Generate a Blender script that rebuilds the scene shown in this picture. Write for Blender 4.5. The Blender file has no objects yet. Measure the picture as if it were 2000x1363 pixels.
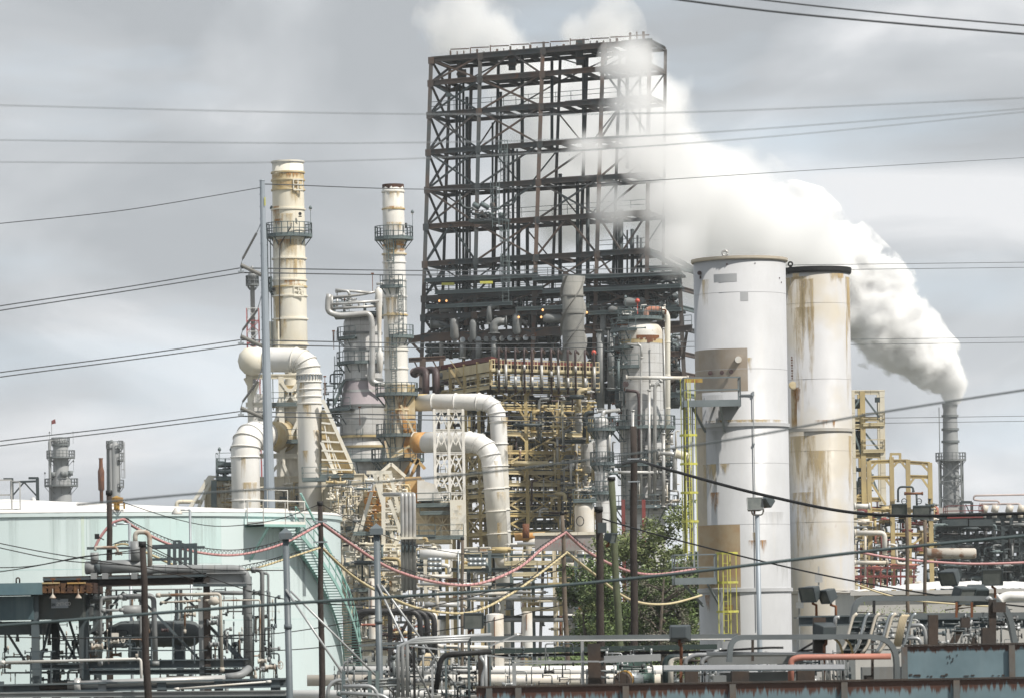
import bpy, math, random
from mathutils import Vector, Matrix, noise
R = math.radians
sc = bpy.context.scene
# ------------------------------------------------------------ camera
ROLL = R(1.0); HX, HY, FPX = 1000.0, 1220.0, 8333.3; CZ = 8.0
cd = bpy.data.cameras.new('camera'); cam = bpy.data.objects.new('camera', cd); sc.collection.objects.link(cam)
cd.sensor_width = 36; cd.lens = 150; cd.clip_start = 1; cd.clip_end = 20000
cam.matrix_world = Matrix.Translation((0, 0, CZ)) @ Matrix.Rotation(R(90), 4, 'X') @ Matrix.Rotation(-ROLL, 4, 'Z')
cd.shift_y = (HY - 681.5) / 2000.0; cd.shift_x = 0
cd.dof.use_dof = True; cd.dof.focus_distance = 330; cd.dof.aperture_fstop = 5.6
sc.camera = cam
# ------------------------------------------------------------ sun and sky
SUN_AZ, SUN_EL = R(52), R(50)          # azimuth from behind the camera towards the right
sdir = Vector((math.sin(SUN_AZ)*math.cos(SUN_EL), -math.cos(SUN_AZ)*math.cos(SUN_EL), math.sin(SUN_EL)))
sl = bpy.data.lights.new('sun', 'SUN'); sl.energy = 4.3; sl.angle = R(1.0); sl.color = (1.0, 0.95, 0.87)
so = bpy.data.objects.new('sun', sl); sc.collection.objects.link(so)
so.rotation_euler = (-sdir).to_track_quat('-Z', 'Y').to_euler()
w = bpy.data.worlds.new('World'); sc.world = w; w.use_nodes = True
nt = w.node_tree; nt.nodes.clear(); L = nt.links.new
def N(t, **k):
    n = nt.nodes.new(t)
    for a, b in k.items(): setattr(n, a, b)
    return n
out = N('ShaderNodeOutputWorld'); bg = N('ShaderNodeBackground'); bg.inputs[1].default_value = 0.1
sky = N('ShaderNodeTexSky', sky_type='NISHITA'); sky.sun_disc = False; sky.sun_elevation = SUN_EL
sky.sun_rotation = math.atan2(sdir.x, sdir.y); sky.air_density = 1.2; sky.dust_density = 2.0
tc = N('ShaderNodeTexCoord'); sep = N('ShaderNodeSeparateXYZ'); L(tc.outputs['Generated'], sep.inputs[0])
mp = N('ShaderNodeMapping'); L(tc.outputs['Generated'], mp.inputs[0]); mp.inputs['Scale'].default_value = (10, 10, 22); mp.inputs['Location'].default_value = (1.3, 0.2, 0.65)
nz = N('ShaderNodeTexNoise'); L(mp.outputs[0], nz.inputs[0]); nz.inputs['Scale'].default_value = 1.0; nz.inputs['Detail'].default_value = 5; nz.inputs['Roughness'].default_value = 0.48; nz.inputs['Distortion'].default_value = 0.6
ct_ = N('ShaderNodeMath', operation='MULTIPLY_ADD'); L(nz.outputs['Fac'], ct_.inputs[0]); ct_.inputs[1].default_value = 1.7; ct_.inputs[2].default_value = -.35
gr = N('ShaderNodeMath', operation='MULTIPLY_ADD'); L(sep.outputs[2], gr.inputs[0]); gr.inputs[1].default_value = -1.9; L(ct_.outputs[0], gr.inputs[2])
rp = N('ShaderNodeValToRGB'); L(gr.outputs[0], rp.inputs[0])
e = rp.color_ramp.elements
e[0].position = 0.16; e[0].color = (4.1, 4.35, 4.6, 1)
e[1].position = 0.60; e[1].color = (7.6, 7.7, 7.85, 1)
m1 = e.new(0.40); m1.color = (5.3, 5.55, 5.8, 1)
# thin gaps that let the blue sky through, low in the sky
mp2 = N('ShaderNodeMapping'); L(tc.outputs['Generated'], mp2.inputs[0]); mp2.inputs['Scale'].default_value = (10, 10, 40); mp2.inputs['Location'].default_value = (4.1, 1.0, 2.2)
nz2 = N('ShaderNodeTexNoise'); L(mp2.outputs[0], nz2.inputs[0]); nz2.inputs['Scale'].default_value = 1.0; nz2.inputs['Detail'].default_value = 4
mr = N('ShaderNodeMapRange'); L(nz2.outputs['Fac'], mr.inputs[0]); mr.inputs[1].default_value = 0.5; mr.inputs[2].default_value = 0.72; mr.inputs[3].default_value = 0; mr.inputs[4].default_value = 0.5
mx = N('ShaderNodeMix', data_type='RGBA'); L(mr.outputs[0], mx.inputs[0]); L(rp.outputs[0], mx.inputs[6])
sk2 = N('ShaderNodeMix', data_type='RGBA', blend_type='ADD'); sk2.inputs[0].default_value = 0.25; sk2.inputs[6].default_value = (5.2, 6.2, 7.2, 1); L(sky.outputs[0], sk2.inputs[7])
L(sk2.outputs[2], mx.inputs[7]); L(mx.outputs[2], bg.inputs[0]); L(bg.outputs[0], out.inputs[0])
sc.view_settings.view_transform = 'Standard'; sc.view_settings.look = 'None'
sc.view_settings.exposure = 0.20; sc.view_settings.gamma = 1.0; sc.view_settings.use_curve_mapping = False
sc.cycles.volume_bounces = 14; sc.cycles.max_bounces = 16; sc.cycles.diffuse_bounces = 3; sc.cycles.glossy_bounces = 2
sc.cycles.volume_step_rate = 0.6; sc.cycles.volume_max_steps = 256; sc.cycles.transparent_max_bounces = 8
sc.cycles.caustics_reflective = False; sc.cycles.caustics_refractive = False
# ------------------------------------------------------------ pixel + distance -> point
_c, _s = math.cos(ROLL), math.sin(ROLL)
def P(px, py, D):
    dx, dy = px - HX, HY - py
    return Vector(((dx*_c + dy*_s)/FPX*D, D, CZ + (-dx*_s + dy*_c)/FPX*D))
def Sc(D): return D/FPX
def Q(p):      # point -> photo pixel (for layout sums only)
    a, b = p.x/p.y*FPX, (p.z-CZ)/p.y*FPX
    return HX + a*_c - b*_s, HY - (a*_s + b*_c)
# ------------------------------------------------------------ mesh builder
class MB:
    def __init__(s): s.v = []; s.f = []; s.sm = []
    def face(s, idx, sm=False): s.f.append(tuple(idx)); s.sm.append(sm)
    def quad(s, a, b, c, d, sm=False):
        n = len(s.v); s.v += [tuple(a), tuple(b), tuple(c), tuple(d)]; s.face((n, n+1, n+2, n+3), sm)
    def hexa(s, p):
        n = len(s.v); s.v += [tuple(q) for q in p]
        for q in ((0,3,2,1), (4,5,6,7), (0,1,5,4), (1,2,6,5), (2,3,7,6), (3,0,4,7)): s.face([n+i for i in q])
    def box(s, c, d, ang=0.0):
        ca, sa = math.cos(ang), math.sin(ang); p = []
        for z in (-1, 1):
            for x, y in ((-1,-1), (1,-1), (1,1), (-1,1)):
                X, Y = x*d[0]/2, y*d[1]/2
                p.append((c[0]+X*ca-Y*sa, c[1]+X*sa+Y*ca, c[2]+z*d[2]/2))
        s.hexa(p); return s
    def bar(s, a, b, w, h=None, up=Vector((0,0,1))):
        a, b = Vector(a), Vector(b); h = h or w; t = (b-a)
        if t.length < 1e-5: return s
        t.normalize()
        if abs(t.dot(up)) > 0.98: up = Vector((1, 0.03, 0))
        x = t.cross(up).normalized(); y = x.cross(t)
        p = []
        for q in (a, b):
            for i, j in ((-1,-1), (1,-1), (1,1), (-1,1)): p.append(q + x*(i*w/2) + y*(j*h/2))
        s.hexa(p); return s
    def ibeam(s, a, b, w, h, t=None):
        a, b = Vector(a), Vector(b); t = t or max(0.03, w*0.12); d = (b-a).normalized()
        up = Vector((0,0,1)) if abs(d.z) < 0.9 else Vector((0,-1,0.01)).normalized()
        x = d.cross(up).normalized(); y = x.cross(d)
        s.bar(a+y*(h/2-t/2), b+y*(h/2-t/2), w, t, y); s.bar(a-y*(h/2-t/2), b-y*(h/2-t/2), w, t, y); s.bar(a, b, t, h-2*t, y)
        return s
    def tube(s, path, r, n=12, caps=True, closed=False):
        path = [Vector(p) for p in path]; k = len(path); rr = r if isinstance(r, (list, tuple)) else [r]*k
        base = len(s.v); prev = None
        for i, p in enumerate(path):
            if i == 0: t = path[1]-p
            elif i == k-1: t = p-path[i-1]
            else: t = (path[i+1]-p).normalized() + (p-path[i-1]).normalized()
            if t.length < 1e-9: t = Vector((0,0,1))
            t.normalize()
            if prev is None:
                u = Vector((0,0,1)) if abs(t.z) < 0.9 else Vector((1,0,0))
                x = t.cross(u).normalized()
            else:
                x = prev - t*prev.dot(t)
                x = x.normalized() if x.length > 1e-6 else t.orthogonal().normalized()
            prev = x; y = t.cross(x)
            for j in range(n):
                a = 2*math.pi*j/n; s.v.append(tuple(p + x*(rr[i]*math.cos(a)) + y*(rr[i]*math.sin(a))))
        for i in range(k-1):
            for j in range(n):
                s.face((base+i*n+j, base+i*n+(j+1)%n, base+(i+1)*n+(j+1)%n, base+(i+1)*n+j), True)
        if caps:
            s.face([base+j for j in range(n)][::-1]); s.face([base+(k-1)*n+j for j in range(n)])
        return s
    def lathe(s, c, prof, n=40, a0=0.0, a1=2*math.pi, flat=False):
        full = abs(a1-a0-2*math.pi) < 1e-6; m = n if full else n+1; base = len(s.v)
        for r, z in prof:
            for j in range(m):
                a = a0+(a1-a0)*j/n; s.v.append((c[0]+r*math.cos(a), c[1]+r*math.sin(a), c[2]+z))
        for i in range(len(prof)-1):
            for j in range(n):
                j2 = (j+1) % m; s.face((base+i*m+j, base+i*m+j2, base+(i+1)*m+j2, base+(i+1)*m+j), not flat)
        return s
    def build(s, name, mat, parent=None, label=None, loc=None):
        off = Vector(loc) if loc is not None else (ROOT.get(parent.name, Vector()) if parent else Vector())
        me = bpy.data.meshes.new(name)
        me.from_pydata([(v[0]-off.x, v[1]-off.y, v[2]-off.z) for v in s.v], [], s.f)
        me.polygons.foreach_set('use_smooth', s.sm); me.materials.append(mat); me.update()
        o = bpy.data.objects.new(name, me); sc.collection.objects.link(o)
        if parent: o.parent = parent; ROOT[o.name] = off
        else: o.location = off; ROOT[o.name] = off
        if label: o['label'] = label
        return o
ROOT = {}
def thing(name, label, cat, loc, group=None):
    o = bpy.data.objects.new(name, None); sc.collection.objects.link(o); o.empty_display_size = 0.5
    o.location = loc; o['label'] = label; o['category'] = cat
    if group: o['group'] = group
    ROOT[o.name] = Vector(loc); return o
def single(mb, name, mat, label, cat, loc=None, group=None, kind=None):
    if loc is None: loc = mb.v[0]
    o = mb.build(name, mat, None, label, loc)
    if cat: o['category'] = cat
    if group: o['group'] = group
    if kind: o['kind'] = kind
    return o
# ------------------------------------------------------------ shapes
def bend(pts, rad, n=5):
    """polyline with rounded corners"""
    pts = [Vector(p) for p in pts]; o = [pts[0]]
    for i in range(1, len(pts)-1):
        a, b, c = pts[i-1], pts[i], pts[i+1]; u = (a-b); v = (c-b); r = min(rad, u.length*0.49, v.length*0.49)
        u.normalize(); v.normalize(); p0 = b+u*r; p1 = b+v*r
        for k in range(n+1):
            t = k/n; o.append(p0*(1-t)**2 + b*2*t*(1-t) + p1*t*t)
    o.append(pts[-1]); return o
def sagline(a, b, sag, n=24):
    a, b = Vector(a), Vector(b)
    return [a.lerp(b, i/n) - Vector((0, 0, sag*4*(i/n)*(1-i/n))) for i in range(n+1)]
def dome(r, h, z, n=6):
    return [(r*math.cos(math.pi/2*i/n), z+h*math.sin(math.pi/2*i/n)) for i in range(n+1)]
def ring(c, r, z, h, t, n=40): return [(r, z-h/2), (r+t, z-h/2), (r+t, z+h/2), (r, z+h/2)]
def railing(mb, pts, h=1.1, w=0.05, step=1.6, closed=False, toe=True):
    pts = [Vector(p) for p in pts]
    if closed: pts = pts+[pts[0]]
    for a, b in zip(pts, pts[1:]):
        for zz in (h, h*0.52): mb.bar(a+Vector((0,0,zz)), b+Vector((0,0,zz)), w)
        if toe: mb.bar(a+Vector((0,0,.08)), b+Vector((0,0,.08)), w*.5, .14)
        k = max(1, int((b-a).length/step))
        for i in range(k+1): q = a.lerp(b, i/k); mb.bar(q, q+Vector((0,0,h)), w)
def arcpts(c, r, z, a0, a1, n):
    return [Vector((c[0]+r*math.cos(R(a0+(a1-a0)*i/n)), c[1]+r*math.sin(R(a0+(a1-a0)*i/n)), z)) for i in range(n+1)]
def ring_platform(root, c, r0, r1, z, mat, a0=0, a1=360, h=1.1, w=0.05, brk=True, label=None):
    n = max(6, int(abs(a1-a0)/15)); m = MB(); full = abs(a1-a0) >= 359
    m.lathe((c[0], c[1], z), [(r0, 0), (r1, 0), (r1, -.18), (r0, -.18), (r0, 0)], n, R(a0), R(a1), True)
    if brk:
        for i in range(0, n, 3 if full else 2):
            a = R(a0+(a1-a0)*(i+.5)/n); d = Vector((math.cos(a), math.sin(a), 0)); q = Vector((c[0], c[1], z-.18))
            m.bar(q+d*(r1-.1), q+d*r0-Vector((0,0,(r1-r0)*1.1)), .09)
    p = m.build('platform', mat, root, label); g = MB()
    pts = arcpts(c, r1-.05, z, a0, a1, n)
    railing(g, pts, h, w, step=1.3)
    g.build('railing', mat, p); return p
def box_platform(root, a, b, depth, z, mat, h=1.1, sides=True, name='platform', w=.05):
    """straight platform from a to b (xy), going 'depth' away from the camera"""
    a, b = Vector((a[0], a[1], z)), Vector((b[0], b[1], z)); d = (b-a).normalized(); nrm = Vector((-d.y, d.x, 0))*depth
    m = MB(); m.hexa([a-Vector((0,0,.2)), b-Vector((0,0,.2)), b+nrm-Vector((0,0,.2)), a+nrm-Vector((0,0,.2)), a, b, b+nrm, a+nrm])
    p = m.build(name, mat, root); g = MB(); railing(g, [a+nrm, a, b, b+nrm] if sides else [a, b], h, w); g.build('railing', mat, p); return p
def ladder(mb, p, z0, z1, face=Vector((0,-1,0)), w=.5, cage=True, t=.05, cr=.38, hoop=1.2):
    side = Vector((-face.y, face.x, 0)); b = Vector((p[0], p[1], 0)); up = Vector((0,0,1))
    for s in (-1, 1): mb.bar(b+side*(s*w/2)+up*z0, b+side*(s*w/2)+up*z1, t)
    k = int((z1-z0)/.45)
    for i in range(k): mb.bar(b-side*w/2+up*(z0+.45*i+.2), b+side*w/2+up*(z0+.45*i+.2), t*.6)
    if cage:
        zz = z0+2.2
        def cp(a): return b + side*(cr*math.sin(a)) + face*(.15+cr*(1-math.cos(math.pi))/2*(.6+.8*math.cos(a)))
        an = [R(x) for x in (-110, -60, -20, 20, 60, 110)]
        while zz < z1+.9:
            for x, y in zip(an, an[1:]): mb.bar(cp(x)+up*zz, cp(y)+up*zz, t*.8, t*1.2)
            zz += hoop
        for x in an[::1]: mb.bar(cp(x)+up*(z0+2.2), cp(x)+up*(z1+.9), t*.7)
def stair(mb, a, b, w, side, t=.06):
    a, b = Vector(a), Vector(b); s = Vector(side)*w; k = max(3, int(abs(b.z-a.z)/.22))
    for o in (Vector(), s): mb.bar(a+o, b+o, t, .25); mb.bar(a+o+Vector((0,0,1)), b+o+Vector((0,0,1)), .045)
    for i in range(k+1):
        q = a.lerp(b, i/k); mb.bar(q, q+s, .24, .04)
        if i % 5 == 0:
            for o in (Vector(), s): mb.bar(q+o, q+o+Vector((0,0,1)), .04)
def pipe(root, pts, r, mat, name='pipe', br=None, n=12, fl=True, label=None, flmat=None, flstep=None):
    path = bend(pts, br or r*2.6); m = MB(); m.tube(path, r, n)
    o = m.build(name, mat, root, label)
    if fl:
        ends = [(Vector(pts[0]), (Vector(pts[1])-Vector(pts[0])).normalized()), (Vector(pts[-1]), (Vector(pts[-2])-Vector(pts[-1])).normalized())]
        for p, d in ends: g = MB(); g.tube([p+d*.02, p+d*(.1+.04)], r*1.45, n); g.build('flange', flmat or mat, o)
        if flstep:
            for a, b in zip(pts, pts[1:]):
                a, b = Vector(a), Vector(b); L_ = (b-a).length; k = int(L_/flstep); d = (b-a).normalized()
                for i in range(1, k+1): g = MB(); q = a.lerp(b, i/(k+1)); g.tube([q-d*.05, q+d*.05], r*1.12, n); g.build('band', flmat or mat, o)
    return o
def lamp(root, p, mat, gl, h=1.6):
    m = MB(); p = Vector(p); m.bar(p, p+Vector((0,0,h)), .05); m.tube([p+Vector((0,0,h)), p+Vector((0,0,h+.12)), p+Vector((.0,0,h+.3))], [.16,.16,.06], 8)
    o = m.build('lamp', mat, root); g = MB(); g.tube([p+Vector((0,0,h-.16)), p+Vector((0,0,h))], [.06,.12], 8); g.build('lamp_glass', gl, o)
# ------------------------------------------------------------ materials
MT = {}
def mat(key, c1, c2=None, scale=.6, mixlo=.4, mixhi=.62, streak=0.0, streak_c=(.16,.10,.05), rust=0.0, rust_c=(.16,.055,.02),
        rough=.6, metal=0.0, seam=0.0, seam_c=(.35,.34,.32), seam_dz=.9, bump=.15, zs=.25, rscale=1.2, emit=None, vert=0.0, grime=0.0):
    m = bpy.data.materials.new(key); m.use_nodes = True; t = m.node_tree; b = t.nodes['Principled BSDF']; K = t.links.new
    def n(ty, **k):
        x = t.nodes.new(ty)
        for a, v in k.items(): setattr(x, a, v)
        return x
    geo = n('ShaderNodeNewGeometry'); col = None
    def noise_(scl, vec=(1,1,1), det=4, rg=.55, loc=(0,0,0)):
        mpn = n('ShaderNodeMapping'); K(geo.outputs['Position'], mpn.inputs[0]); mpn.inputs['Scale'].default_value = vec; mpn.inputs['Location'].default_value = loc
        x = n('ShaderNodeTexNoise'); K(mpn.outputs[0], x.inputs[0]); x.inputs['Scale'].default_value = scl; x.inputs['Detail'].default_value = det; x.inputs['Roughness'].default_value = rg
        return x.outputs['Fac']
    def ramp(src, lo, hi, mxv=1.0):
        x = n('ShaderNodeMapRange'); K(src, x.inputs[0]); x.inputs[1].default_value = lo; x.inputs[2].default_value = hi; x.inputs[4].default_value = mxv; return x.outputs[0]
    def mix(f, a, bb):
        x = n('ShaderNodeMix', data_type='RGBA')
        K(f, x.inputs[0])
        if isinstance(a, tuple): x.inputs[6].default_value = (*a, 1)
        else: K(a, x.inputs[6])
        if isinstance(bb, tuple): x.inputs[7].default_value = (*bb, 1)
        else: K(bb, x.inputs[7])
        return x.outputs[2]
    c2 = c2 or tuple(v*.86 for v in c1)
    col = mix(ramp(noise_(scale), mixlo, mixhi), c1, c2)
    fine = noise_(scale*9, (1,1,.5), 3); col = mix(ramp(fine, .35, .75, .22), col, tuple(v*.72 for v in c1))
    if streak: col = mix(ramp(noise_(2.2, (1,1,.06), 4, .6, (3,1,0)), .55, .78, streak), col, streak_c)
    if rust: 
        col = mix(ramp(noise_(rscale, (1,1,.45), 6, .68, (7,3,2)), .70-rust*.26, .80-rust*.20, .85), col, rust_c)
    if seam:
        sp = n('ShaderNodeSeparateXYZ'); K(geo.outputs['Position'], sp.inputs[0])
        mm = n('ShaderNodeMath', operation='PINGPONG'); K(sp.outputs[2], mm.inputs[0]); mm.inputs[1].default_value = seam_dz/2
        lt = n('ShaderNodeMath', operation='LESS_THAN'); K(mm.outputs[0], lt.inputs[0]); lt.inputs[1].default_value = .035
        m2 = n('ShaderNodeMath', operation='MULTIPLY'); K(lt.outputs[0], m2.inputs[0]); m2.inputs[1].default_value = seam
        col = mix(m2.outputs[0], col, seam_c)
        if vert:
            mm = n('ShaderNodeMath', operation='PINGPONG'); K(sp.outputs[0], mm.inputs[0]); mm.inputs[1].default_value = vert/2
            lt = n('ShaderNodeMath', operation='LESS_THAN'); K(mm.outputs[0], lt.inputs[0]); lt.inputs[1].default_value = .03
            m2 = n('ShaderNodeMath', operation='MULTIPLY'); K(lt.outputs[0], m2.inputs[0]); m2.inputs[1].default_value = seam
            col = mix(m2.outputs[0], col, seam_c)
    if isinstance(col, tuple): b.inputs['Base Color'].default_value = (*col, 1)
    else: K(col, b.inputs['Base Color'])
    b.inputs['Roughness'].default_value = rough; b.inputs['Metallic'].default_value = metal
    rr = ramp(fine, .2, .8, .2); ad = n('ShaderNodeMath', operation='ADD'); K(rr, ad.inputs[0]); ad.inputs[1].default_value = rough-.1; K(ad.outputs[0], b.inputs['Roughness'])
    if bump:
        bp = n('ShaderNodeBump'); bp.inputs['Strength'].default_value = bump; bp.inputs['Distance'].default_value = .05; K(noise_(scale*4, (1,1,.6)), bp.inputs['Height']); K(bp.outputs[0], b.inputs['Normal'])
    if emit: b.inputs['Emission Color'].default_value = (*emit[:3], 1); b.inputs['Emission Strength'].default_value = emit[3]
    MT[key] = m; return m
white = mat('white_paint', (.78,.77,.75), (.72,.69,.62), .12, .42, .65, streak=.35, streak_c=(.5,.42,.28), rough=.5, rust=.08)
silow = mat('silo_white', (.50,.505,.52), (.455,.46,.47), .25, .4, .65, streak=.18, streak_c=(.55,.50,.42), rough=.45, bump=.06)
silob = mat('silo_stained', (.49,.49,.50), (.46,.42,.35), .16, .46, .60, streak=.45, streak_c=(.55,.42,.22), rough=.55, rust=.06)
beige = mat('beige_primer', (.37,.32,.27), (.33,.27,.21), .8, .4, .65, streak=.4, streak_c=(.33,.24,.13), rough=.7)
tanp = mat('tan_strip', (.52,.45,.35), (.45,.40,.33), .5, streak=.3, rough=.7)
cream = mat('cream_paint', (.80,.77,.69), (.74,.68,.54), .14, .46, .68, streak=.35, streak_c=(.50,.36,.16), rough=.55, rust=.1)
creamr = mat('cream_rusty', (.66,.58,.42), (.55,.42,.20), .4, .4, .6, streak=.6, streak_c=(.45,.25,.08), rough=.6, rust=.35, rust_c=(.40,.16,.04))
heater = mat('heater_casing', (.74,.69,.57), (.66,.59,.45), .35, streak=.5, streak_c=(.42,.28,.12), rough=.7, rust=.2, rust_c=(.34,.19,.08), seam=.55, seam_c=(.30,.26,.19), seam_dz=1.5, vert=1.9)
orange = mat('rust_orange', (.55,.27,.08), (.60,.42,.20), .5, .4, .6, streak=.5, streak_c=(.30,.10,.03), rough=.8, rust=.3)
jacket = mat('insulation_jacket', (.64,.64,.635), (.54,.53,.51), .5, streak=.5, streak_c=(.30,.28,.24), rough=.45, metal=.15, seam=.55, seam_dz=.95, seam_c=(.25,.24,.23), vert=1.1, rust=.06)
jackp = mat('pipe_jacket', (.55,.55,.54), (.42,.41,.39), .8, streak=.4, streak_c=(.3,.26,.2), rough=.4, metal=.3, rust=.12)
mauve = mat('mauve_jacket', (.41,.36,.38), (.34,.30,.32), .5, streak=.4, streak_c=(.5,.42,.42), rough=.7)
dome_w = mat('white_dome', (.70,.69,.66), (.62,.55,.45), .4, rough=.5, rust=.15, streak=.3)
coker_s = mat('coker_steel', (.062,.076,.082), (.095,.072,.06), .22, .42, .6, streak=.4, streak_c=(.13,.055,.03), rough=.7, rust=.2, rust_c=(.15,.07,.04), bump=0)
coker_r = mat('coker_rust', (.125,.085,.066), (.075,.075,.075), .25, .42, .62, rough=.75, rust=.4, rust_c=(.20,.075,.035), bump=0)
dsteel = mat('dark_steel', (.035,.050,.055), (.060,.075,.078), .3, rough=.6, rust=.12, rust_c=(.10,.05,.03), bump=0)
gsteel = mat('grey_green_steel', (.14,.18,.18), (.10,.13,.14), .4, rough=.6, rust=.1, bump=0)
gpipe = mat('grey_pipe', (.24,.25,.25), (.17,.18,.18), .6, rough=.5, streak=.4, rust=.15)
galv = mat('galvanised', (.40,.43,.45), (.33,.36,.38), .5, rough=.4, metal=.5, bump=.05)
pylon_m = mat('pylon_steel', (.34,.38,.42), (.30,.34,.38), .3, rough=.5, metal=.2, streak=.2, streak_c=(.25,.28,.3), bump=.05)
post_m = mat('post_grey', (.13,.155,.17), (.105,.125,.14), .5, rough=.5, streak=.3, streak_c=(.2,.13,.08), seam=.3, seam_dz=.28, seam_c=(.1,.12,.13))
yellow = mat('ochre_steel', (.56,.44,.21), (.42,.33,.18), .35, .4, .6, streak=.4, streak_c=(.28,.15,.06), rough=.65, rust=.3, rust_c=(.18,.09,.04), bump=0)
yellowl = mat('cream_yellow', (.64,.56,.36), (.52,.43,.26), .4, streak=.4, streak_c=(.30,.17,.07), rough=.65, rust=.22, rust_c=(.24,.12,.05), bump=0)
syel = mat('safety_yellow', (.58,.56,.10), (.48,.46,.10), .7, rough=.55, rust=.1, bump=0)
redp = mat('red_paint', (.24,.05,.045), (.16,.05,.045), .5, rough=.6, rust=.15)
maroon = mat('maroon_trim', (.14,.028,.025), (.10,.03,.025), .5, rough=.7)
rustm = mat('rust', (.20,.075,.03), (.12,.05,.03), .9, rough=.85, rust=.4, rust_c=(.28,.11,.03))
rustpipe = mat('rusty_white_pipe', (.50,.46,.40), (.24,.12,.06), 1.2, .52, .62, rough=.7, rust=.25)
brown = mat('brown_pipe', (.075,.045,.045), (.05,.035,.035), .7, rough=.55)
blackp = mat('black_pipe', (.018,.018,.02), (.03,.028,.028), .8, rough=.5)
teal = mat('teal_tank_paint', (.60,.705,.71), (.64,.72,.72), .07, .4, .62, streak=.3, streak_c=(.58,.66,.63), rough=.5, bump=.03)
tealx = mat('teal_fresh', (.43,.61,.61), (.46,.62,.61), .3, rough=.5, streak=.2, streak_c=(.4,.6,.57))
teald = mat('teal_stair_paint', (.30,.50,.46), (.26,.42,.38), .5, rough=.55, bump=0)
roofw = mat('white_roof', (.80,.79,.77), (.74,.72,.69), .3, rough=.6, streak=0, bump=.2)
concrete = mat('concrete_shell', (.26,.255,.235), (.21,.21,.20), .5, streak=.5, streak_c=(.12,.12,.11), rough=.85, seam=.5, seam_dz=3.1, seam_c=(.10,.10,.10))
fgsteel = mat('blue_grey_beam', (.075,.10,.115), (.10,.12,.125), .8, rough=.55, streak=.3, streak_c=(.12,.07,.05), rust=.3, rust_c=(.13,.06,.03))
fgdark = mat('module_dark_steel', (.055,.075,.085), (.075,.09,.095), .8, rough=.55, streak=.3, streak_c=(.10,.06,.045), rust=.2)
fgrust = mat('module_rust_beam', (.040,.034,.031), (.065,.045,.034), 1.5, rough=.8, rust=.1, rust_c=(.15,.07,.035))
fgpipe = mat('module_pipe_grey', (.27,.28,.28), (.21,.22,.225), .9, rough=.5, streak=.5, streak_c=(.15,.13,.11), rust=.14)
vess = mat('module_vessel_grey', (.11,.125,.125), (.085,.095,.10), .6, rough=.5, seam=0, streak=.35, streak_c=(.16,.13,.10))
wood = mat('pole_wood', (.045,.034,.029), (.028,.021,.018), 1.8, zs=.1, streak=.6, streak_c=(.085,.065,.052), rough=.9, bump=.4)
woodg = mat('pole_wood_green', (.10,.12,.065), (.075,.085,.05), 1.5, streak=.6, streak_c=(.15,.15,.09), rough=.9, bump=.4)
woodl = mat('pole_wood_weathered', (.16,.13,.10), (.11,.085,.065), 1.8, streak=.7, streak_c=(.08,.06,.05), rough=.9, bump=.4)
blk = mat('black_cap', (.012,.012,.013), rough=.7)
wirem = mat('wire', (.05,.055,.06), rough=.5, bump=0)
wirel = mat('wire_aluminium', (.30,.32,.34), rough=.5, bump=0)
pinkc = mat('pink_cable', (.58,.32,.31), (.52,.25,.25), 1.5, rough=.6, bump=0)
yelc = mat('yellow_cable', (.66,.56,.34), (.58,.48,.28), 1.5, rough=.6, bump=0)
insul = mat('insulator_grey', (.17,.165,.15), rough=.5, bump=0)
floodm = mat('floodlight_housing', (.050,.066,.070), (.06,.07,.075), 1.0, rough=.5, bump=.03)
floodl = mat('floodlight_light_housing', (.30,.31,.30), (.26,.27,.27), 1.0, rough=.5)
glassm = mat('lamp_glass', (.10,.115,.11), (.16,.17,.16), 2.0, rough=.18, bump=.05)
lampw = mat('white_lamp', (.8,.8,.78), rough=.4)
lampon = mat('lit_lamp', (.8,.45,.15), rough=.4, emit=(1, .5, .2, 1.2))
conduit = mat('conduit', (.42,.43,.43), (.35,.36,.37), 1.0, rough=.4, metal=.3, bump=.03)
tray = mat('cable_tray', (.17,.19,.195), (.14,.155,.16), .8, rough=.45, metal=.2, streak=.25, streak_c=(.25,.2,.15), bump=.04)
salmon = mat('salmon_pipe', (.46,.19,.14), (.38,.17,.13), 1.2, rough=.6, rust=.15)
creamc = mat('cream_cables', (.62,.52,.36), (.55,.45,.30), 2, rough=.6)
darkc = mat('black_cables', (.02,.03,.035), (.03,.05,.05), 3, rough=.6)
wallb = mat('beige_wall', (.50,.485,.455), (.46,.45,.43), .4, rough=.8, streak=.15, streak_c=(.4,.38,.34))
conc = mat('graffiti_wall', (.33,.31,.29), (.27,.25,.24), .7, rough=.85)
ground_m = mat('ground', (.13,.125,.11), (.09,.10,.07), .05, rough=.95)
asphalt = mat('asphalt', (.055,.055,.055), rough=.9)
bark = mat('bark', (.10,.08,.06), (.06,.05,.04), 2, rough=.95, bump=.5)
leaf1 = mat('leaf_green', (.13,.185,.055), (.085,.13,.04), .9, .4, .6, rough=.55, bump=0)
leaf2 = mat('leaf_olive', (.20,.235,.09), (.13,.165,.06), .9, .4, .6, rough=.55, bump=0)
leaf3 = mat('twig_grey', (.22,.21,.16), (.14,.14,.09), .9, rough=.8, bump=0)
redw = mat('red_white_steel', (.42,.10,.10), (.45,.12,.12), .1, rough=.6, bump=0)
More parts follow.
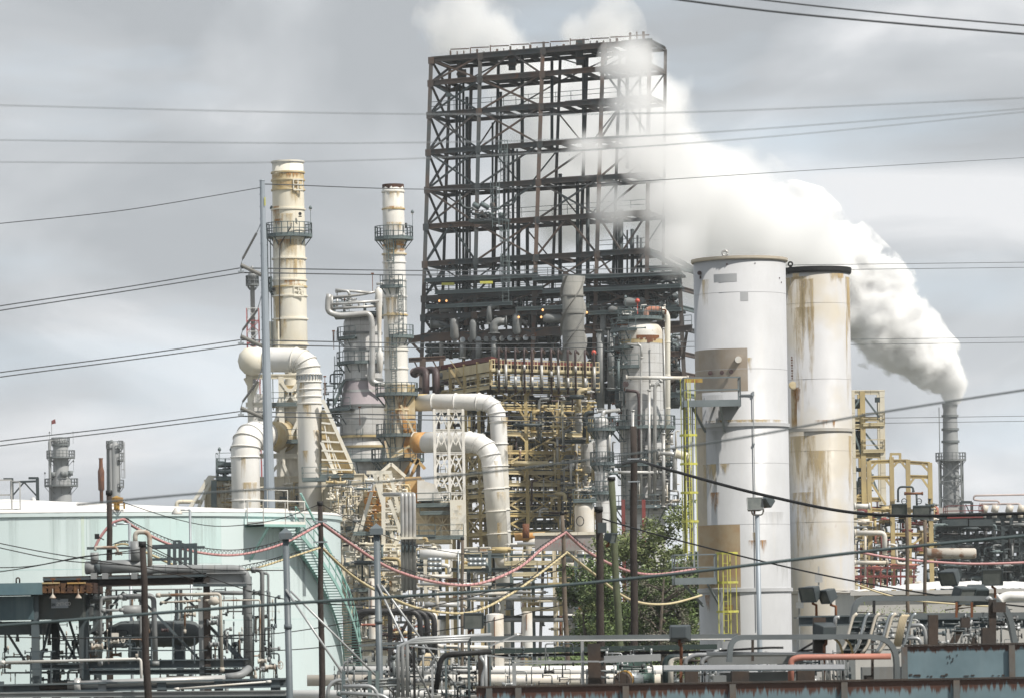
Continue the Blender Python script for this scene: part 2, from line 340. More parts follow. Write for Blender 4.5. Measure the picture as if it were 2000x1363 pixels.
def stain_mat(key, c1, c2, top=True, dens=1.0, sx=5.0, sz=.7):
    m = bpy.data.materials.new(key); m.use_nodes = True; t = m.node_tree; b = t.nodes['Principled BSDF']; K = t.links.new
    def n(ty, **k):
        x = t.nodes.new(ty)
        for a, v in k.items(): setattr(x, a, v)
        return x
    def mth(op, a, bb=None, c=None, cl=False):
        x = n('ShaderNodeMath', operation=op); x.use_clamp = cl
        for i, q in enumerate((a, bb, c)):
            if q is None: continue
            if isinstance(q, (int, float)): x.inputs[i].default_value = q
            else: K(q, x.inputs[i])
        return x.outputs[0]
    tc_ = n('ShaderNodeTexCoord'); sp = n('ShaderNodeSeparateXYZ'); K(tc_.outputs['Generated'], sp.inputs[0]); geo = n('ShaderNodeNewGeometry')
    mp_ = n('ShaderNodeMapping'); mp_.inputs['Scale'].default_value = (sx, sx, sz); K(geo.outputs['Position'], mp_.inputs[0]); nz_ = n('ShaderNodeTexNoise'); K(mp_.outputs[0], nz_.inputs[0]); nz_.inputs['Scale'].default_value = 1; nz_.inputs['Detail'].default_value = 5; nz_.inputs['Roughness'].default_value = .62
    ex = mth('MULTIPLY', mth('MULTIPLY', sp.outputs[0], mth('SUBTRACT', 1.0, sp.outputs[0])), 4.0); ez = sp.outputs[2] if top else mth('MULTIPLY', mth('MULTIPLY', sp.outputs[2], mth('SUBTRACT', 1.0, sp.outputs[2])), 4.0)
    f = mth('MULTIPLY', mth('POWER', ex, .5), ez); f = mth('ADD', f, mth('MULTIPLY_ADD', nz_.outputs['Fac'], 3.2, -1.6)); f = mth('MULTIPLY_ADD', f, 1.2, -.42, True); f = mth('MULTIPLY', f, mth('MINIMUM', mth('MULTIPLY', mth('MULTIPLY', ex, ez), 3.0), 1.0)); f = mth('MULTIPLY', f, dens, None, True)
    mx_ = n('ShaderNodeMix', data_type='RGBA'); K(nz_.outputs['Fac'], mx_.inputs[0]); mx_.inputs[6].default_value = (*c1, 1); mx_.inputs[7].default_value = (*c2, 1); K(mx_.outputs[2], b.inputs['Base Color']); b.inputs['Roughness'].default_value = .8; K(f, b.inputs['Alpha']); return m
st_rust = stain_mat('stain_rust', (.30,.13,.04), (.50,.28,.10), dens=.95)
st_tan = stain_mat('stain_tan', (.52,.38,.20), (.60,.48,.28), dens=.8, sx=2.5, sz=.35)
st_band = stain_mat('stain_ochre_band', (.50,.33,.14), (.60,.45,.24), False, .9, 1.2, 1.2)
st_grey = stain_mat('stain_grey', (.36,.35,.33), (.44,.43,.40), dens=.25, sx=2.5, sz=.3)
st_pale = stain_mat('stain_pale', (.62,.68,.68), (.54,.61,.60), dens=.32, sx=3, sz=.12)
st_dark = stain_mat('stain_dark', (.06,.04,.03), (.14,.08,.05), dens=.9)
def cstain(root, c, r, k0, k1, z0, z1, mt, off=.008, n=20):
    """stain film on a vertical cylinder, k0..k1 across the visible half (-1 left, 1 right)"""
    m = MB(); m.lathe((c[0], c[1], 0), [(r+off, min(z0, z1)), (r+off, max(z0, z1))], n, -math.acos(max(-1, min(1, k0))), -math.acos(max(-1, min(1, k1)))); return m.build('rust_stain' if mt in (st_rust, st_band, st_tan) else 'stain', mt, root)
def fstain(root, x0, x1, y0, y1, D_, mt):
    a, b = P(x0, y1, D_), P(x1, y0, D_); m = MB(); m.quad((a.x, D_, a.z), (b.x, D_, a.z), (b.x, D_, b.z), (a.x, D_, b.z)); return m.build('rust_stain', mt, root)
farst = mat('far_steel', (.16,.18,.185), (.20,.21,.21), .2, rough=.6, bump=0)
farv = mat('far_jacket', (.33,.34,.34), (.27,.28,.29), .2, rough=.55, streak=.4, streak_c=(.22,.22,.22), seam=.4, seam_dz=2.2, bump=0)
goldm = mat('golden_steel', (.45,.27,.06), (.32,.18,.05), 1.2, rough=.5, rust=.3)
# ============================================================ GROUND
m = MB(); m.quad((-900,-60,0), (900,-60,0), (900,1300,0), (-900,1300,0)); single(m, 'ground', ground_m, None, None, (0,0,0), kind='structure')
m = MB(); m.quad((-400,140,.004), (400,140,.004), (400,152,.004), (-400,152,.004)); single(m, 'service_road', asphalt, None, None, (0,146,0), kind='structure')

# ============================================================ generic stack
def plain_stack(root, cx, D, prof, mat_, name='shell', n=48):
    """prof: list of (py, diameter px)"""
    S = Sc(D); c = P(cx[0], cx[1], D); m = MB()
    m.lathe((c.x, c.y, 0), [(w_*S/2, P(cx[0], py, D).z) for py, w_ in prof], n); return m.build(name, mat_, root), c
def rings(root, c, D, lst, mat_, px, t=.12, h=.16):
    S = Sc(D)
    for py, w_ in lst:
        m = MB(); z = P(px, py, D).z; r = w_*S/2
        m.lathe((c.x, c.y, z), [(r-.03, -h/2), (r+t, -h/2), (r+t, h/2), (r-.03, h/2)], 40, flat=True); m.build('stiffener_ring', mat_, root)

# ============================================================ far things
c = P(1857, 990, 760); S = Sc(760)
ch = thing('chimney', 'tall grey chimney at the far right with white steam pouring from its top', 'chimney', (c.x, c.y, 0))
plain_stack(ch, (1857, 900), 760, [(1215, 36), (985, 33), (900, 31), (810, 28), (800, 26), (793, 30), (787, 30), (787, 24), (800, 22)], farv)
cc = P(1857, 900, 760)
for py, w_ in ((812, 28), (838, 29), (862, 30), (930, 32)):
    m = MB(); m.lathe((cc.x, cc.y, P(1857, py, 760).z), [(w_*S/2, -.2), (w_*S/2+.25, -.2), (w_*S/2+.25, .2), (w_*S/2, .2)], 32, flat=True); m.build('stiffener_ring', farst, ch)
ring_platform(ch, cc, 33*S/2, 60*S/2, P(1857, 898, 760).z, farst, h=1.3, w=.09)
m = MB()
for a in (35, 125, 215, 305):
    p0 = Vector((cc.x+2.75*math.cos(R(a)), cc.y+2.75*math.sin(R(a)), 0)); p1 = p0.copy(); p1.z = P(1857, 899, 760).z; m.build if 0 else None
    k = MB(); k.bar(p0, p1, .28); k.build('leg', farst, ch)
zs = [P(1857, y, 760).z for y in (1150, 1100, 1050, 1010, 975, 940, 902)]
for i, (z0, z1) in enumerate(zip(zs, zs[1:])):
    for a in (35, 125, 215, 305):
        q0 = Vector((cc.x+2.75*math.cos(R(a)), cc.y+2.75*math.sin(R(a)), z0)); q1 = Vector((cc.x+2.75*math.cos(R(a+90)), cc.y+2.75*math.sin(R(a+90)), z1))
        k = MB(); k.bar(q0, q1, .14); q2 = q0.copy(); q2.z = z1; q3 = q1.copy(); q3.z = z0; k.bar(q2, q3, .14); k.bar(q2, q1, .14); k.build('cross_brace', farst, ch)
m = MB(); ladder(m, (cc.x-2.0, cc.y-.6), P(1857, 900, 760).z, P(1857, 795, 760).z, Vector((-1,0,0)), cage=False, t=.09); m.build('ladder', farst, ch)

def far_column(px, D, prof, plats, label, mt, lamps=(), extra=None):
    c = P(px, 1100, D); S = Sc(D); r = thing('column_vessel', label, 'process column', (c.x, c.y, 0))
    cx = P(px, prof[0][0], D); m = MB(); m.lathe((cx.x, cx.y, 0), [(w_*S/2, P(px, py, D).z) for py, w_ in prof], 32); m.build('shell', mt, r)
    for py, w0, w1, a0, a1 in plats: ring_platform(r, cx, w0*S/2, w1*S/2, P(px, py, D).z, farst, a0, a1, 1.3, .1)
    m = MB(); rr = prof[-1][1]*S/2; m.tube(bend([(cx.x-rr*.9, cx.y-rr*.7, 0), (cx.x-rr*.9, cx.y-rr*.7, P(px, prof[2][0]-8, D).z), (cx.x, cx.y, P(px, prof[2][0]-8, D).z)], .6), .28, 8); m.build('side_pipe', mt, r)
    for lx, ly in lamps: q = P(lx, ly, D); lamp(r, q, farst, lampw, 2.0)
    return r, cx
r_, cx = far_column(118, 800, [(853, 8), (860, 26), (867, 30), (930, 31), (938, 38), (1060, 44)], [(868, 14, 36, 0, 360), (893, 30, 56, 0, 360), (948, 34, 66, 0, 360)],
    'grey process column with three ringed platforms far behind the teal tank', farv, [(97, 866), (143, 866), (88, 945), (100, 922), (144, 922)])
for k in range(12):
    random.seed(k); m = MB(); a = random.random()*6.28; q = Vector((cx.x+1.9*math.cos(a), cx.y+1.9*math.sin(a), P(118, 940-12*random.random(), 800).z)); m.tube([q, q+Vector((.0, 0, .9))], .45, 8); m.build('nozzle', farst, r_)
m = MB(); q = P(101, 848, 800); m.bar(q, q+Vector((0,0,2.6)), .08); m.build('mast', farst, r_); m = MB(); m.quad(q+Vector((0,0,1.9)), q+Vector((.8,.1,2.1)), q+Vector((.7,0,2.9)), q+Vector((0,0,2.6))); m.build('red_flag', redp, r_)
r2, cx2 = far_column(224, 820, [(862, 6), (868, 17), (876, 18), (900, 18), (1060, 19)], [(874, 6, 34, -60, 240), (898, 18, 34, -50, 60), (950, 18, 34, -50, 60)],
    'slim grey process column with a side ladder, second of the far left towers', farv)
m = MB(); m.tube(bend([P(212, 1050, 820), P(211, 868, 820), P(218, 860, 820), P(222, 866, 820)], .8), .32, 8); m.build('overhead_pipe', farst, r2)
m = MB(); ladder(m, P(234, 900, 820).xy, P(234, 955, 820).z, P(234, 872, 820).z, Vector((1,0,0)), w=.8, t=.1, cr=.6, hoop=1.6); m.build('caged_ladder', farv, r2)
q = P(198, 1000, 840); r3 = thing('flare_pipe', 'thin dark rusty stack with a swollen middle beside the slim grey column', 'stack', (q.x, q.y, 0)); S = Sc(840)
cx3 = P(197, 900, 840); m = MB(); m.lathe((cx3.x, cx3.y, 0), [(w_*S/2, P(197, py, 840).z) for py, w_ in ((1060, 7), (958, 7), (956, 12), (920, 13), (912, 8), (897, 7), (895, 9), (894, 9))], 20); m.build('shell', rustm, r3)
# steel gantry on the left behind the tank
q = P(48, 985, 420); r4 = thing('pipe_gantry', 'dark steel gantry frame with bent arms standing behind the left of the teal tank', 'steel frame', (q.x, q.y, 0))
for x in (23, 73): m = MB(); m.bar(Vector((P(x, 990, 420).x, 420, 0)), P(x, 933, 420), .3); m.build('post', dsteel, r4)
for x0, x1, y in ((7, 25, 935), (56, 75, 933)): m = MB(); m.bar(P(x0, y, 420), P(x1, y, 420), .35, .22); m.build('arm', dsteel, r4)
m = MB(); m.bar(P(23, 941, 420), P(73, 939, 420), .3, .2); m.build('cross_beam', dsteel, r4)
for x in (24, 72): m = MB(); m.bar(P(47, 941, 420), P(x, 968, 420), .14); m.build('brace', dsteel, r4)
m = MB(); q = P(64, 975, 420); m.tube([q, q+Vector((.3,-.3,-.25))], [.3, .15], 10); m.build('white_lamp', lampw, r4)
# red and white lattice tower with flare at (495)
q = P(497, 1000, 640); S = Sc(640); r5 = thing('flare_tower', 'red and white lattice tower round a grey flare pipe behind the steel power pole', 'tower', (q.x, q.y, 0))
c5 = P(493, 560, 640); m = MB(); m.lathe((c5.x, c5.y, 0), [(w_*S/2, P(493, py, 640).z) for py, w_ in ((1000, 9), (545, 9), (544, 15), (536, 16), (528, 9), (520, 4))], 16); m.build('flare_pipe', farv, r5)
ring_platform(r5, c5, 10*S/2, 26*S/2, P(493, 556, 640).z, farst, h=1.3, w=.09)
zs = [P(493, y, 640).z for y in (900, 850, 800, 750, 715, 690, 670, 648, 627, 603)]
for sx, sy in ((-1,-1), (1,-1), (1,1), (-1,1)):
    m = MB(); m.bar((c5.x+sx*.9, c5.y+sy*.9, 0), (c5.x+sx*.9, c5.y+sy*.9, zs[-1]), .12); m.build('leg', redw, r5)
for i, (a, b) in enumerate(zip(zs, zs[1:])):
    m = MB(); ct = ((-1,-1), (1,-1), (1,1), (-1,1), (-1,-1))
    for u, v in zip(ct, ct[1:]):
        A = Vector((c5.x+u[0]*.9, c5.y+u[1]*.9, a)); B = Vector((c5.x+v[0]*.9, c5.y+v[1]*.9, b)); m.bar(A, B, .09); m.bar((B.x, B.y, a), (A.x, A.y, b), .09); m.bar((A.x, A.y, b), B, .1)
    m.build('lattice_panel', redw if i % 2 else lampw, r5)
# ============================================================ DELAYED COKER FRAME
ck = thing('coker_structure', 'huge open rusty steel frame with ten floors, steam drifting through its upper right', 'steel structure', (P(1080, 1200, 495).x, 495, 0))
CA, CB, CCN, CD_, CE = ck, None, None, None, None
# front columns: (x top, y top, x bottom, y bottom)
DF0, DF1 = 500.0, 486.0
def ckD(px): return DF0 + (DF1-DF0)*(px-836)/474.0
cols = [(842, 118, 824), (938, 112, 925), (1060, 103, 1040), (1178, 95, 1160), (1268, 90, 1262), (1306, 86, 1334)]
ly = [118, 163, 225, 298, 371, 443, 516, 583, 620, 660]      # floor heights on the left column
lz = [P(838, y, DF0).z for y in ly]
zb = lz[-1]-2.2; zt = lz[0]
DB = 7.5
def ccol(i, z, back=False, f=None):
    xt, yt, xb = cols[i]; D = ckD(xt); t = P(xt, yt, D); b = P(xb, 690, D)
    u = (z-b.z)/(t.z-b.z); x = b.x+(t.x-b.x)*u
    v = Vector((x, D, z))
    if back: v += Vector((DB*.28, DB*.95, 0))
    return v
tops = [0, 0, 0, 0, 0, 0]
# the outer right column only stands up to a low roof
top_lv = [zt, zt, zt, zt, zt, P(1330, 524, 486).z]
rnd = random.Random(3)
for bk in (0, 1):
    for i in range(6):
        z = top_lv[i]; m = MB()
        w_ = .46 if not bk else .36
        m.ibeam(ccol(i, 0, bk), ccol(i, z, bk), w_, w_, .14)
        m.build('column', coker_r if (i in (2, 3, 4) and not bk) else coker_s, ck)
# intermediate back columns, seen between the front ones
for i in (0, 2):
    a0, b0 = ccol(i, 0, 1), ccol(i+1, 0, 1); a1, b1 = ccol(i, zt, 1), ccol(i+1, zt, 1)
    m = MB(); m.ibeam(a0.lerp(b0, .45), a1.lerp(b1, .45), .4, .4, .1); m.build('column', coker_s, ck)
for k, z in enumerate(lz[:-1]):
    last = 4
    fr = [ccol(i, z) for i in range(last+1)]; bkp = [ccol(i, z, 1) for i in range(last+1)]
    for a, b in zip(fr, fr[1:]):
        m = MB(); m.ibeam(a, b, .4, .58, .09); m.build('floor_beam', coker_r if k in (1, 5, 9) else coker_s, ck)
    for a, b in zip(bkp, bkp[1:]):
        m = MB(); m.ibeam(a, b, .3, .42, .08); m.build('floor_beam', coker_s, ck)
    m = MB()
    for i in range(last+1): m.ibeam(fr[i], bkp[i], .25, .4, .07)
    for i in range(last):
        for t in (.33, .66): m.ibeam(fr[i].lerp(fr[i+1], t), bkp[i].lerp(bkp[i+1], t), .25, .4, .08)
    m.build('cross_beams', coker_s, ck)
    # gratings (partial)
    m = MB()
    for i in range(last):
        if (k == 0) or rnd.random() < .5:
            t0 = .0 if rnd.random() < .6 else .4; up = Vector((0, 0, .3))
            a, b, c_, d = fr[i].lerp(fr[i+1], t0), fr[i+1], bkp[i+1], bkp[i].lerp(bkp[i+1], t0)
            m.hexa([a+up, b+up, c_+up, d+up, a+up*1.25, b+up*1.25, c_+up*1.25, d+up*1.25])
    if m.v: m.build('grating', dsteel, ck)
    if k in (2, 5, 6, 7, 8):
        g = MB(); i0 = {2: 0, 5: 1, 6: 3, 7: 0, 8: 0}[k]
        for i in range(i0, last): railing(g, [fr[i]+Vector((0, .3, .4)), fr[i+1]+Vector((0, .3, .4))], 1.1, .06, toe=False)
        g.build('railing', dsteel, ck)
for k, z in enumerate(lz[:-1]):
    for i in range(5):
        m = MB(); m.box(ccol(i, z-.1)+Vector((0, -.26, 0)), (.72, .06, .8), R(-20)); m.build('gusset_plate', coker_s if (i+k) % 3 else coker_r, ck)
# X / K braces between levels
def brace(a, b, c_, d, kind, w_, mt):
    m = MB()
    if kind == 'x': m.bar(a, d, w_); m.bar(b, c_, w_)
    elif kind == 'v': mid = a.lerp(b, .5); m.bar(mid, c_, w_); m.bar(mid, d, w_)
    elif kind == 'a': mid = c_.lerp(d, .5); m.bar(a, mid, w_); m.bar(b, mid, w_)
    elif kind == '/': m.bar(a, d, w_)
    else: m.bar(b, c_, w_)
    m.build('brace', mt, ck)
for k in range(len(lz)-1):
    for i in range(4):
        for bk in (0, 1):
            if (bk == 0 and i == 2 and k < 3) or (bk and (i+k) % 2): continue
            a, b, c_, d = ccol(i, lz[k+1], bk), ccol(i+1, lz[k+1], bk), ccol(i, lz[k], bk), ccol(i+1, lz[k], bk)
            kd = rnd.choice('xaxv/xa') if bk == 0 else rnd.choice('xxav')
            brace(a, b, c_, d, kd, .2 if bk == 0 else .14, rnd.choice([coker_s, coker_r, dsteel]))
    a, b, c_, d = ccol(0, lz[k+1]), ccol(0, lz[k+1], 1), ccol(0, lz[k]), ccol(0, lz[k], 1)
    brace(a, b, c_, d, 'x', .22, coker_s)
# low right bay with sloping roof
r0 = ccol(4, P(1273, 489, 487).z); r1 = ccol(5, top_lv[5])
m = MB(); m.ibeam(r0, r1, .35, .5, .1); m.ibeam(r0+Vector((2.8, 7, 0)), r1+Vector((2.8, 7, 0)), .35, .5, .1); m.build('floor_beam', gsteel, ck)
for y in (522, 563, 600, 641, 690, 730, 770):
    z = P(1334, y, 486).z; m = MB(); m.ibeam(ccol(4, z), ccol(5, z), .35, .6, .1); m.ibeam(ccol(5, z), ccol(5, z, 1), .3, .5, .1); m.build('floor_beam', rnd.choice([coker_s, coker_r, gsteel]), ck)
for y0, y1, kd in ((600, 563, 'x'), (641, 600, '/'), (730, 690, 'x'), (770, 730, '/'), (563, 522, 'x')):
    za, zb_ = P(1334, y0, 486).z, P(1334, y1, 486).z; brace(ccol(4, za), ccol(5, za), ccol(4, zb_), ccol(5, zb_), kd, .24, coker_s)
# cantilever on the right with rusty end brace
a = P(1266, 648, 486); b = P(1352, 641, 484); m = MB(); m.ibeam(a, b, .5, .8, .12); m.bar(P(1334, 700, 486), b-Vector((.6,0,.3)), .25); m.build('cantilever_beam', coker_r, ck)
g = MB(); railing(g, [P(1336, 639, 485), P(1351, 638, 484)], 1.3, .07); g.build('railing', gsteel, ck)
# beam sticking out on the left at y 660
m = MB(); m.ibeam(P(797, 664, 500), ccol(0, lz[-1]), .5, .8, .12); m.bar(P(800, 664, 500), P(824, 690, 500), .3); m.build('cantilever_beam', coker_r, ck)
fr = [ccol(i, lz[-1]) for i in range(6)]
for a, b in zip(fr, fr[1:]): m = MB(); m.ibeam(a, b, .6, 1.0, .12); m.build('floor_beam', coker_r, ck)
# guide pipes and drill stems hanging in the frame
def inner(px, py, off=3.5): D = ckD(px)+off; return P(px, py, D)
for px, y0, y1, r in ((892, 165, 600, .16), (898, 165, 600, .12), (905, 150, 640, .14), (912, 190, 600, .2), (918, 330, 590, .1), (962, 240, 590, .12), (985, 292, 610, .16), (993, 292, 600, .14),
                      (1002, 290, 610, .16), (1010, 292, 560, .1), (1014, 310, 600, .14), (1030, 440, 580, .2), (1094, 340, 545, .22), (1128, 345, 600, .2), (1134, 420, 600, .12), (1148, 350, 600, .22),
                      (1204, 430, 560, .14), (1212, 410, 620, .32), (1235, 448, 600, .22), (1245, 460, 600, .12), (1252, 465, 600, .14), (1225, 450, 560, .1), (978, 180, 300, .16), (1020, 100, 290, .2), (1078, 120, 290, .18), (1140, 110, 300, .2), (1225, 100, 330, .2), (1250, 95, 330, .15)):
    m = MB(); m.tube([inner(px, y1), inner(px+ (y0-y1)*-.0 , y0)], r, 8); m.build('drill_stem', dsteel, ck)
# top machinery lumps
for px, py, w_, h in ((898, 138, 10, 34), (906, 150, 10, 24), (1000, 118, 14, 36), (1132, 104, 14, 44), (1240, 112, 30, 44), (1264, 108, 16, 30), (1180, 110, 10, 30)):
    S = Sc(494); q = inner(px, py); random.seed(px)
    m = MB(); m.box(q, (w_*S, 2.2, h*S)); m.build('hoist_housing', dsteel, ck)
    m = MB(); m.tube([q+Vector((0,-1.3,h*S*.2)), q+Vector((0,1.3,h*S*.2))], w_*S*.55, 16); m.box(q+Vector((0,-1.2,-h*S*.3)), (w_*S*1.3, .3, .3)); m.build('sheave_wheel', coker_r, ck)
m = MB()
for i in range(30):
    px = 880+i*13; q = inner(px, 112-(px-880)*.075, 1.5); hh = rnd.uniform(.3, 1.3); m.bar(q, q+Vector((0,0,hh)), rnd.uniform(.06,.3))
    if i % 3 == 0: m.bar(q+Vector((0,0,.9)), q+Vector((2.2,0,.95)), .12)
m.build('top_fittings', coker_r, ck)
# cutting platform with machinery at (960,415)
box_platform(ck, P(915, 425, 492).xy, P(985, 425, 491).xy, 3.0, P(950, 430, 492).z, dsteel)
for k in range(16):
    random.seed(k+40); q = P(932+random.random()*50, 428-random.random()*24, 492.5); m = MB(); v = Vector((random.uniform(-1,1), random.uniform(-.5,.5), random.uniform(-.6,.6)))
    m.tube([q, q+v], random.choice([.12,.2,.3]), 8); m.build('valve', random.choice([dsteel, gsteel, coker_r, gpipe]), ck)
for pts in (((898,380),(900,400),(912,408),(925,406)), ((1008,380),(1006,395),(995,402),(985,402))):
    m = MB(); m.tube(bend([P(a, b, 491) for a, b in pts], 1), .12, 8); m.build('hose', dsteel, ck)
# ladders with cages
for px, y0, y1 in ((984, 355, 290), (986, 510, 445), (988, 590, 512), (968, 445, 370)):
    q = P(px, y0, 491); m = MB(); ladder(m, q.xy, q.z, P(px, y1, 491).z, t=.07, w=.7, cr=.55); m.build('caged_ladder', gsteel, ck)
m = MB(); q = P(877, 215, 497); m.bar(q, q+Vector((0,0,1.6)), .07); m.box(q+Vector((0,0,1.7)), (.7,.3,.4)); m.build('floodlight', dsteel, ck)

# floodlit dark process decks in the lower half
lev = [(548, 830, 1050), (545, 1040, 1160), (541, 1150, 1330), (572, 850, 1060), (570, 1060, 1160), (566, 1160, 1330), (600, 832, 1000), (604, 1010, 1150), (612, 1150, 1330)]
for py, x0, x1 in lev:
    a = P(x0, py, ckD(x0)-1.2); b = P(x1, py-(x1-x0)*.045, ckD(x1)-1.2); m = MB(); m.ibeam(a, b, .4, .42, .1); m.build('deck_edge', gsteel, ck)
    a2, b2 = a+Vector((.8, 6, 0)), b+Vector((.8, 6, 0)); m = MB(); u = Vector((0,0,.12)); m.hexa([a-u*1, b-u, b2-u, a2-u, a+u, b+u, b2+u, a2+u]); m.build('grating', dsteel, ck)
    if py != 541:
        g = MB(); railing(g, [a+u, b+u], 1.1, .06, 1.6); g.build('railing', dsteel, ck)
for px, py in ((875, 555), (950, 552)): q = P(px, py, ckD(px)-1.6); m = MB(); m.box(q, (1.5, .3, .3)); m.build('hoist_hook', syel, ck)
cmt = [gpipe, dsteel, gsteel, dsteel, coker_r, gpipe, dsteel, gsteel]
def m_add(A, B_):
    n = len(A.v); A.v += B_.v; A.f += [tuple(i+n for i in f) for f in B_.f]; A.sm += B_.sm
def clutter(root, x0, x1, y0, y1, Df, n, mts, seed, dd=6, rr=(.08, .3), lens=(15, 70), slope=0.0, vert=.5, nm='pipe', merge=None):
    g = random.Random(seed); MM = MB()
    for k in range(n):
        px = g.uniform(x0, x1); py = g.uniform(y0, y1); D = (Df(px) if callable(Df) else Df)+g.uniform(0, dd); r = g.uniform(*rr)*g.choice([.5, 1, 1]); Lp = g.uniform(*lens)
        mt = g.choice(mts); t = g.random(); S = Sc(D)
        if t < vert*.6: pts = [P(px, py, D), P(px, min(y1, py+Lp), D)]
        elif t < vert: pts = [P(px, min(y1, py+Lp), D), P(px, py, D), P(min(x1, px+g.uniform(6, 25)), py-.5, D)]
        elif t < vert+(1-vert)*.5: pts = [P(px, py, D), P(min(x1, px+Lp), py-slope*Lp, D)]
        elif t < vert+(1-vert)*.8: pts = [P(px, py, D), P(min(x1, px+Lp*.6), py, D), P(min(x1, px+Lp*.6), min(y1, py+Lp*.4), D)]
        else:
            # valve with handwheel on a short riser
            q = P(px, py, D); m = MB(); s_ = g.uniform(.2, .45)*min(1, D/330); m.tube([q-Vector((s_*1.2,0,0)), q-Vector((s_*.4,0,0)), q+Vector((s_*.4,0,0)), q+Vector((s_*1.2,0,0))], [s_*.55, s_*.3, s_*.3, s_*.55], 8)
            m.tube([q, q+Vector((0,0,s_*1.6))], s_*.18, 6); m.tube([q+Vector((0,0,s_*1.6)), q+Vector((0,0,s_*1.75))], s_*.6, 10)
            if merge: m_add(MM, m)
            else: m.build('valve', mt, root)
            continue
        if (pts[0]-pts[-1]).length < .3: continue
        m = MB(); m.tube(bend(pts, r*3, 3), r, 8)
        for e_ in (pts[0], pts[-1]):
            m.tube([e_-Vector((.0,0,.06)), e_+Vector((0,0,.06))], r*1.5, 8)
        if merge: m_add(MM, m)
        else: m.build(nm, mt, root)
    if merge: o = MM.build(merge, mts[0], root); o['kind'] = 'stuff'
clutter(ck, 832, 1095, 560, 690, ckD, 55, cmt, 5, 6, slope=.04)
clutter(ck, 1145, 1330, 520, 760, ckD, 45, cmt, 6, 6, slope=.04)
for i, mt in enumerate((dsteel, dsteel, gsteel, coker_r, gpipe)):
    clutter(ck, 832, 1095, 575, 700, ckD, 60, [mt], 300+i, 7, (.05, .22), (8, 40), slope=.04, merge='small_piping')
    clutter(ck, 1145, 1330, 535, 780, ckD, 55, [mt], 310+i, 7, (.05, .22), (8, 40), slope=.04, merge='small_piping')
# bigger grey lines and drums on the decks
for pts, r in ((((840, 633), (872, 633), (872, 652)), 8), (((858, 605), (884, 605), (884, 636)), 5.5), (((975, 598), (956, 598), (956, 634)), 5.5), (((990, 628), (965, 628), (965, 652)), 8), (((965, 665), (965, 702)), 6), (((935, 665), (935, 702)), 6),
               (((904, 668), (904, 700)), 6), (((862, 668), (862, 700)), 4), (((1015, 625), (1030, 632)), 4), (((1178, 600), (1178, 650), (1196, 650)), 6), (((1193, 640), (1193, 760)), 7), (((1173, 645), (1173, 800)), 7.5), (((1010, 600), (1010, 640)), 3)):
    D = ckD(pts[0][0])-.6; pipe(ck, [P(a, b, D) for a, b in pts], r*Sc(D), gpipe, 'process_line', br=r*Sc(D)*1.6)
for px, py, L_, r in ((925, 640, 0, 8), (888, 638, 0, 9), (1010, 628, 0, 9), (1080, 622, 26, 9), (1240, 590, 30, 9), (1205, 605, 20, 8)):
    D = ckD(px)-.8; S = Sc(D); q = P(px, py, D); m = MB()
    if L_: a, b = q-Vector((L_*S/2,0,0)), q+Vector((L_*S/2,0,0)); m.tube([a-Vector((.4,0,0)), a, b, b+Vector((.4,0,0))], [r*S*.5, r*S, r*S, r*S*.5], 20)
    else: m.lathe(q, [(.05, 1.0)]+[(r*S*.7, .9), (r*S, .5), (r*S, -1.2), (r*S*.6, -1.5)], 20)
    m.build('drum', gpipe, ck)
for k in range(11):
    q = P(888+k*15.4, 664-k*.5, ckD(888+k*15)-.9); m = MB(); m.tube([q, q+Vector((0,.3,0))], .32, 14); m.build('gauge_disc', galv if k % 2 else gpipe, ck)
for px, py in ((858, 588), (872, 588), (1013, 620), (1057, 620), (1146, 611), (1060, 606)):
    q = P(px, py, ckD(px)-1.5); m = MB(); m.lathe(q, [(.02,.16),(.1,.1),(.13,0),(.08,-.1),(.02,-.13)], 10); m.build('lit_lamp', lampon, ck)
m = MB(); q = P(1245, 588, 482); m.bar(q-Vector((0,0,1.5)), q, .1); m.lathe(q, [(.02,.3),(.2,.2),(.3,0),(.2,-.2),(.02,-.3)], 14); m.build('red_beacon', mat('beacon_red', (.55,.09,.06), rough=.4), ck)
# dark cylinders added behind the decks as backing, standing in for interior shade
for k, (x0, x1, y0, y1) in enumerate(((835, 900, 668, 700), (905, 985, 660, 700), (990, 1090, 655, 700), (1150, 1200, 655, 790), (1205, 1325, 660, 800), (860, 930, 612, 640), (1000, 1090, 608, 636), (1155, 1210, 575, 630), (1215, 1320, 570, 625))):
    D = ckD(x0)+6.5; a, b = P(x0, y1, D), P(x1, y0, D); m = MB(); n_ = 3
    for j in range(n_):
        zc = a.z+(b.z-a.z)*(j+.5)/n_; rr_ = (b.z-a.z)/n_*.47; m.tube([(a.x-.3, D+rr_, zc), (a.x, D+rr_, zc), (b.x, D+rr_, zc), (b.x+.3, D+rr_, zc)], [rr_*.4, rr_, rr_, rr_*.4], 14)
    m.build('backing_cylinders', dsteel, ck)
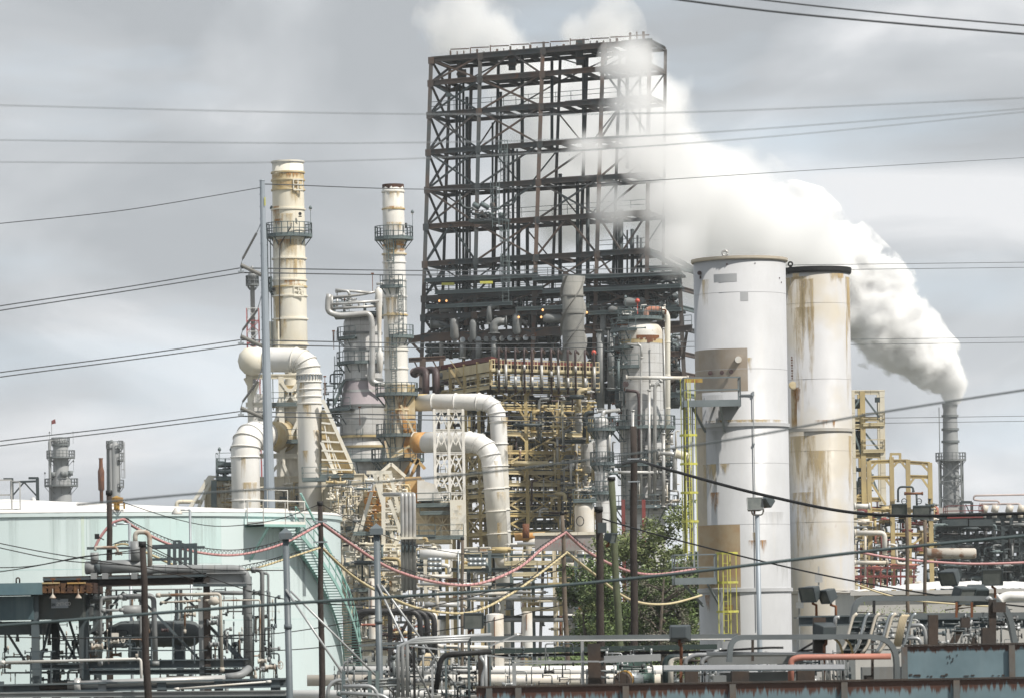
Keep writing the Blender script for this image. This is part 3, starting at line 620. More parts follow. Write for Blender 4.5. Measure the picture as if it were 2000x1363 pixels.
# ------------------------------------------------------------ grey stack with helical strakes
c = P(1121, 700, 482); S = Sc(482); st = thing('straked_stack', 'fat grey stack wrapped in spiral fins standing inside the coker frame', 'stack', (c.x, c.y, 0))
ct = P(1118, 540, 482); z1 = ct.z; m = MB(); r_ = 21*S; m.lathe((c.x, c.y, 0), [(r_*1.12, 0), (r_*1.08, P(1121, 700, 482).z), (r_, P(1118, 620, 482).z), (r_*.95, z1), (r_*.85, z1), (r_*.85, z1-2)], 40); m.build('shell', concrete, st)
for k in range(3):
    m = MB(); H = z1-P(1121, 740, 482).z; n_ = 60; pr = None
    for i in range(n_+1):
        a = R(k*120)+2*math.pi*1.05*i/n_; z = z1-H*i/n_; d = Vector((math.cos(-a), math.sin(-a), 0)); rr_ = r_*(.95+.13*i/n_)
        p0 = Vector((c.x, c.y, z))+d*(rr_-.05); p1 = Vector((c.x, c.y, z))+d*(rr_+.28)
        if pr: m.bar((pr[0]+pr[1])/2, (p0+p1)/2, .33, .07, up=Vector((0,0,1)))
        pr = (p0, p1)
    m.build('helical_strake', concrete, st)
for y in (578, 612, 645, 680): m = MB(); m.lathe((c.x, c.y, P(1120, y, 482).z), [(r_*1.0, -.08), (r_*1.09, -.08), (r_*1.09, .08), (r_*1.0, .08)], 40, flat=True); m.build('ring_flange', concrete, st)

# ============================================================ CENTRAL YELLOW UNIT
yu = thing('yellow_process_unit', 'cream yellow steel process structure with railed decks and a maroon roof edge in the centre', 'process structure', (P(1000, 1200, 440).x, 440, 0))
# plan: near corner at px 962, left wing recedes, right wing recedes
K0 = P(962, 900, 436).xy; KL = P(850, 900, 452).xy; KR = P(1168, 900, 444).xy
def V3(p, z): return Vector((p[0], p[1], z))
def kr(t, z, back=0): # right wing
    p = K0.lerp(KR, t); v = V3(p, z); return v+Vector((-.04*back, back, 0))
def kl(t, z, back=0):
    p = K0.lerp(KL, t); v = V3(p, z); return v+Vector((back*.2, back, 0))
def zk(py, px=962, D=436): return P(px, py, D).z
g_ = random.Random(9)
# left wing slab roof and fascia
zr = zk(702); m = MB(); m.hexa([kl(0, zr-.1), kl(1, zr-.1), kl(1, zr-.1, 12), kl(0, zr-.1, 12), kl(0, zr+.35), kl(1, zr+.35), kl(1, zr+.35, 12), kl(0, zr+.35, 12)]); m.build('roof', maroon, yu)
m = MB(); m.bar(kl(0, zr-.7), kl(1, zr-.7), .25, .95); m.build('fascia', yellowl, yu)
m = MB(); m.bar(kl(0, zr-1.5, .3), kl(1, zr-1.5, .3), .2, .3); m.build('fascia', heater, yu)
m = MB(); m.hexa([kr(0, zr-.3, 3), kr(1, zr-.3, 3), kr(1, zr-.3, 12), kr(0, zr-.3, 12), kr(0, zr+.1, 3), kr(1, zr+.1, 3), kr(1, zr+.1, 12), kr(0, zr+.1, 12)]); m.build('roof', maroon, yu)
tl = [0, .22, .45, .7, 1.0]; tr = [0, .32, .62, .92]
for wing, ts, tops_ in ((kl, tl, 702), (kr, tr, 703)):
    for t in ts:
        for bk in (0, 9):
            m = MB(); zt_ = zk(tops_) if wing is kl or bk else zk(752); m.ibeam(wing(t, 0, bk), wing(t, zt_, bk), .36 if bk == 0 else .28, .36, .09); m.build('column', yellow if bk == 0 else yellow, yu)
levels = [755, 797, 847, 882, 922, 945, 966, 1005, 1040]
for k, y in enumerate(levels):
    z = zk(y)
    for wing, ts in ((kl, tl), (kr, tr)):
        for t0, t1 in zip(ts, ts[1:]):
            if wing is kl and 0 < k < 3: continue
            for bk in (0, 9):
                m = MB(); m.ibeam(wing(t0, z, bk), wing(t1, z, bk), .25, .38 if bk == 0 else .26, .07); m.build('girder', yellowl if k in (0, 2, 4, 5) else yellow, yu)
        m = MB(); u = Vector((0, 0, .08))
        if k in (0, 1, 2, 4, 6, 7):
            m.hexa([wing(0, z+.26, .3), wing(ts[-1], z+.26, .3), wing(ts[-1], z+.26, 9), wing(0, z+.26, 9), wing(0, z+.34, .3), wing(ts[-1], z+.34, .3), wing(ts[-1], z+.34, 9), wing(0, z+.34, 9)]); m.build('deck', gsteel, yu)
            g = MB()
            if not (wing is kl and k in (1, 2)): railing(g, [wing(0, z+.34), wing(ts[-1], z+.34)], 1.1, .06, 1.5); g.build('railing', yellowl, yu)
    for wing, ts in ((kl, tl), (kr, tr)):
        if k+1 >= len(levels): break
        z2 = zk(levels[k+1])
        for t0, t1 in zip(ts, ts[1:]):
            if abs(z2-z) < 1.2 or (wing is kl and k < 3): continue
            m = MB(); kd = g_.choice('xkkx'); a, b = wing(t0, z), wing(t1, z); c_, d = wing(t0, z2), wing(t1, z2)
            if kd == 'x': m.bar(a, d, .15); m.bar(b, c_, .15)
            else:
                m.bar(a.lerp(b, .22), a.lerp(c_, .45), .18); m.build('brace', yellow, yu); m = MB(); m.bar(b.lerp(a, .22), b.lerp(d, .45), .18)
            m.build('brace', yellow, yu)
for i, (mt, nn) in enumerate(((dsteel, 40), (yellow, 90), (jackp, 80), (brown, 30), (gpipe, 50), (yellowl, 80))):
    clutter(yu, 966, 1162, 762, 1050, 438, nn, [mt], 320+i, 9, (.04, .14), (8, 50), merge='small_piping')
    clutter(yu, 905, 962, 720, 1060, 445, nn//3, [mt], 330+i, 5, (.04, .12), (8, 40), merge='small_piping')
# upper right balcony with tall white/brown risers (y 703-757)
zt2 = zk(722, 962)
for zz, mt in ((zk(703), yellowl), (zk(712), yellowl), (zk(722), yellowl), (zk(733), yellow), (zk(745), yellowl), (zk(757), yellowl)):
    m = MB(); m.bar(kr(0, zz, -1.2), kr(1.02, zz, -1.2), .07, .08 if zz not in (zk(757), zk(722)) else (.5 if zz == zk(757) else .22)); m.build('balcony_rail', mt, yu)
for i in range(34): t = i/33*1.02; m = MB(); m.bar(kr(t, zk(724), -1.2), kr(t, zk(703), -1.2), .08); m.build('balcony_post', yellowl, yu)
for i in range(20): t = i/19*1.02; m = MB(); m.bar(kr(t, zk(757), -1.2), kr(t, zk(742), -1.2), .08); m.build('balcony_post', yellowl, yu)
m = MB(); u = .1; m.hexa([kr(0, zk(757)-u, -1.4), kr(1.02, zk(757)-u, -1.4), kr(1.02, zk(757)-u, 3), kr(0, zk(757)-u, 3), kr(0, zk(757)+u, -1.4), kr(1.02, zk(757)+u, -1.4), kr(1.02, zk(757)+u, 3), kr(0, zk(757)+u, 3)]); m.build('balcony_floor', dsteel, yu)
m = MB(); m.hexa([kr(0, zk(724)-u, -1.2), kr(1, zk(724)-u, -1.2), kr(1, zk(724)-u, 3), kr(0, zk(724)-u, 3), kr(0, zk(724)+u, -1.2), kr(1, zk(724)+u, -1.2), kr(1, zk(724)+u, 3), kr(0, zk(724)+u, 3)]); m.build('balcony_floor', yellowl, yu)
for i in range(12):
    t = .06+i*.082+g_.uniform(-.01, .01); top = kr(t, zk(686), -1.6); mid = kr(t, zk(712), -1.6); mid2 = kr(t, zk(735), -1.6); bot = kr(t, zk(768), -1.6)
    m = MB(); m.tube(bend([kr(t+.045, zk(684), 1.0), top+Vector((0,0,.3)), bot], .5), .12, 8); ri = m.build('riser', brown, yu)
    m = MB(); m.tube([mid if i % 2 else mid2, bot.lerp(mid2, .4) if i % 3 else mid2+Vector((0,0,.6))], .15, 8) if (mid-mid2).length > 0 else None; m.build('riser_lagging', jackp, ri)
m = MB(); q = kr(.97, zk(684), -1.4); m.bar(q-Vector((0,0,1.5)), q, .08); m.lathe(q, [(.02,.28),(.2,.2),(.27,0),(.2,-.2),(.02,-.28)], 12); m.build('red_beacon', MT['beacon_red'], yu)
# stairs on left wing
for a, b in (((905, 757), (880, 722)), ((945, 757), (905, 722)), ((905, 930), (950, 880)), ((950, 975), (905, 930)), ((905, 1015), (950, 975)), ((950, 1055), (905, 1015))):
    m = MB(); D = 444; stair(m, P(*a, D), P(*b, D), 1.2, Vector((0,1,0)), .16); m.build('stair', yellow, yu)
for y in (880, 930, 975, 1015, 1055):
    m = MB(); a, b = P(898, y, 443.5), P(957, y, 443.5); m.bar(a, b, .2, .25); m.bar(a+Vector((0,3,0)), b+Vector((0,3,0)), .2, .25); m.box((a+b)/2+Vector((0,1.5,.1)), (b.x-a.x, 3, .08)); g = MB(); o = m.build('stair_landing', yellow, yu); railing(g, [a, b], 1.1, .06, 1.2); g.build('railing', yellow, o)
# inner equipment
clutter(yu, 966, 1160, 762, 1040, 437.5, 90, [jackp, gpipe, yellow, dsteel, rustpipe, brown, yellowl, jackp], 11, 9, (.08, .28), (20, 80))
clutter(yu, 855, 958, 712, 860, 446, 30, [gpipe, dsteel, yellow, brown], 12, 6)
for x0, x1, y0, y1 in ((970, 1040, 770, 800), (1045, 1150, 772, 800), (975, 1150, 885, 918), (970, 1155, 962, 1000), (860, 955, 725, 752), (975, 1150, 1012, 1050), (965, 1155, 806, 842), (970, 1100, 856, 880), (1040, 1150, 925, 943)):
    D = 449; a, b = P(x0, y1, D), P(x1, y0, D); m = MB(); n_ = 2
    for j in range(n_):
        zc = a.z+(b.z-a.z)*(j+.5)/n_; rr_ = (b.z-a.z)/n_*.46; m.tube([(a.x-.3, D+rr_, zc), (a.x, D+rr_, zc), (b.x, D+rr_, zc), (b.x+.3, D+rr_, zc)], [rr_*.4, rr_, rr_, rr_*.4], 14)
    m.build('backing_cylinders', gpipe, yu)  # added cylinders, a backing for the shaded inside of the unit
for px, y0, y1, w_, mt in ((1147, 855, 920, 24, jacket), (1068, 865, 945, 9, yellow), (1128, 865, 1000, 6, jackp), (1012, 860, 1000, 5, jackp), (1060, 780, 850, 5, jackp), (1130, 790, 840, 14, jacket), (984, 812, 840, 20, salmon), (1047, 865, 1040, 4, gpipe), (1100, 930, 1040, 4, gpipe)):
    D = 441; S = Sc(D); q = P(px, y1, D); z1_ = P(px, y0, D).z; m = MB(); m.lathe(q, [(w_*S*.2, -.2), (w_*S/2, 0)]+dome(w_*S/2, w_*S*.2, z1_-q.z), 20); m.build('vessel', mt, yu)
# brown hairpin pipes at left (835,740)
for px in (822, 842): pipe(yu, [P(px-12, 728, 449), P(px-8, 722, 448), P(px+10, 722, 447), P(px+10, 775, 446)], 7*Sc(447), brown, 'hairpin_pipe', br=1.2)
m = MB()
for x in (828, 863): m.ibeam(P(x, 790, 450), P(x, 700, 450), .4, .4, .1)
m.ibeam(P(798, 703, 450), P(870, 699, 450), .4, .5, .1); m.bar(P(808, 703, 450), P(824, 735, 450), .15); m.bar(P(845, 703, 450), P(862, 735, 450), .15); m.ibeam(P(798, 762, 450), P(866, 756, 450), .3, .4, .1); m.build('pipe_portal', coker_r, yu)
# ============================================================ LEFT WHITE STACK
D = 400; S = Sc(D)
c = P(566, 560, D)
s1 = thing('exhaust_stack', 'tallest cream white exhaust stack with one big railed ring platform and rust stained bands', 'stack', (c.x, c.y, 0))
m = MB(); m.lathe((c.x, c.y, 0), [(w_*S/2, P(566, py, D).z) for py, w_ in ((1000, 64), (800, 64), (790, 62), (735, 22), (700, 40), (676, 66), (560, 65), (505, 63), (440, 63), (372, 62), (316, 61))]+[(28*S, P(566, 316, D).z), (28*S, P(566, 340, D).z)], 56); m.build('shell', cream, s1)
cxy = c
for py, w_, mt in ((317, 61, cream), (338, 62, creamr), (353, 62, creamr), (372, 62, creamr), (410, 62, cream), (506, 64, cream), (548, 64, cream), (561, 64, creamr), (579, 65, cream), (624, 66, cream), (674, 66, cream)):
    m = MB(); m.lathe((c.x, c.y, P(566, py, D).z), [(w_*S/2-.03, -.07), (w_*S/2+.12, -.07), (w_*S/2+.12, .07), (w_*S/2-.03, .07)], 48, flat=True); m.build('stiffener_ring', mt, s1)
for y0, y1, mt in ((341, 352, 'a'), (354, 371, 'b')):
    z0, z1 = P(566, y1, D).z, P(566, y0, D).z; m = MB(); m.lathe((c.x, c.y, 0), [(31.3*S, z0), (31.3*S, z1)], 56); m.build('stained_band', creamr, s1)
for y0, y1, x in ((354, 371, 585), (562, 578, 586)):
    m = MB(); q = P(x, y1, D-1.55); h = P(x, y0, D).z-q.z
    for i in range(3): m.bar(q+Vector((-.55+i*.42, i*.12, 0)), q+Vector((-.55+i*.42, i*.12, h)), .1)
    m.bar(q+Vector((-.55, 0, h*.5)), q+Vector((.35, .2, h*.5)), .1); m.bar(q+Vector((-.55, 0, h)), q+Vector((.35, .2, h)), .12); m.bar(q+Vector((-.55, 0, 0)), q+Vector((.35, .2, 0)), .12); m.build('lifting_bracket', cream, s1)
ring_platform(s1, c, 31*S, 46*S, P(566, 461, D).z, gsteel, h=1.15, w=.07)
ring_platform(s1, c, 32*S, 42*S, P(566, 565, D).z, gsteel, 150, 215, h=1.1, w=.07)
m = MB(); q = P(530, 560, D); ladder(m, (c.x-36*S, c.y-.4), P(566, 800, D).z, P(566, 463, D).z, Vector((-1,0,0)), t=.06); m.build('caged_ladder', gsteel, s1)
m = MB(); m.tube([P(547, 660, D-1.4), P(546, 600, D-1.45), P(546, 510, D-1.5), P(547, 478, D-1.5), P(560, 456, D-1.6), P(568, 445, D-1.7), P(569, 436, D-1.7)], .05, 6); m.build('conduit', blackp, s1)
for px in (531, 607): lamp(s1, P(px, 448, D), gsteel, lampw, 1.9)
m = MB(); q = P(586, 418, D-1.55); m.tube([q, q+Vector((0,-.05,0))], .16, 10); m.box(q+Vector((0,-.03,-.25)), (.3,.05,.12)); m.build('port_cover', blackp, s1)
for k0, k1, y0, y1, mt in ((-1, .1, 339, 353, st_band), (-.2, 1, 341, 352, st_rust), (-1, 1, 354, 371, st_band), (-1, -.5, 405, 445, st_rust), (-.9, .4, 420, 460, st_tan), (-.9, -.3, 430, 446, st_rust), (-1, .9, 470, 520, st_tan), (-.95, .2, 470, 500, st_rust), (-.7, .6, 508, 560, st_tan), (-.5, .7, 550, 562, st_rust), (-.2, .9, 557, 563, st_rust), (-.9, -.2, 560, 620, st_tan), (-1, -.3, 580, 670, st_tan), (.1, .9, 374, 405, st_tan), (-.9, -.1, 626, 672, st_tan), (.2, .9, 510, 545, st_tan)):
    cstain(s1, c, 31.6*S+(y0-316)*S*.006, k0, k1, P(566, y1, D).z, P(566, y0, D).z, mt, .02)
# square duct on the left of its foot
m = MB(); a = P(540, 700, D+1); m.box((a.x, a.y, (a.z+P(540, 628, D).z)/2), (1.6, 2.2, P(540, 628, D).z-a.z)); m.build('side_duct', cream, s1)
m = MB(); m.bar(P(545, 700, D-1.6), P(544, 628, D-1.6), .14); m.build('brace_bar', cream, s1)
# upper duct
D2 = 396; S2 = Sc(D2)
def duct(name, label, pts, r, mt, D_, br, ringsn=1.6, parts=None, cat='flue duct'):
    pts = [Vector(p) for p in pts]; root = thing(name, label, cat, (pts[-1].x, pts[-1].y, 0)); path = bend(pts, br, 4)
    m = MB(); m.tube(path, r, 32); m.build('duct_shell', mt, root)
    for a, b in zip(path, path[1:]):
        L_ = (b-a).length; k = max(1, int(L_/ringsn))
        d = (b-a).normalized()
        for i in range(k if L_ > 1 else 1):
            q = a.lerp(b, (i+.0)/k) if i or True else a; m = MB(); m.tube([q-d*.05, q+d*.05], r+.09, 32); m.build('duct_ring', mt, root)
    return root
d1 = duct('flue_duct', 'large white duct bending down from the tallest stack, with a grey bellows below its elbow', [P(500, 703, D2+2.6), P(500, 703, D2)+Vector((-.1,0,0)), P(602, 703, D2-2), P(604, 760, D2-2), Vector((P(608, 1100, D2-2).x, D2-2, 0))], 23.5*S2, white, D2, 2.1, 7.8)
m = MB(); q = P(604, 736, D2-2)
for i in range(26): a = 2*math.pi*i/26; m.box((q.x+24.6*S2*math.cos(a), q.y+24.6*S2*math.sin(a), q.z), (.1, .1, .45), a)
m.build('bellows', galv, d1)
m = MB(); q = P(492, 706, D2-.6); m.lathe(q, [(.02, 1.35), (.7, 1.2), (1.15, .75), (1.32, .1), (1.15, -.6), (.7, -1.1), (.02, -1.3)], 24); m.build('duct_end', cream, d1)
for cc_, r0, kk in ((P(606, 850, D2-2), 23.5*S2, ((-1, -.3, 745, 800), (-.6, .2, 790, 830), (.2, .9, 840, 900), (-.9, -.1, 880, 950))), (P(482, 950, 392.5), 28*Sc(392), ((-.9, .1, 892, 950), (-.3, .8, 940, 1000)))):
    for k0, k1, y0, y1 in kk: cstain(d1, cc_, r0, k0, k1, P(600, y1, cc_.y).z, P(600, y0, cc_.y).z, st_tan, .02)
# lower duct
d2 = duct('flue_duct', 'fat white duct with yellowed elbow behind the teal tank, lower left of the tallest stack', [P(552, 850, 399), P(478, 850, 392.5), Vector((P(484, 1100, 392.5).x, 392.5, 0))], 28*Sc(392), white, 392, 2.0, 3.7)
m = MB(); m.tube([P(520, 851, 396), P(548, 851, 398.6)], 29*Sc(396), 32); m.tube([P(548, 851, 398.6), P(554, 851, 399.2)], 33*Sc(396), 32); m.build('stained_sleeve', creamr, d2)
# support frame round the stack foot
sf = thing('stack_support_frame', 'cream braced steel frame carrying the big duct and hopper under the tallest stack', 'steel frame', (c.x, c.y, 0))
Df = 398
xs = [488, 549, 583]
for x in xs:
    for dd in (0, 6): m = MB(); a = P(x, 735, Df+dd); m.ibeam((a.x, a.y, 0), a, .5, .5, .12); m.build('column', cream, sf)
for y in (735, 790, 890, 975):
    for dd in (0, 6): m = MB(); m.ibeam(P(480, y, Df+dd), P(594, y, Df+dd), .35, .45, .1); m.build('beam', cream, sf)
for a, b in (((488, 790), (505, 745)), ((549, 745), (583, 790)), ((583, 745), (552, 790)), ((549, 890), (592, 800)), ((583, 975), (549, 895)), ((549, 975), (590, 905)), ((488, 975), (549, 900)), ((488, 745), (488, 790)), ((500, 890), (549, 800)), ((497, 1000), (549, 960)), ((478, 738), (492, 765)), ((594, 738), (580, 762))):
    m = MB(); m.bar(P(*a, Df-.2), P(*b, Df-.2), .26); m.build('brace', cream, sf)
m = MB(); m.box(P(508, 800, Df+4), (42*S, 3, 60*S)); m.build('casing_panel', white, sf)
m = MB(); q = P(572, 905, Df+2); m.lathe((q.x, q.y, 0), [(24*S, P(572, 1000, Df).z), (24*S, P(572, 800, Df).z), (10*S, P(572, 735, Df).z)], 24); m.build('hopper', cream, sf)
box_platform(sf, P(545, 862, Df-1).xy, P(592, 862, Df-1).xy, 3, P(560, 862, Df).z, gsteel)
box_platform(sf, P(520, 790, Df-.5).xy, P(592, 790, Df-.5).xy, 3, P(560, 789, Df).z, gsteel)
clutter(sf, 545, 595, 820, 900, Df+.5, 14, [gsteel, dsteel, gpipe], 21, 3, (.06, .15), (10, 30))
for z_ in (755, 766): m = MB(); m.ibeam(P(545, z_, Df), P(594, z_, Df), .2, .3, .08); m.build('beam', creamr, sf)

# ============================================================ SECOND STACK
D = 420; S = Sc(D); c = P(771, 560, D)
s2 = thing('exhaust_stack', 'slimmer white stack with a charred rim and two railed platforms, right of the tallest one', 'stack', (c.x, c.y, 0))
m = MB(); m.lathe((c.x, c.y, 0), [(w_*S/2, P(771, py, D).z) for py, w_ in ((930, 46), (755, 46), (750, 46), (640, 46), (500, 43), (447, 43), (365, 42))]+[(19*S, P(771, 363, D).z), (19*S, P(771, 375, D).z)], 48); m.build('shell', white, s2)
m = MB(); n_ = 48; rr_ = 21.2*S
for i in range(n_):
    a0, a1 = 2*math.pi*i/n_, 2*math.pi*(i+1)/n_; z1 = P(771, 362, D).z+.06; f0 = .35+.3*noise.noise(Vector((i*.35, 0, 0)))+.12*noise.noise(Vector((i*1.1, 5, 0))); i2 = (i+1) % n_; f1 = .35+.3*noise.noise(Vector((i2*.35, 0, 0)))+.12*noise.noise(Vector((i2*1.1, 5, 0)))
    m.quad((c.x+rr_*math.cos(a0), c.y+rr_*math.sin(a0), z1-f0), (c.x+rr_*math.cos(a1), c.y+rr_*math.sin(a1), z1-f1), (c.x+rr_*math.cos(a1), c.y+rr_*math.sin(a1), z1), (c.x+rr_*math.cos(a0), c.y+rr_*math.sin(a0), z1))
m.build('charred_rim', mat('char', (.05,.025,.02), (.10,.04,.02), 2, rough=.8), s2)
for py, w_, mt in ((375, 42, white), (409, 42, creamr), (472, 43, creamr), (480, 43, orange), (497, 45, creamr), (513, 43, white), (548, 44, white), (580, 45, white), (616, 46, creamr), (684, 46, white), (720, 46, white), (750, 47, cream), (800, 47, creamr), (850, 47, creamr)):
    m = MB(); m.lathe((c.x, c.y, P(771, py, D).z), [(w_*S/2-.03, -.07), (w_*S/2+.1, -.07), (w_*S/2+.1, .07), (w_*S/2-.03, .07)], 40, flat=True); m.build('stiffener_ring', mt, s2)
m = MB(); m.lathe((c.x, c.y, 0), [(23.3*S, P(771, 900, D).z), (23.3*S, P(771, 755, D).z)], 40); m.build('lower_casing', heater, s2)
ring_platform(s2, c, 21*S, 38*S, P(771, 466, D).z, gsteel, h=1.15, w=.07)
ring_platform(s2, c, 22*S, 33*S, P(771, 561, D).z, gsteel, 210, 300, h=1.1, w=.07)
ring_platform(s2, c, 22*S, 36*S, P(771, 658, D).z, gsteel, 250, 370, h=1.1, w=.07)
ring_platform(s2, c, 22*S, 42*S, P(771, 770, D).z, gsteel, 160, 380, h=1.1, w=.07)
ring_platform(s2, c, 22*S, 42*S, P(771, 850, D).z, gsteel, 160, 380, h=1.1, w=.07)
ring_platform(s2, c, 22*S, 52*S, P(771, 898, D).z, gsteel, 150, 390, h=1.1, w=.07)
for a_, y0, y1 in ((258, 556, 470), (300, 655, 565), (262, 766, 660), (250, 896, 772)):
    m = MB(); d = Vector((math.cos(R(a_)), math.sin(R(a_)), 0)); q = c+d*(24.5*S); ladder(m, q.xy, P(771, y0, D).z, P(771, y1, D).z, d, t=.06); m.build('caged_ladder', gsteel, s2)
for px in (754, 806): lamp(s2, P(px, 448, D), gsteel, lampw, 1.6)
m = MB(); m.tube([P(793, 446, D-.6), P(793, 436, D-.6)], .12, 8); m.build('sampling_probe', blackp, s2)
for pts in (((783, 790), (815, 860)), ((748, 905), (800, 870)), ((752, 860), (760, 900))):
    m = MB(); m.bar(P(*pts[0], D-1.6), P(*pts[1], D-1.6), .2); m.build('brace', creamr, s2)
for k0, k1, y0, y1, mt in ((-.9, .9, 376, 400, st_tan), (-.8, .9, 405, 412, st_rust), (-.9, .9, 436, 462, st_tan), (-1, 1, 470, 498, st_band), (-.2, 1, 472, 495, st_rust), (-1, -.2, 498, 540, st_tan), (.1, 1, 488, 500, st_rust), (-.9, .3, 583, 640, st_tan), (-.8, .8, 612, 640, st_tan), (-1, 0, 660, 740, st_tan), (-.9, .9, 752, 800, st_tan), (-.8, .3, 800, 850, st_rust), (0, 1, 770, 890, st_rust)):
    cstain(s2, c, 22.2*S+(y0-362)*S*.0045, k0, k1, P(771, y1, D).z, P(771, y0, D).z, mt, .03)
m = MB(); m.box(P(800, 785, D+1), (22*S, 3.0, 66*S)); m.build('casing_box', creamr, s2)
m = MB(); m.box(P(801, 862, D+.5), (24*S, 3.2, 80*S)); m.build('casing_box', orange, s2)
for i, q0 in enumerate(((790, 925), (815, 905), (800, 935), (830, 915))): m = MB(); m.bar(P(*q0, D-2), P(q0[0]+18*(-1)**i, 895, D-2), .3); m.build('brace', orange, s2)
d3 = duct('flue_duct', 'upper cream duct leaving the slimmer stack and turning down in a mitred elbow', [P(803, 786, 421), P(972, 784, 418), Vector((P(988, 1100, 418).x, 418, 0))], 16.5*Sc(419), white, 419, 2.0, 2.1)
d4 = duct('flue_duct', 'lower wider white duct leaving the slimmer stack, orange with rust where it starts', [P(812, 864, 416), P(958, 862, 412), P(975, 1086, 412)], 20*Sc(412), white, 412, 2.4, 2.1)
for cc_, r0, dr, kk in ((P(975, 980, 412), 20*Sc(412), d4, ((-1, 0, 900, 960), (-.5, .8, 960, 1000), (-.9, .3, 1020, 1080))), (P(988, 900, 418), 16.5*Sc(419), d3, ((-1, .5, 815, 860), (0, .95, 870, 940)))):
    for k0, k1, y0, y1 in kk: cstain(dr, (cc_.x, cc_.y, 0), r0, k0, k1, P(980, y1, cc_.y).z, P(980, y0, cc_.y).z, st_tan, .02)
m = MB(); m.tube([P(808, 864, 416), P(832, 863.5, 415.5)], 20.5*Sc(412), 32); m.build('rusty_collar', orange, d4)
m = MB(); m.tube([P(832, 863.5, 415.5), P(858, 863.3, 415)], 20.3*Sc(412), 32); m.build('stained_collar', creamr, d4)
m = MB(); m.tube([P(803, 786, 421), P(835, 785.5, 420.5)], 16.9*Sc(419), 32); m.build('stained_collar', creamr, d3)
m = MB(); m.tube(bend([P(975, 1086, 412)+Vector((0,0,1)), P(976, 1100, 412), P(1040, 1096, 410)], 1.0), 11*Sc(412), 20); m.build('branch_elbow', dome_w, d4)
# white lattice tower
D = 408; wt = thing('lattice_tower', 'white lattice steel tower crossing in front of the two big ducts', 'steel tower', (P(875, 1100, D).x, D, 0))
xs = [848, 876, 904]; ys = [802, 840, 885, 925, 963, 1010, 1060]
for dd in (0, 3.5):
    for x in xs:
        m = MB(); a = P(x, 800, D+dd); m.ibeam((a.x, a.y, 0), a, .26, .26, .06); m.build('column', white, wt)
    for y in ys[:-1]: m = MB(); m.ibeam(P(xs[0], y, D+dd), P(xs[-1]+.7*(0), y, D+dd), .2, .26, .06); m.build('beam', white, wt)
    for y0, y1 in zip(ys, ys[1:]):
        for x0, x1 in zip(xs, xs[1:]):
            m = MB(); xm = (x0+x1)/2; ym = (y0+y1)/2
            m.bar(P(x0, y1, D+dd), P(xm, y0, D+dd), .13); m.bar(P(x1, y1, D+dd), P(xm, y0, D+dd), .13); m.bar(P(x0, y0+3, D+dd), P(xm, ym+6, D+dd), .12); m.bar(P(x1, y0+3, D+dd), P(xm, ym+6, D+dd), .12); m.build('lattice_panel', white, wt)
m = MB(); 
for x in xs: m.bar(P(x, 800, D), P(x, 800, D+3.5), .2)
m.build('top_tie', white, wt)

# ============================================================ CRACKER REACTOR VESSEL
D = 452; S = Sc(D); c = P(709, 700, D)
rv = thing('reactor_vessel', 'tall grey jacketed reactor with a mauve cone, pipes and a railed deck on top', 'reactor vessel', (c.x, c.y, 0))
m = MB(); m.lathe((c.x, c.y, 0), [(w_*S/2, P(709, py, D).z) for py, w_ in ((930, 100), (866, 100), (860, 92), (850, 96), (793, 95))], 56); m.build('lower_shell', jacket, rv)
m = MB(); m.lathe((c.x, c.y, 0), [(w_*S/2, P(709, py, D).z) for py, w_ in ((793, 95), (790, 92), (745, 76), (742, 74))], 56); m.build('cone', mauve, rv)
m = MB(); m.lathe((c.x, c.y, 0), [(w_*S/2, P(709, py, D).z) for py, w_ in ((767, 84.5), (762, 83))], 56); m.build('cone_band', jackp, rv)
m = MB(); m.lathe((c.x, c.y, 0), [(37*S, P(709, 742, D).z)]+dome(37*S, 20*S, P(709, 632, D).z, 7), 56); m.build('upper_shell', jacket, rv)
for y, w_ in ((742, 76), (793, 97), (652, 75), (684, 75), (851, 98)): m = MB(); m.lathe((c.x, c.y, P(709, y, D).z), [(w_*S/2-.04, -.12), (w_*S/2+.08, -.12), (w_*S/2+.08, .12), (w_*S/2-.04, .12)], 48, flat=True); m.build('jacket_band', gpipe, rv)
for y in (853, 873): m = MB(); m.lathe((c.x, c.y, P(709, y, D).z), [(48*S, -.12), (54*S, -.12), (54*S, .12), (48*S, .12), (48*S, -.12)], 32, R(190), R(350), True); m.build('support_ring', yellow, rv)
for y, w1, a0, a1 in ((661, 50, 165, 255), (709, 52, 160, 330), (800, 72, 150, 250), (850, 70, 150, 215), (900, 75, 250, 350), (896, 66, 160, 240)):
    ring_platform(rv, c, 38*S, w1*S, P(709, y, D).z, gsteel, a0, a1, 1.15, .07)
a = P(650, 612, D-3); b = P(746, 606, D-3); box_platform(rv, a.xy, b.xy, 7, a.z, gsteel, 1.2, w=.07)
for k, pts in enumerate((((643, 575), (640, 590), (640, 610), (662, 617), (722, 612), (727, 630), (727, 745), (740, 750), (755, 750)), ((655, 570), (680, 568), (720, 572)), ((640, 582), (700, 577), (735, 570)), ((645, 595), (740, 588)), ((650, 603), (742, 598)), ((738, 560), (738, 596), (748, 596)),
                         ((648, 577), (648, 606)), ((735, 555), (750, 553), (750, 600)), ((718, 706), (720, 740), (727, 752), (755, 752)), ((655, 566), (680, 569), (683, 577)))):
    m = MB(); r = (5.5 if k == 0 else 2.6)*S; D_ = D-4.2+(k % 3)*.8 if k else D-4.6; m.tube(bend([P(x, y, D_) for x, y in pts], .9), r, 12); m.build('overhead_line' if k < 8 else 'pipe', jackp, rv)
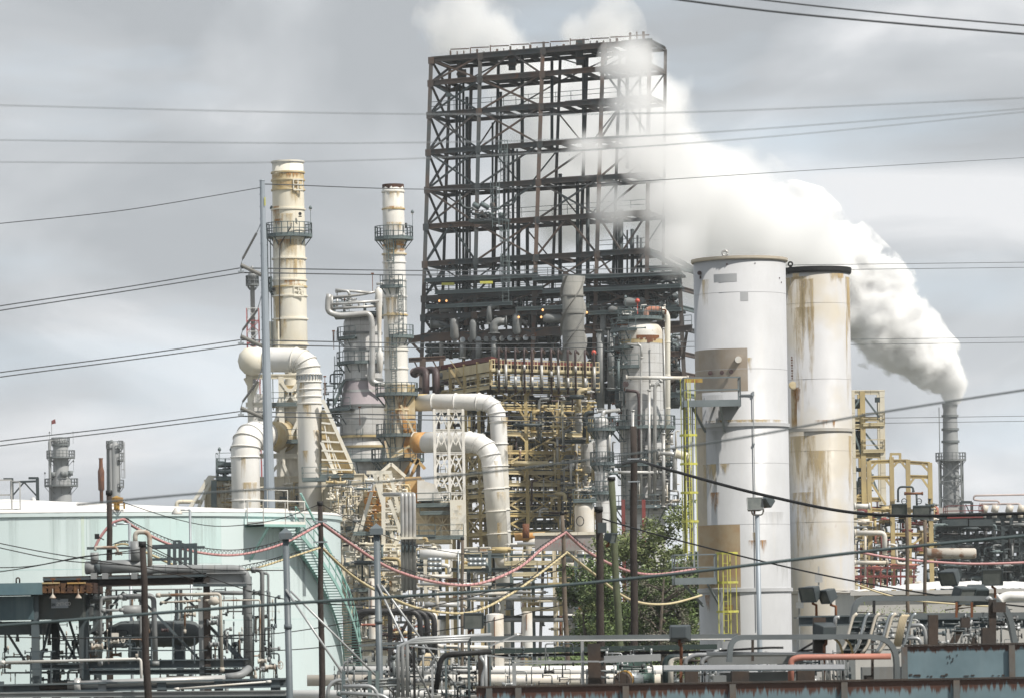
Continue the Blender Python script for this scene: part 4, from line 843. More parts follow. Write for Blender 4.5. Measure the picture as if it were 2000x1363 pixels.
m = MB(); q = P(742, 700, D-3.5); m.lathe((q.x, q.y, 0), [(w_*S/2, P(742, py, D-3.5).z) for py, w_ in ((728, 3), (722, 10), (700, 14), (690, 14), (684, 7), (640, 8), (580, 14), (566, 14), (562, 4))], 20); m.build('cyclone', dome_w, rv)
clutter(rv, 655, 740, 578, 610, D-2, 24, [jackp, gpipe, rustm, dsteel], 31, 4, (.06, .16), (8, 30))
clutter(rv, 632, 668, 720, 850, D-2, 26, [gpipe, gsteel, dsteel, jackp], 32, 3, (.06, .16), (10, 45))
for px, y in ((728, 570), (652, 682), (635, 770), (703, 830)): m = MB(); q = P(px, y, D-3.2); m.bar(q, q+Vector((0,0,1.8)), .07); m.box(q+Vector((0,0,1.9)), (.3,.2,.15)); m.build('lamp', rustm, rv)
g = MB(); stair(g, P(652, 790, D-2), P(672, 742, D-2), 1.0, Vector((0,1,0)), .1); g.build('stair', gsteel, rv)
for a_, y0, y1 in ((190, 708, 662), (200, 798, 712), (335, 890, 800), (262, 890, 855)):
    m = MB(); d = Vector((math.cos(R(a_)), math.sin(R(a_)), 0)); q = c+d*(46*S); ladder(m, q.xy, P(709, y0, D).z, P(709, y1, D).z, d, t=.06); m.build('caged_ladder', gsteel, rv)

# ============================================================ FURNACE BLOCK (cream casings)
fb = thing('furnace_block', 'large stained cream heater casings with sloping ribbed hood and grey walkways', 'furnace', (P(720, 1150, 388).x, 388, 0))
def cbox(root, x0, x1, y0, y1, D_, dep, mt, name='casing', ribs=0, rmt=None, label=None):
    a, b = P(x0, y1, D_), P(x1, y0, D_); z0 = a.z; z1 = b.z
    m = MB(); m.box(((a.x+b.x)/2, D_+dep/2, (z0+z1)/2), (b.x-a.x, dep, z1-z0)); o = m.build(name, mt, root, label)
    if ribs:
        g = MB(); k = max(1, int((b.x-a.x)/ribs))
        for i in range(k+1): x = a.x+(b.x-a.x)*i/k; g.bar((x, D_-.06, z0), (x, D_-.06, z1), .12)
        k = max(1, int((z1-z0)/ribs))
        for i in range(k+1): z = z0+(z1-z0)*i/k; g.bar((a.x, D_-.07, z), (b.x, D_-.07, z), .11)
        g.build('rib', rmt or mt, o)
    return o
cbox(fb, 402, 455, 936, 1060, 398, 8, heater, ribs=1.6)
cbox(fb, 455, 600, 930, 1060, 397, 8, heater, ribs=1.6)
cbox(fb, 632, 655, 925, 1100, 391, 9, heater, ribs=1.3)
cbox(fb, 655, 712, 925, 1200, 390, 9, heater, ribs=1.3)
cbox(fb, 712, 760, 960, 1010, 386, 8, creamr, 'burner_box')
cbox(fb, 710, 765, 1010, 1060, 388, 8, heater, ribs=1.2)
cbox(fb, 672, 760, 1060, 1280, 384, 9, heater, ribs=1.5)
cbox(fb, 715, 780, 1075, 1180, 381, 9, cream, ribs=1.1)
cbox(fb, 760, 850, 990, 1035, 398, 8, heater, ribs=1.4)
cbox(fb, 812, 880, 978, 1060, 396, 8, heater)
cbox(fb, 880, 909, 975, 1045, 392, 4, cream, ribs=0)
cbox(fb, 820, 860, 1065, 1110, 390, 6, cream, ribs=1.4)
cbox(fb, 905, 958, 1068, 1110, 392, 6, cream, ribs=1.4)
cbox(fb, 782, 828, 935, 975, 397, 4, dome_w)
# pitched little roof (785,910)
a, b, t = P(720, 940, 400), P(770, 940, 400), P(768, 905, 400); a, b, t = P(735, 930, 404), P(792, 930, 404), P(764, 905, 404)
m = MB(); n = len(m.v); dd = Vector((0, 8, 0)); m.v += [tuple(x) for x in (a, b, t, a+dd, b+dd, t+dd)]; m.f += [(0,1,2), (5,4,3), (0,2,5,3), (1,4,5,2), (0,3,4,1)]; m.sm += [False]*5; m.build('gable_hood', heater, fb)
m = MB()
for u, v in ((a, t), (b, t)): m.bar(u+Vector((0,-.2,0)), v+Vector((0,-.2,0)), .3)
m.build('gable_trim', cream, fb)
cbox(fb, 738, 790, 930, 985, 404, 6, heater); m = MB(); m.bar(P(738, 985, 403.8), P(788, 932, 403.8), .2); m.bar(P(790, 985, 403.8), P(742, 932, 403.8), .2); m.build('brace', cream, fb)
# sloping ribbed hood (630-690, 815-925)
A = [P(628, 800, 393), P(634, 800, 393), P(692, 922, 393), P(628, 922, 393)]; B = [p+Vector((0, 7, 0)) for p in A]
m = MB(); m.hexa([A[3], A[2], B[2], B[3], A[0], A[1], B[1], B[0]]); m.build('sloping_hood', creamr, fb)
m = MB()
m.bar(P(630, 780, 392.7), P(690, 915, 392.7), .32); m.bar(P(628, 862, 392.7), P(655, 925, 392.7), .3)
for i in range(6): y = 825+i*18; x1_ = 634+(y-800)*.47; m.bar(P(628, y, 392.6), P(x1_, y+2, 392.6), .16)
for i in range(3): m.bar(P(634+i*7, 830+i*22, 392.65), P(650+i*9, 922, 392.65), .1)
m.build('hood_rib', cream, fb)
# left sloping duct brace at 400-410
m = MB(); m.bar(P(372, 990, 397), P(410, 930, 397), .35); m.bar(P(388, 990, 397), P(415, 932, 397), .3); m.bar(P(408, 930, 397), P(460, 933, 397), .22); m.build('brace', cream, fb)
pipe(fb, [P(345, 995, 397), P(345, 979, 397), P(394, 979, 397)], 4*Sc(397), heater, 'vent_pipe')
# inclined cream braces
for a, b, dd in (((770, 1060), (731, 925), 383), ((790, 1040), (762, 925), 383), ((700, 1050), (726, 960), 384), ((716, 922), (765, 922), 383), ((744, 925), (744, 960), 383), ((760, 975), (800, 1085), 382), ((775, 1000), (795, 975), 382), ((770, 1065), (800, 1020), 382), ((680, 1080), (700, 1020), 384)):
    m = MB(); m.bar(P(*a, dd), P(*b, dd), .32); m.build('brace', cream, fb)
for x in (749, 801): m = MB(); a = P(x, 965, 382); m.ibeam(P(x, 1100, 382), a, .35, .35, .1); m.build('column', cream, fb)
for y in (965, 995, 1030, 1065): m = MB(); m.ibeam(P(745, y, 382), P(790, y, 382), .3, .4, .1); m.build('beam', cream, fb)
for i, (mt, nn) in enumerate(((cream, 90), (heater, 60), (gsteel, 26), (creamr, 40), (jackp, 40), (dome_w, 30))):
    clutter(fb, 640, 800, 935, 1070, 385, nn, [mt], 340+i, 2.5, (.04, .12), (8, 34), merge='small_piping')
    clutter(fb, 672, 850, 1060, 1240, 380, nn, [mt], 350+i, 2.5, (.04, .12), (8, 34), merge='small_piping')
    clutter(fb, 405, 600, 940, 1000, 396, nn//3, [mt], 360+i, 1.0, (.04, .1), (8, 30), merge='small_piping')
gs_ = random.Random(77)
for x0, x1, y0, y1, D_ in ((402, 455, 936, 1000, 397.8), (500, 600, 930, 1000, 396.8), (632, 712, 925, 1100, 389.8), (712, 760, 960, 1010, 385.8), (672, 760, 1060, 1200, 383.8), (715, 780, 1075, 1180, 380.8), (812, 880, 978, 1045, 395.8), (880, 909, 975, 1045, 391.8), (820, 860, 1065, 1110, 389.8), (905, 958, 1068, 1110, 391.8), (738, 790, 930, 985, 403.8)):
    for k in range(6):
        w_ = gs_.uniform(6, 26); x = gs_.uniform(x0, max(x0+1, x1-w_)); y = gs_.uniform(y0, y1-12); fstain(fb, x, min(x1, x+w_), y, min(y1, y+gs_.uniform(10, 40)), D_-.02-.012*k, gs_.choice([st_rust, st_tan, st_tan, st_grey]))
# rows of burners
for j, y in enumerate((962, 976, 990, 1004, 1018, 1033, 1046)):
    for i in range(4):
        q = P(716+i*8+j*.6, y, 385.4); m = MB(); m.tube([q+Vector((0,.6,0)), q, q+Vector((0,-.25,-.12))], [.22,.22,.3], 10); m.build('burner', orange if (i+j) % 3 else creamr, fb)
for (x0, x1, y, D_) in ((690, 770, 1040, 383), (625, 690, 928, 388), (812, 880, 985, 394), (818, 905, 1048, 389), (775, 850, 1047, 389), (640, 715, 1062, 384), (690, 760, 1150, 380), (672, 740, 1100, 381), (820, 880, 1000, 393.5), (590, 640, 935, 388), (660, 700, 1030, 386)):
    box_platform(fb, P(x0, y, D_).xy, P(x1, y, D_).xy, 2, P((x0+x1)/2, y, D_).z, gsteel, 1.1, name='walkway')
m = MB(); m.bar(P(418, 990, 396), P(418, 938, 396), .8, .5); m.build('duct_post', gsteel, fb)
# kit above the left casing (430-460, 895-935)
for y in (905, 918, 933): box_platform(fb, P(422, y, 396).xy, P(458, y, 396).xy, 3, P(440, y, 396).z, gsteel, 1.0)
m = MB()
for x in (424, 440, 456): m.bar(P(x, 935, 396), P(x, 895, 396), .12)
m.build('post', gsteel, fb)
for px in (429, 452): lamp(fb, P(px, 900, 396), gsteel, lampw, 1.0)
clutter(fb, 425, 458, 900, 932, 396.5, 12, [gsteel, dsteel], 41, 2, (.08, .18), (8, 22))
# orange stained transition near (800-830, 930-985)
cbox(fb, 792, 822, 930, 982, 395, 4, orange, 'stained_hopper')
m = MB(); a = [P(815, 935, 394), P(850, 945, 394), P(862, 975, 394), P(815, 978, 394)]; b = [q+Vector((0,5,0)) for q in a]; m.hexa([a[3], a[2], b[2], b[3], a[0], a[1], b[1], b[0]]); m.build('transition_piece', dome_w, fb)
# X plates on the casing (820-900)
for x0, x1, y0, y1 in ((815, 848, 1000, 1045), (848, 880, 1000, 1045), (672, 700, 1110, 1150)):
    m = MB(); m.bar(P(x0, y0, 395.6), P(x1, y1, 395.6), .12); m.bar(P(x1, y0, 395.6), P(x0, y1, 395.6), .12); m.bar(P(x0, (y0+y1)/2, 395.6), P(x1, (y0+y1)/2, 395.6), .1); m.bar(P((x0+x1)/2, y0, 395.6), P((x0+x1)/2, y1, 395.6), .1); m.build('stiffener', cream, fb)
clutter(fb, 680, 830, 1080, 1250, 378, 60, [jackp, cream, creamr, gpipe, yellow, gsteel, dsteel], 43, 3, (.07, .2), (15, 60))
# four parallel insulated pipes with hairpin tops
pb = thing('pipe_bank', 'four tall parallel silver pipes with rounded tops in front of the cream furnace', 'pipe bank', (P(800, 1200, 374).x, 374, 0))
for i in range(4):
    x = 785.5+i*7.6; D_ = 374; m = MB(); r = 3.9*Sc(D_)
    m.tube(bend([P(x-35+i*3, 965-.0*i, D_+3.5), P(x-2, 964.5, D_+.5), P(x, 965, D_), Vector((P(x+2, 1160, D_).x, D_, P(x, 1152, D_).z))], .35), r, 14); m.build('pipe', jackp, pb)
m = MB(); m.box(P(804, 1050, 373.6), (42*Sc(374), .8, .18)); m.build('clamp_beam', cream, pb)
for i in range(4):
    m = MB(); q = P(786.5+i*7.6, 1058, 373.6); m.tube([q, q+Vector((0,0,-.9))], .1, 6); m.tube([q+Vector((-.1,0,-.3)), q+Vector((.15,0,-.3))], .12, 6); m.build('spring_hanger', gsteel, pb)
# ============================================================ WHITE DOMED COLUMN + SMALL VESSELS
D = 432; S = Sc(D); c = P(1253, 800, D)
v1 = thing('distillation_column', 'wide silver jacketed column with a white domed head and rust patch under the dome', 'process column', (c.x, c.y, 0))
m = MB(); m.lathe((c.x, c.y, 0), [(43*S, 0), (43*S, P(1253, 672, D).z)], 56); m.build('jacketed_shell', jacket, v1)
m = MB(); m.lathe((c.x, c.y, 0), [(43.5*S, P(1253, 664, D).z)]+dome(43.5*S, 26*S, P(1253, 650, D).z, 8), 56); m.build('domed_head', dome_w, v1)
m = MB(); m.lathe((c.x, c.y, 0), [(43.2*S, P(1253, 672, D).z), (43.2*S, P(1253, 662, D).z)], 56); m.build('rust_band', creamr, v1)
random.seed(4)
for i in range(14):
    a = R(262+i*4.6); q = c+Vector((math.cos(a), math.sin(a), 0))*(43.4*S); z = P(1253, 657, D).z; h = random.uniform(.2, .85); m = MB(); m.box((q.x, q.y, z-h/2), (.28, .05, h), a+math.pi/2); m.build('peeling_patch', rustm, v1)
pipe(v1, [P(1262, 628, D), P(1262, 604, D), P(1304, 604, D+.5), Vector((P(1304, 1000, D+.5).x, D+.5, P(1304, 990, D).z))], 5.4*S, cream, 'overhead_pipe', br=1.2, flstep=4)
m = MB(); m.tube(bend([P(1262, 626, D-.05), P(1262, 604, D-.05), P(1290, 604, D-.05)], 1.2), 5.8*S, 14); m.build('rusty_elbow', mat('elbow_rust', (.40,.15,.09), (.6,.5,.42), 1.0, rough=.7), v1)
for y, a0, a1, w1 in ((645, 170, 260, 58), (680, 175, 250, 62), (718, 170, 265, 64), (835, 150, 390, 66), (908, 150, 390, 66), (990, 150, 390, 70)):
    ring_platform(v1, c, 44*S, w1*S, P(1253, y, D).z, gsteel, a0, a1, 1.15, .07)
ring_platform(v1, c, 10*S, 44*S, P(1253, 622, D).z, gsteel, 0, 360, 1.1, .06, brk=False)
for a_, y0, y1 in ((215, 990, 910), (222, 905, 838), (210, 832, 722), (300, 905, 838), (205, 715, 650), (330, 990, 910)):
    m = MB(); d = Vector((math.cos(R(a_)), math.sin(R(a_)), 0)); q = c+d*(45*S); ladder(m, q.xy, P(1253, y0, D).z, P(1253, y1, D).z, d, t=.06); m.build('caged_ladder', gsteel, v1)
for pts, r, mt in ((((1222, 737), (1345, 738)), 3.6, dome_w), (((1245, 672), (1252, 676), (1253, 700)), 2.6, jackp), (((1225, 672), (1252, 674), (1252, 800), (1252, 990)), 2.4, jackp), (((1222, 762), (1246, 764), (1248, 780), (1248, 900)), 3, brown),
                   (((1292, 742), (1279, 752), (1279, 990)), 3.5, jackp), (((1268, 752), (1290, 750)), 3, jackp), (((1268, 760), (1268, 990)), 3, jackp), (((1236, 800), (1236, 990)), 3.2, jackp), (((1208, 700), (1208, 760)), 2.4, gsteel), (((1180, 922), (1285, 922)), 3.2, jackp),
                   (((1296, 845), (1296, 990)), 3.5, jackp), (((1285, 885), (1318, 885), (1318, 960)), 4.5, jackp), (((1318, 885), (1345, 892)), 8, cream), (((1165, 803), (1205, 801)), 3, jackp), (((1193, 803), (1180, 806), (1178, 815)), 3, jackp), (((1296, 640), (1300, 860)), 1.6, jackp), (((1262, 640), (1225, 642)), 1.2, gsteel)):
    D_ = D-3.2; pipe(v1, [P(a, b, D_) for a, b in pts], r*Sc(D_), mt, 'pipe', br=r*Sc(D_)*2.2, fl=len(pts) < 4)
m = MB(); q = P(1222, 750, D-3); m.tube([q, q+Vector((0,-.5,0))], .3, 12); m.build('manway', brown, v1)
clutter(v1, 1188, 1225, 625, 830, D-2, 34, [gsteel, dsteel, jackp, rustm], 51, 2, (.06, .14), (8, 30))
clutter(v1, 1210, 1300, 595, 625, D-1, 26, [gsteel, dome_w, jackp, rustm], 52, 3, (.05, .12), (6, 20))
clutter(v1, 1225, 1325, 840, 995, D-3, 40, [jackp, gpipe, gsteel, dome_w], 53, 1, (.08, .2), (15, 60))
for px, y in ((1200, 672), (1212, 690), (1222, 598), (1198, 735)): lamp(v1, P(px, y, D-2), gsteel, lampw, .8)
D = 425; S = Sc(D); c = P(1176, 900, D)
v2 = thing('slim_column', 'slim silver jacketed column beside the wide domed one, with grey railed platforms', 'process column', (c.x, c.y, 0))
m = MB(); m.lathe((c.x, c.y, 0), [(14*S, 0)]+dome(14*S, 8*S, P(1176, 822, D).z), 32); m.build('jacketed_shell', jacket, v2)
for y, w1 in ((838, 28), (905, 24), (962, 24)): ring_platform(v2, c, 14*S, w1*S, P(1176, y, D).z, gsteel, 120, 420, 1.15, .07)
pipe(v2, [P(1176, 815, D), P(1178, 803, D), P(1208, 801, D+2)], 3.4*S, jackp, br=.6)
pipe(v2, [P(1190, 830, D-.6), P(1191, 905, D-.6)], 2.6*S, jackp)
for a_, y0, y1 in ((210, 903, 840), (300, 960, 907)):
    m = MB(); d = Vector((math.cos(R(a_)), math.sin(R(a_)), 0)); q = c+d*(15*S); ladder(m, q.xy, P(1176, y0, D).z, P(1176, y1, D).z, d, t=.06); m.build('caged_ladder', gsteel, v2)
clutter(v2, 1160, 1200, 840, 1010, D-1, 22, [gsteel, gpipe, jackp], 54, 3, (.06, .12), (10, 40))
D = 405; S = Sc(D); c = P(1142, 1050, D)
v3 = thing('small_tank', 'small white domed vessel with valves on its crown, right of the yellow structure', 'vessel', (c.x, c.y, 0))
m = MB(); m.lathe((c.x, c.y, 0), [(19*S, 0)]+dome(19*S, 13*S, P(1142, 992, D).z, 7), 36); m.build('shell', dome_w, v3)
box_platform(v3, P(1120, 978, D-1).xy, P(1165, 978, D-1).xy, 2.4, P(1142, 977, D).z, gsteel)
clutter(v3, 1128, 1160, 950, 980, D-.5, 16, [gsteel, dsteel, dome_w, jackp], 55, 2, (.08, .2), (6, 16))
m = MB(); q = P(1133, 1017, D-1.2)
m.tube([q+Vector((.35*math.cos(a/16*6.283), -.1, .45*math.sin(a/16*6.283))) for a in range(17)], .05, 6); m.build('hose_loop', blackp, v3)
# small pump/steam jets near (1142,955)
for x in (1217, 1257):
    t = thing('red_post', 'red painted steel post behind the tree, '+('left' if x == 1217 else 'right')+' one of the pair', 'post', (P(x, 1060, 410).x, 410, 0), 'red steel posts')
    m = MB(); m.ibeam((P(x, 1060, 410).x, 410, 0), P(x, 975, 410), .35, .35, .1); m.build('post', redp, t); m = MB(); m.bar(P(x, 1045, 410), P(x+14, 1045, 410), .2); m.build('arm', redp, t)

# ============================================================ LOW PROCESS AREA BELOW (820-1180, 1040-1260)
lp = thing('low_pipe_racks', 'low tangle of pale pipework and yellow railings on racks between the furnace and the tree', 'pipe rack', (P(980, 1200, 372).x, 372, 0))
for x in range(830, 1200, 42):
    for dd in (0, 7): m = MB(); a = P(x, 1075, 370+dd); m.ibeam((a.x, a.y, 0), a, .3, .3, .08); m.build('column', rnd.choice([gsteel, heater, dsteel, yellow]), lp)
for y in (1085, 1112, 1142, 1170, 1205):
    for dd in (0, 7): m = MB(); m.ibeam(P(815, y, 370+dd), P(1195, y, 370+dd), .25, .35, .08); m.build('beam', rnd.choice([gsteel, dsteel, heater]), lp)
for x0, x1, y, mt in ((895, 940, 1105, yellowl), (985, 1095, 1098, yellowl), (1018, 1092, 1188, yellowl), (1000, 1050, 1120, yellowl), (1070, 1120, 1140, yellow)):
    box_platform(lp, P(x0, y, 366).xy, P(x1, y, 366).xy, 3, P((x0+x1)/2, y, 366).z, mt, 1.1, w=.07)
clutter(lp, 820, 1190, 1050, 1240, 366, 95, [jackp, jackp, dome_w, gpipe, gsteel, dsteel, yellow, rustm, dome_w], 61, 10, (.07, .3), (15, 75), vert=.4)
for x0, x1, y, r, mt in ((850, 990, 1158, 4, dome_w), (820, 960, 1140, 3, jackp), (905, 1100, 1168, 3, jackp), (830, 900, 1180, 5, jackp), (960, 1100, 1210, 4, gpipe), (1010, 1180, 1062, 4, jackp), (815, 880, 1125, 4, dome_w), (820, 905, 1082, 10, white)):
    m = MB(); m.tube([P(x0, y, 366.5), P(x1, y, 366.5)], r*Sc(366), 12); m.build('header_pipe', mt, lp)
for i, (x, y) in enumerate([(840+j*9, 1092+k*9) for j in range(3) for k in range(3)]+[(918+j*9, 1092+k*9) for j in range(4) for k in range(2)]):
    q = P(x, y, 364); m = MB(); m.tube([q+Vector((-.2,0,0)), q+Vector((.2,0,0))], [.18, .18], 10); m.lathe(q-Vector((0,0,.12)), [(.01,0),(.17,.04),(.2,.12),(.17,.2),(.01,.24)], 10); m.build('polished_elbow', galv, lp)
for x, y0, y1, w_ in ((968, 1200, 1285, 34), (727, 1130, 1200, 14), (1030, 1195, 1230, 20)):
    q = P(x, y1, 355); m = MB(); r = w_*Sc(355)/2; m.lathe(q, [(r, -2), (r, 0)]+dome(r, r*.2, P(x, y0, 355).z-q.z), 28); m.build('small_vessel', dome_w, lp)
    m = MB(); m.bar(P(x-2, y0+4, 355)-Vector((0, r+.03, 0)), P(x-2, y1, 355)-Vector((0, r+.03, 0)), .5, .05); m.build('rust_streak', rustm, lp)
for x0, y0, x1, y1 in ((955, 1005, 955, 1060),): pass
# rusty orange header and grey box near (1000-1080, 1045)
m = MB(); m.tube([P(1005, 1048, 372), P(1065, 1046, 372)], .35, 12); m.build('header_pipe', orange, lp)
m = MB(); m.tube([P(1027, 1050, 371), P(1027, 1022, 371)], .3, 12); m.build('standpipe', rustm, lp)
# brown-black pipe loop (695-850, 1190)
bp = thing('black_pipe_loop', 'three black lagged pipes with square bends below the furnace', 'pipework', (P(780, 1250, 330).x, 330, 0))
for i in range(3):
    D_ = 330+i*.9; y = 1193+i*1.2; m = MB(); m.tube(bend([P(692, 1290, D_), P(692+i*5, y, D_), P(820+i*14, y, D_), P(822+i*14, 1300, D_)], .9), 5.5*Sc(D_), 12); m.build('pipe', blackp, bp)
m = MB(); m.tube(bend([P(842, 1200, 332), P(850, 1200, 332), P(852, 1262, 332), P(960, 1264, 332)], .5), 4*Sc(332), 12); m.build('pipe', dome_w, bp)
for x in (700, 762, 800): m = MB(); m.ibeam(P(x, 1300, 331), P(x, 1198, 331), .35, .35, .1); m.build('support', blackp, bp)
m = MB(); m.bar(P(765, 1270, 331), P(800, 1205, 331), .25); m.build('brace', fgrust, bp)
clutter(bp, 700, 830, 1215, 1290, 333, 24, [rustm, brown, creamr, gpipe, salmon], 63, 4, (.06, .16), (15, 60), vert=.3)
# graffiti covered wall block behind tree
q = P(1030, 1040, 362); gw = thing('parapet_wall', 'grey concrete wall with faded red paint scrawl left of the tree', 'wall', (P(1120, 1100, 362).x, 362, 0))
a, b = P(1045, 1075, 362), P(1170, 1043, 362); m = MB(); m.box(((a.x+b.x)/2, 363, (a.z+b.z)/2), (b.x-a.x, 1.0, b.z-a.z)); m.build('wall', conc, gw)
m = MB(); m.box(((a.x+b.x)/2, 363, b.z+.12), (b.x-a.x+.3, 1.3, .25)); m.build('coping', heater, gw)
m = MB()
for k in range(9):
    x = 1075+k*8; m.bar(P(x, 1068, 361.98)-Vector((0,.01,0)), P(x+3*(-1)**k, 1054, 361.98)-Vector((0,.01,0)), .16, .02); m.bar(P(x, 1060, 361.98)-Vector((0,.015,0)), P(x+6, 1058+(k % 3)*3, 361.98)-Vector((0,.015,0)), .14, .02)
m.build('paint_scrawl', mat('faded_red', (.42,.12,.12), (.36,.16,.15), 2, rough=.9), gw)
m = MB(); a = P(1160, 1160, 358); m.box(P(735, 1160, 360), (.01, .01, .01)) if 0 else None

# ============================================================ TREES (behind the silo)
def tree(px, pyb, D_, H, cr, label, leafm, seed, n_leaf=9000, limbs=9, ls=.17, crown_c=.62, open_=.3, flat=1.0, group='trees beside the white silo', trunkr=.28):
    g = random.Random(seed); b = P(px, pyb, D_); b.z = 0; root = thing('tree', label, 'tree', b, group)
    m = MB(); top = Vector((b.x+g.uniform(-.5,.5), b.y, H*.9)); pts = [b, b.lerp(top, .3)+Vector((g.uniform(-.3,.3),0,0)), b.lerp(top, .65)+Vector((g.uniform(-.5,.5),0,0)), top]
    m.tube(pts, [trunkr, trunkr*.8, trunkr*.5, .05], 9); clumps = []
    for i in range(limbs):
        t = g.uniform(.25, .95); s0 = b.lerp(top, t); a = g.uniform(0, 6.28); L_ = cr*g.uniform(.5, 1.0)*(1.15-abs(t-.5)*.6); e_ = s0+Vector((math.cos(a)*L_, math.sin(a)*L_, L_*g.uniform(.15,.7)))
        mid = s0.lerp(e_, .5)+Vector((0,0,g.uniform(-.2,.4))); m.tube([s0, mid, e_], [trunkr*.38, trunkr*.22, .03], 6); clumps += [(e_, g.uniform(.5, .95)), (mid, g.uniform(.4,.8))]
        for j in range(4):
            q = mid.lerp(e_, g.random()); v = q+Vector((g.uniform(-1,1), g.uniform(-1,1), g.uniform(-.2,1)))*cr*.35; m.tube([q, v], [.05, .012], 4); clumps.append((v, g.uniform(.35, .75)))
    m.build('trunk', bark, root); m = MB(); per = n_leaf//len(clumps)
    for cpt, rr_ in clumps:
        rr_ *= cr*.36
        for k in range(int(per*g.uniform(.5, 1.5))):
            v = Vector((g.gauss(0,1), g.gauss(0,1), g.gauss(0,.75))); v = v/max(v.length, .01)*rr_*g.random()**.5; q = cpt+v
            s_ = ls*g.uniform(.6, 1.3); ax = Vector((g.uniform(-1,1), g.uniform(-1,1), g.uniform(-.6,.6))).normalized(); ay = ax.orthogonal().normalized(); ay = (ay*math.cos(k)+ax.cross(ay)*math.sin(k)); m.quad(q-ax*s_, q+ay*s_*.45, q+ax*s_, q-ay*s_*.45)
    m.build('crown', leafm, root); return root
tree(1275, 1240, 305, 15.6, 4.6, 'tallest olive green tree filling the gap left of the white silo', leaf2, 5, 34000, 20, ls=.14)
tree(1185, 1240, 300, 13.0, 3.4, 'green tree behind the mossy pole', leaf1, 6, 26000, 16, ls=.14)
tree(1330, 1240, 296, 13.5, 3.0, 'dark green tree nearest the white silo with a thick trunk', leaf1, 7, 20000, 12, ls=.14, trunkr=.5)
tree(1245, 1240, 292, 11.0, 3.4, 'low bright green tree in front of the taller ones', leaf1, 8, 24000, 14, ls=.13)
tree(1300, 1240, 288, 12.2, 2.6, 'bare grey twiggy tree with few leaves in front of the green ones', leaf3, 9, 3500, 16, ls=.08)
tree(1140, 1240, 296, 10.5, 2.4, 'small green tree at the left end of the row', leaf2, 12, 14000, 12, ls=.14)
for px, H, s in ((1090, 5.6, 1), (1040, 5.0, 2), (1115, 6.0, 3)):
    g = random.Random(s); b = P(px, 1280, 270); b.z = 0; root = thing('shrub', ['', 'shrub left of the weathered pole, right of the leftmost one', 'leftmost low shrub beyond the white pipeline', 'tallest of the low shrubs beyond the white pipeline'][s], 'shrub', b, 'shrubs beyond the pipeline')
    m = MB(); 
    for i in range(7): m.tube([b, b+Vector((g.uniform(-1.2,1.2), g.uniform(-1,1), H*.9))], [.08,.02], 5)
    m.build('stem', bark, root); m = MB()
    for k in range(5000):
        q = b+Vector((g.gauss(0,.75), g.gauss(0,.8), H*(.3+.7*g.random()**.6)))+Vector((0,0,noise.noise(Vector((k*.01, s, 0)))*.6)); s_ = .12*g.uniform(.6,1.3); ax = Vector((g.uniform(-1,1), g.uniform(-1,1), g.uniform(-.6,.6))).normalized(); ay = ax.orthogonal().normalized(); m.quad(q-ax*s_, q+ay*s_*.45, q+ax*s_, q-ay*s_*.45)
    m.build('foliage', leaf1, root)

# ============================================================ SILOS
def silo(px, D_, w_, ytop, ylow, mt, rimm, label, band_y, seams, rim_h=.22):
    S = Sc(D_); c = P(px, 800, D_); root = thing('silo', label, 'silo', (c.x, c.y, 0)); r = w_*S/2; zt = P(px, ytop, D_).z
    m = MB(); m.lathe((c.x, c.y, 0), [(r, 0), (r, zt), (r-.08, zt), (r-.08, zt-1.0)], 96); m.build('shell', mt, root)
    m = MB(); m.lathe((c.x, c.y, zt), [(r-.05, -rim_h*.3), (r+.1, -rim_h*.3), (r+.15, .0), (r+.15, rim_h*.7), (r-.1, rim_h*.7), (r-.1, -.1)], 96, flat=True); m.build('rim', rimm, root)
    for y in band_y: m = MB(); m.lathe((c.x, c.y, P(px, y, D_).z), [(r-.03, -.12), (r+.11, -.12), (r+.11, .1), (r+.03, .12), (r-.03, .12)], 96, flat=True); m.build('stiffener_band', mt, root)
    for y in seams: m = MB(); m.lathe((c.x, c.y, P(px, y, D_).z), [(r-.01, -.012), (r+.007, -.012), (r+.007, .012), (r-.01, .012)], 96, flat=True); m.build('weld_seam', mt, root)
    return root, c, r
sa, ca_, ra = silo(1449, 272, 180, 512, 1250, silow, tanp, 'front white silo with a tan rim, beige patches and a grey side platform', (832, 1152), (577, 725, 907, 1025))
sb, cb_, rb_ = silo(1598, 312, 131, 533, 1250, silob, blk, 'rear silo stained with ochre streaks, under a black rim', (841, 1155), (596, 743, 882, 1020, ), .42)
def patch(root, c, r, px0, px1, y0, y1, D_, mt, name='paint_patch', off=.006):
    S = Sc(D_); k0 = max(-1, min(1, (P(px0, (y0+y1)/2, D_).x-c.x)/r)); k1 = max(-1, min(1, (P(px1, (y0+y1)/2, D_).x-c.x)/r)); a0, a1 = -math.acos(k0), -math.acos(k1)
    m = MB(); m.lathe((c.x, c.y, 0), [(r+off, P(px0, y1, D_).z), (r+off, P(px0, y0, D_).z)], 24, a0, a1); return m.build(name, mt, root)
patch(sa, ca_, ra, 1358, 1457, 685, 768, 271, beige); patch(sa, ca_, ra, 1362, 1374, 768, 1150, 271, tanp, off=.009); patch(sa, ca_, ra, 1362, 1379, 835, 1030, 271, tanp)
patch(sa, ca_, ra, 1366, 1443, 1026, 1148, 271, mat('brown_primer', (.44,.34,.22), (.40,.27,.15), .9, streak=.4, streak_c=(.4,.2,.08), rough=.75), off=.012)
pgm = mat('touch_up_grey', (.455,.46,.47), (.44,.445,.455), .5, rough=.5)
patch(sa, ca_, ra, 1392, 1436, 540, 556, 271, pgm, off=.007); patch(sa, ca_, ra, 1443, 1458, 575, 593, 271, pgm, off=.007)
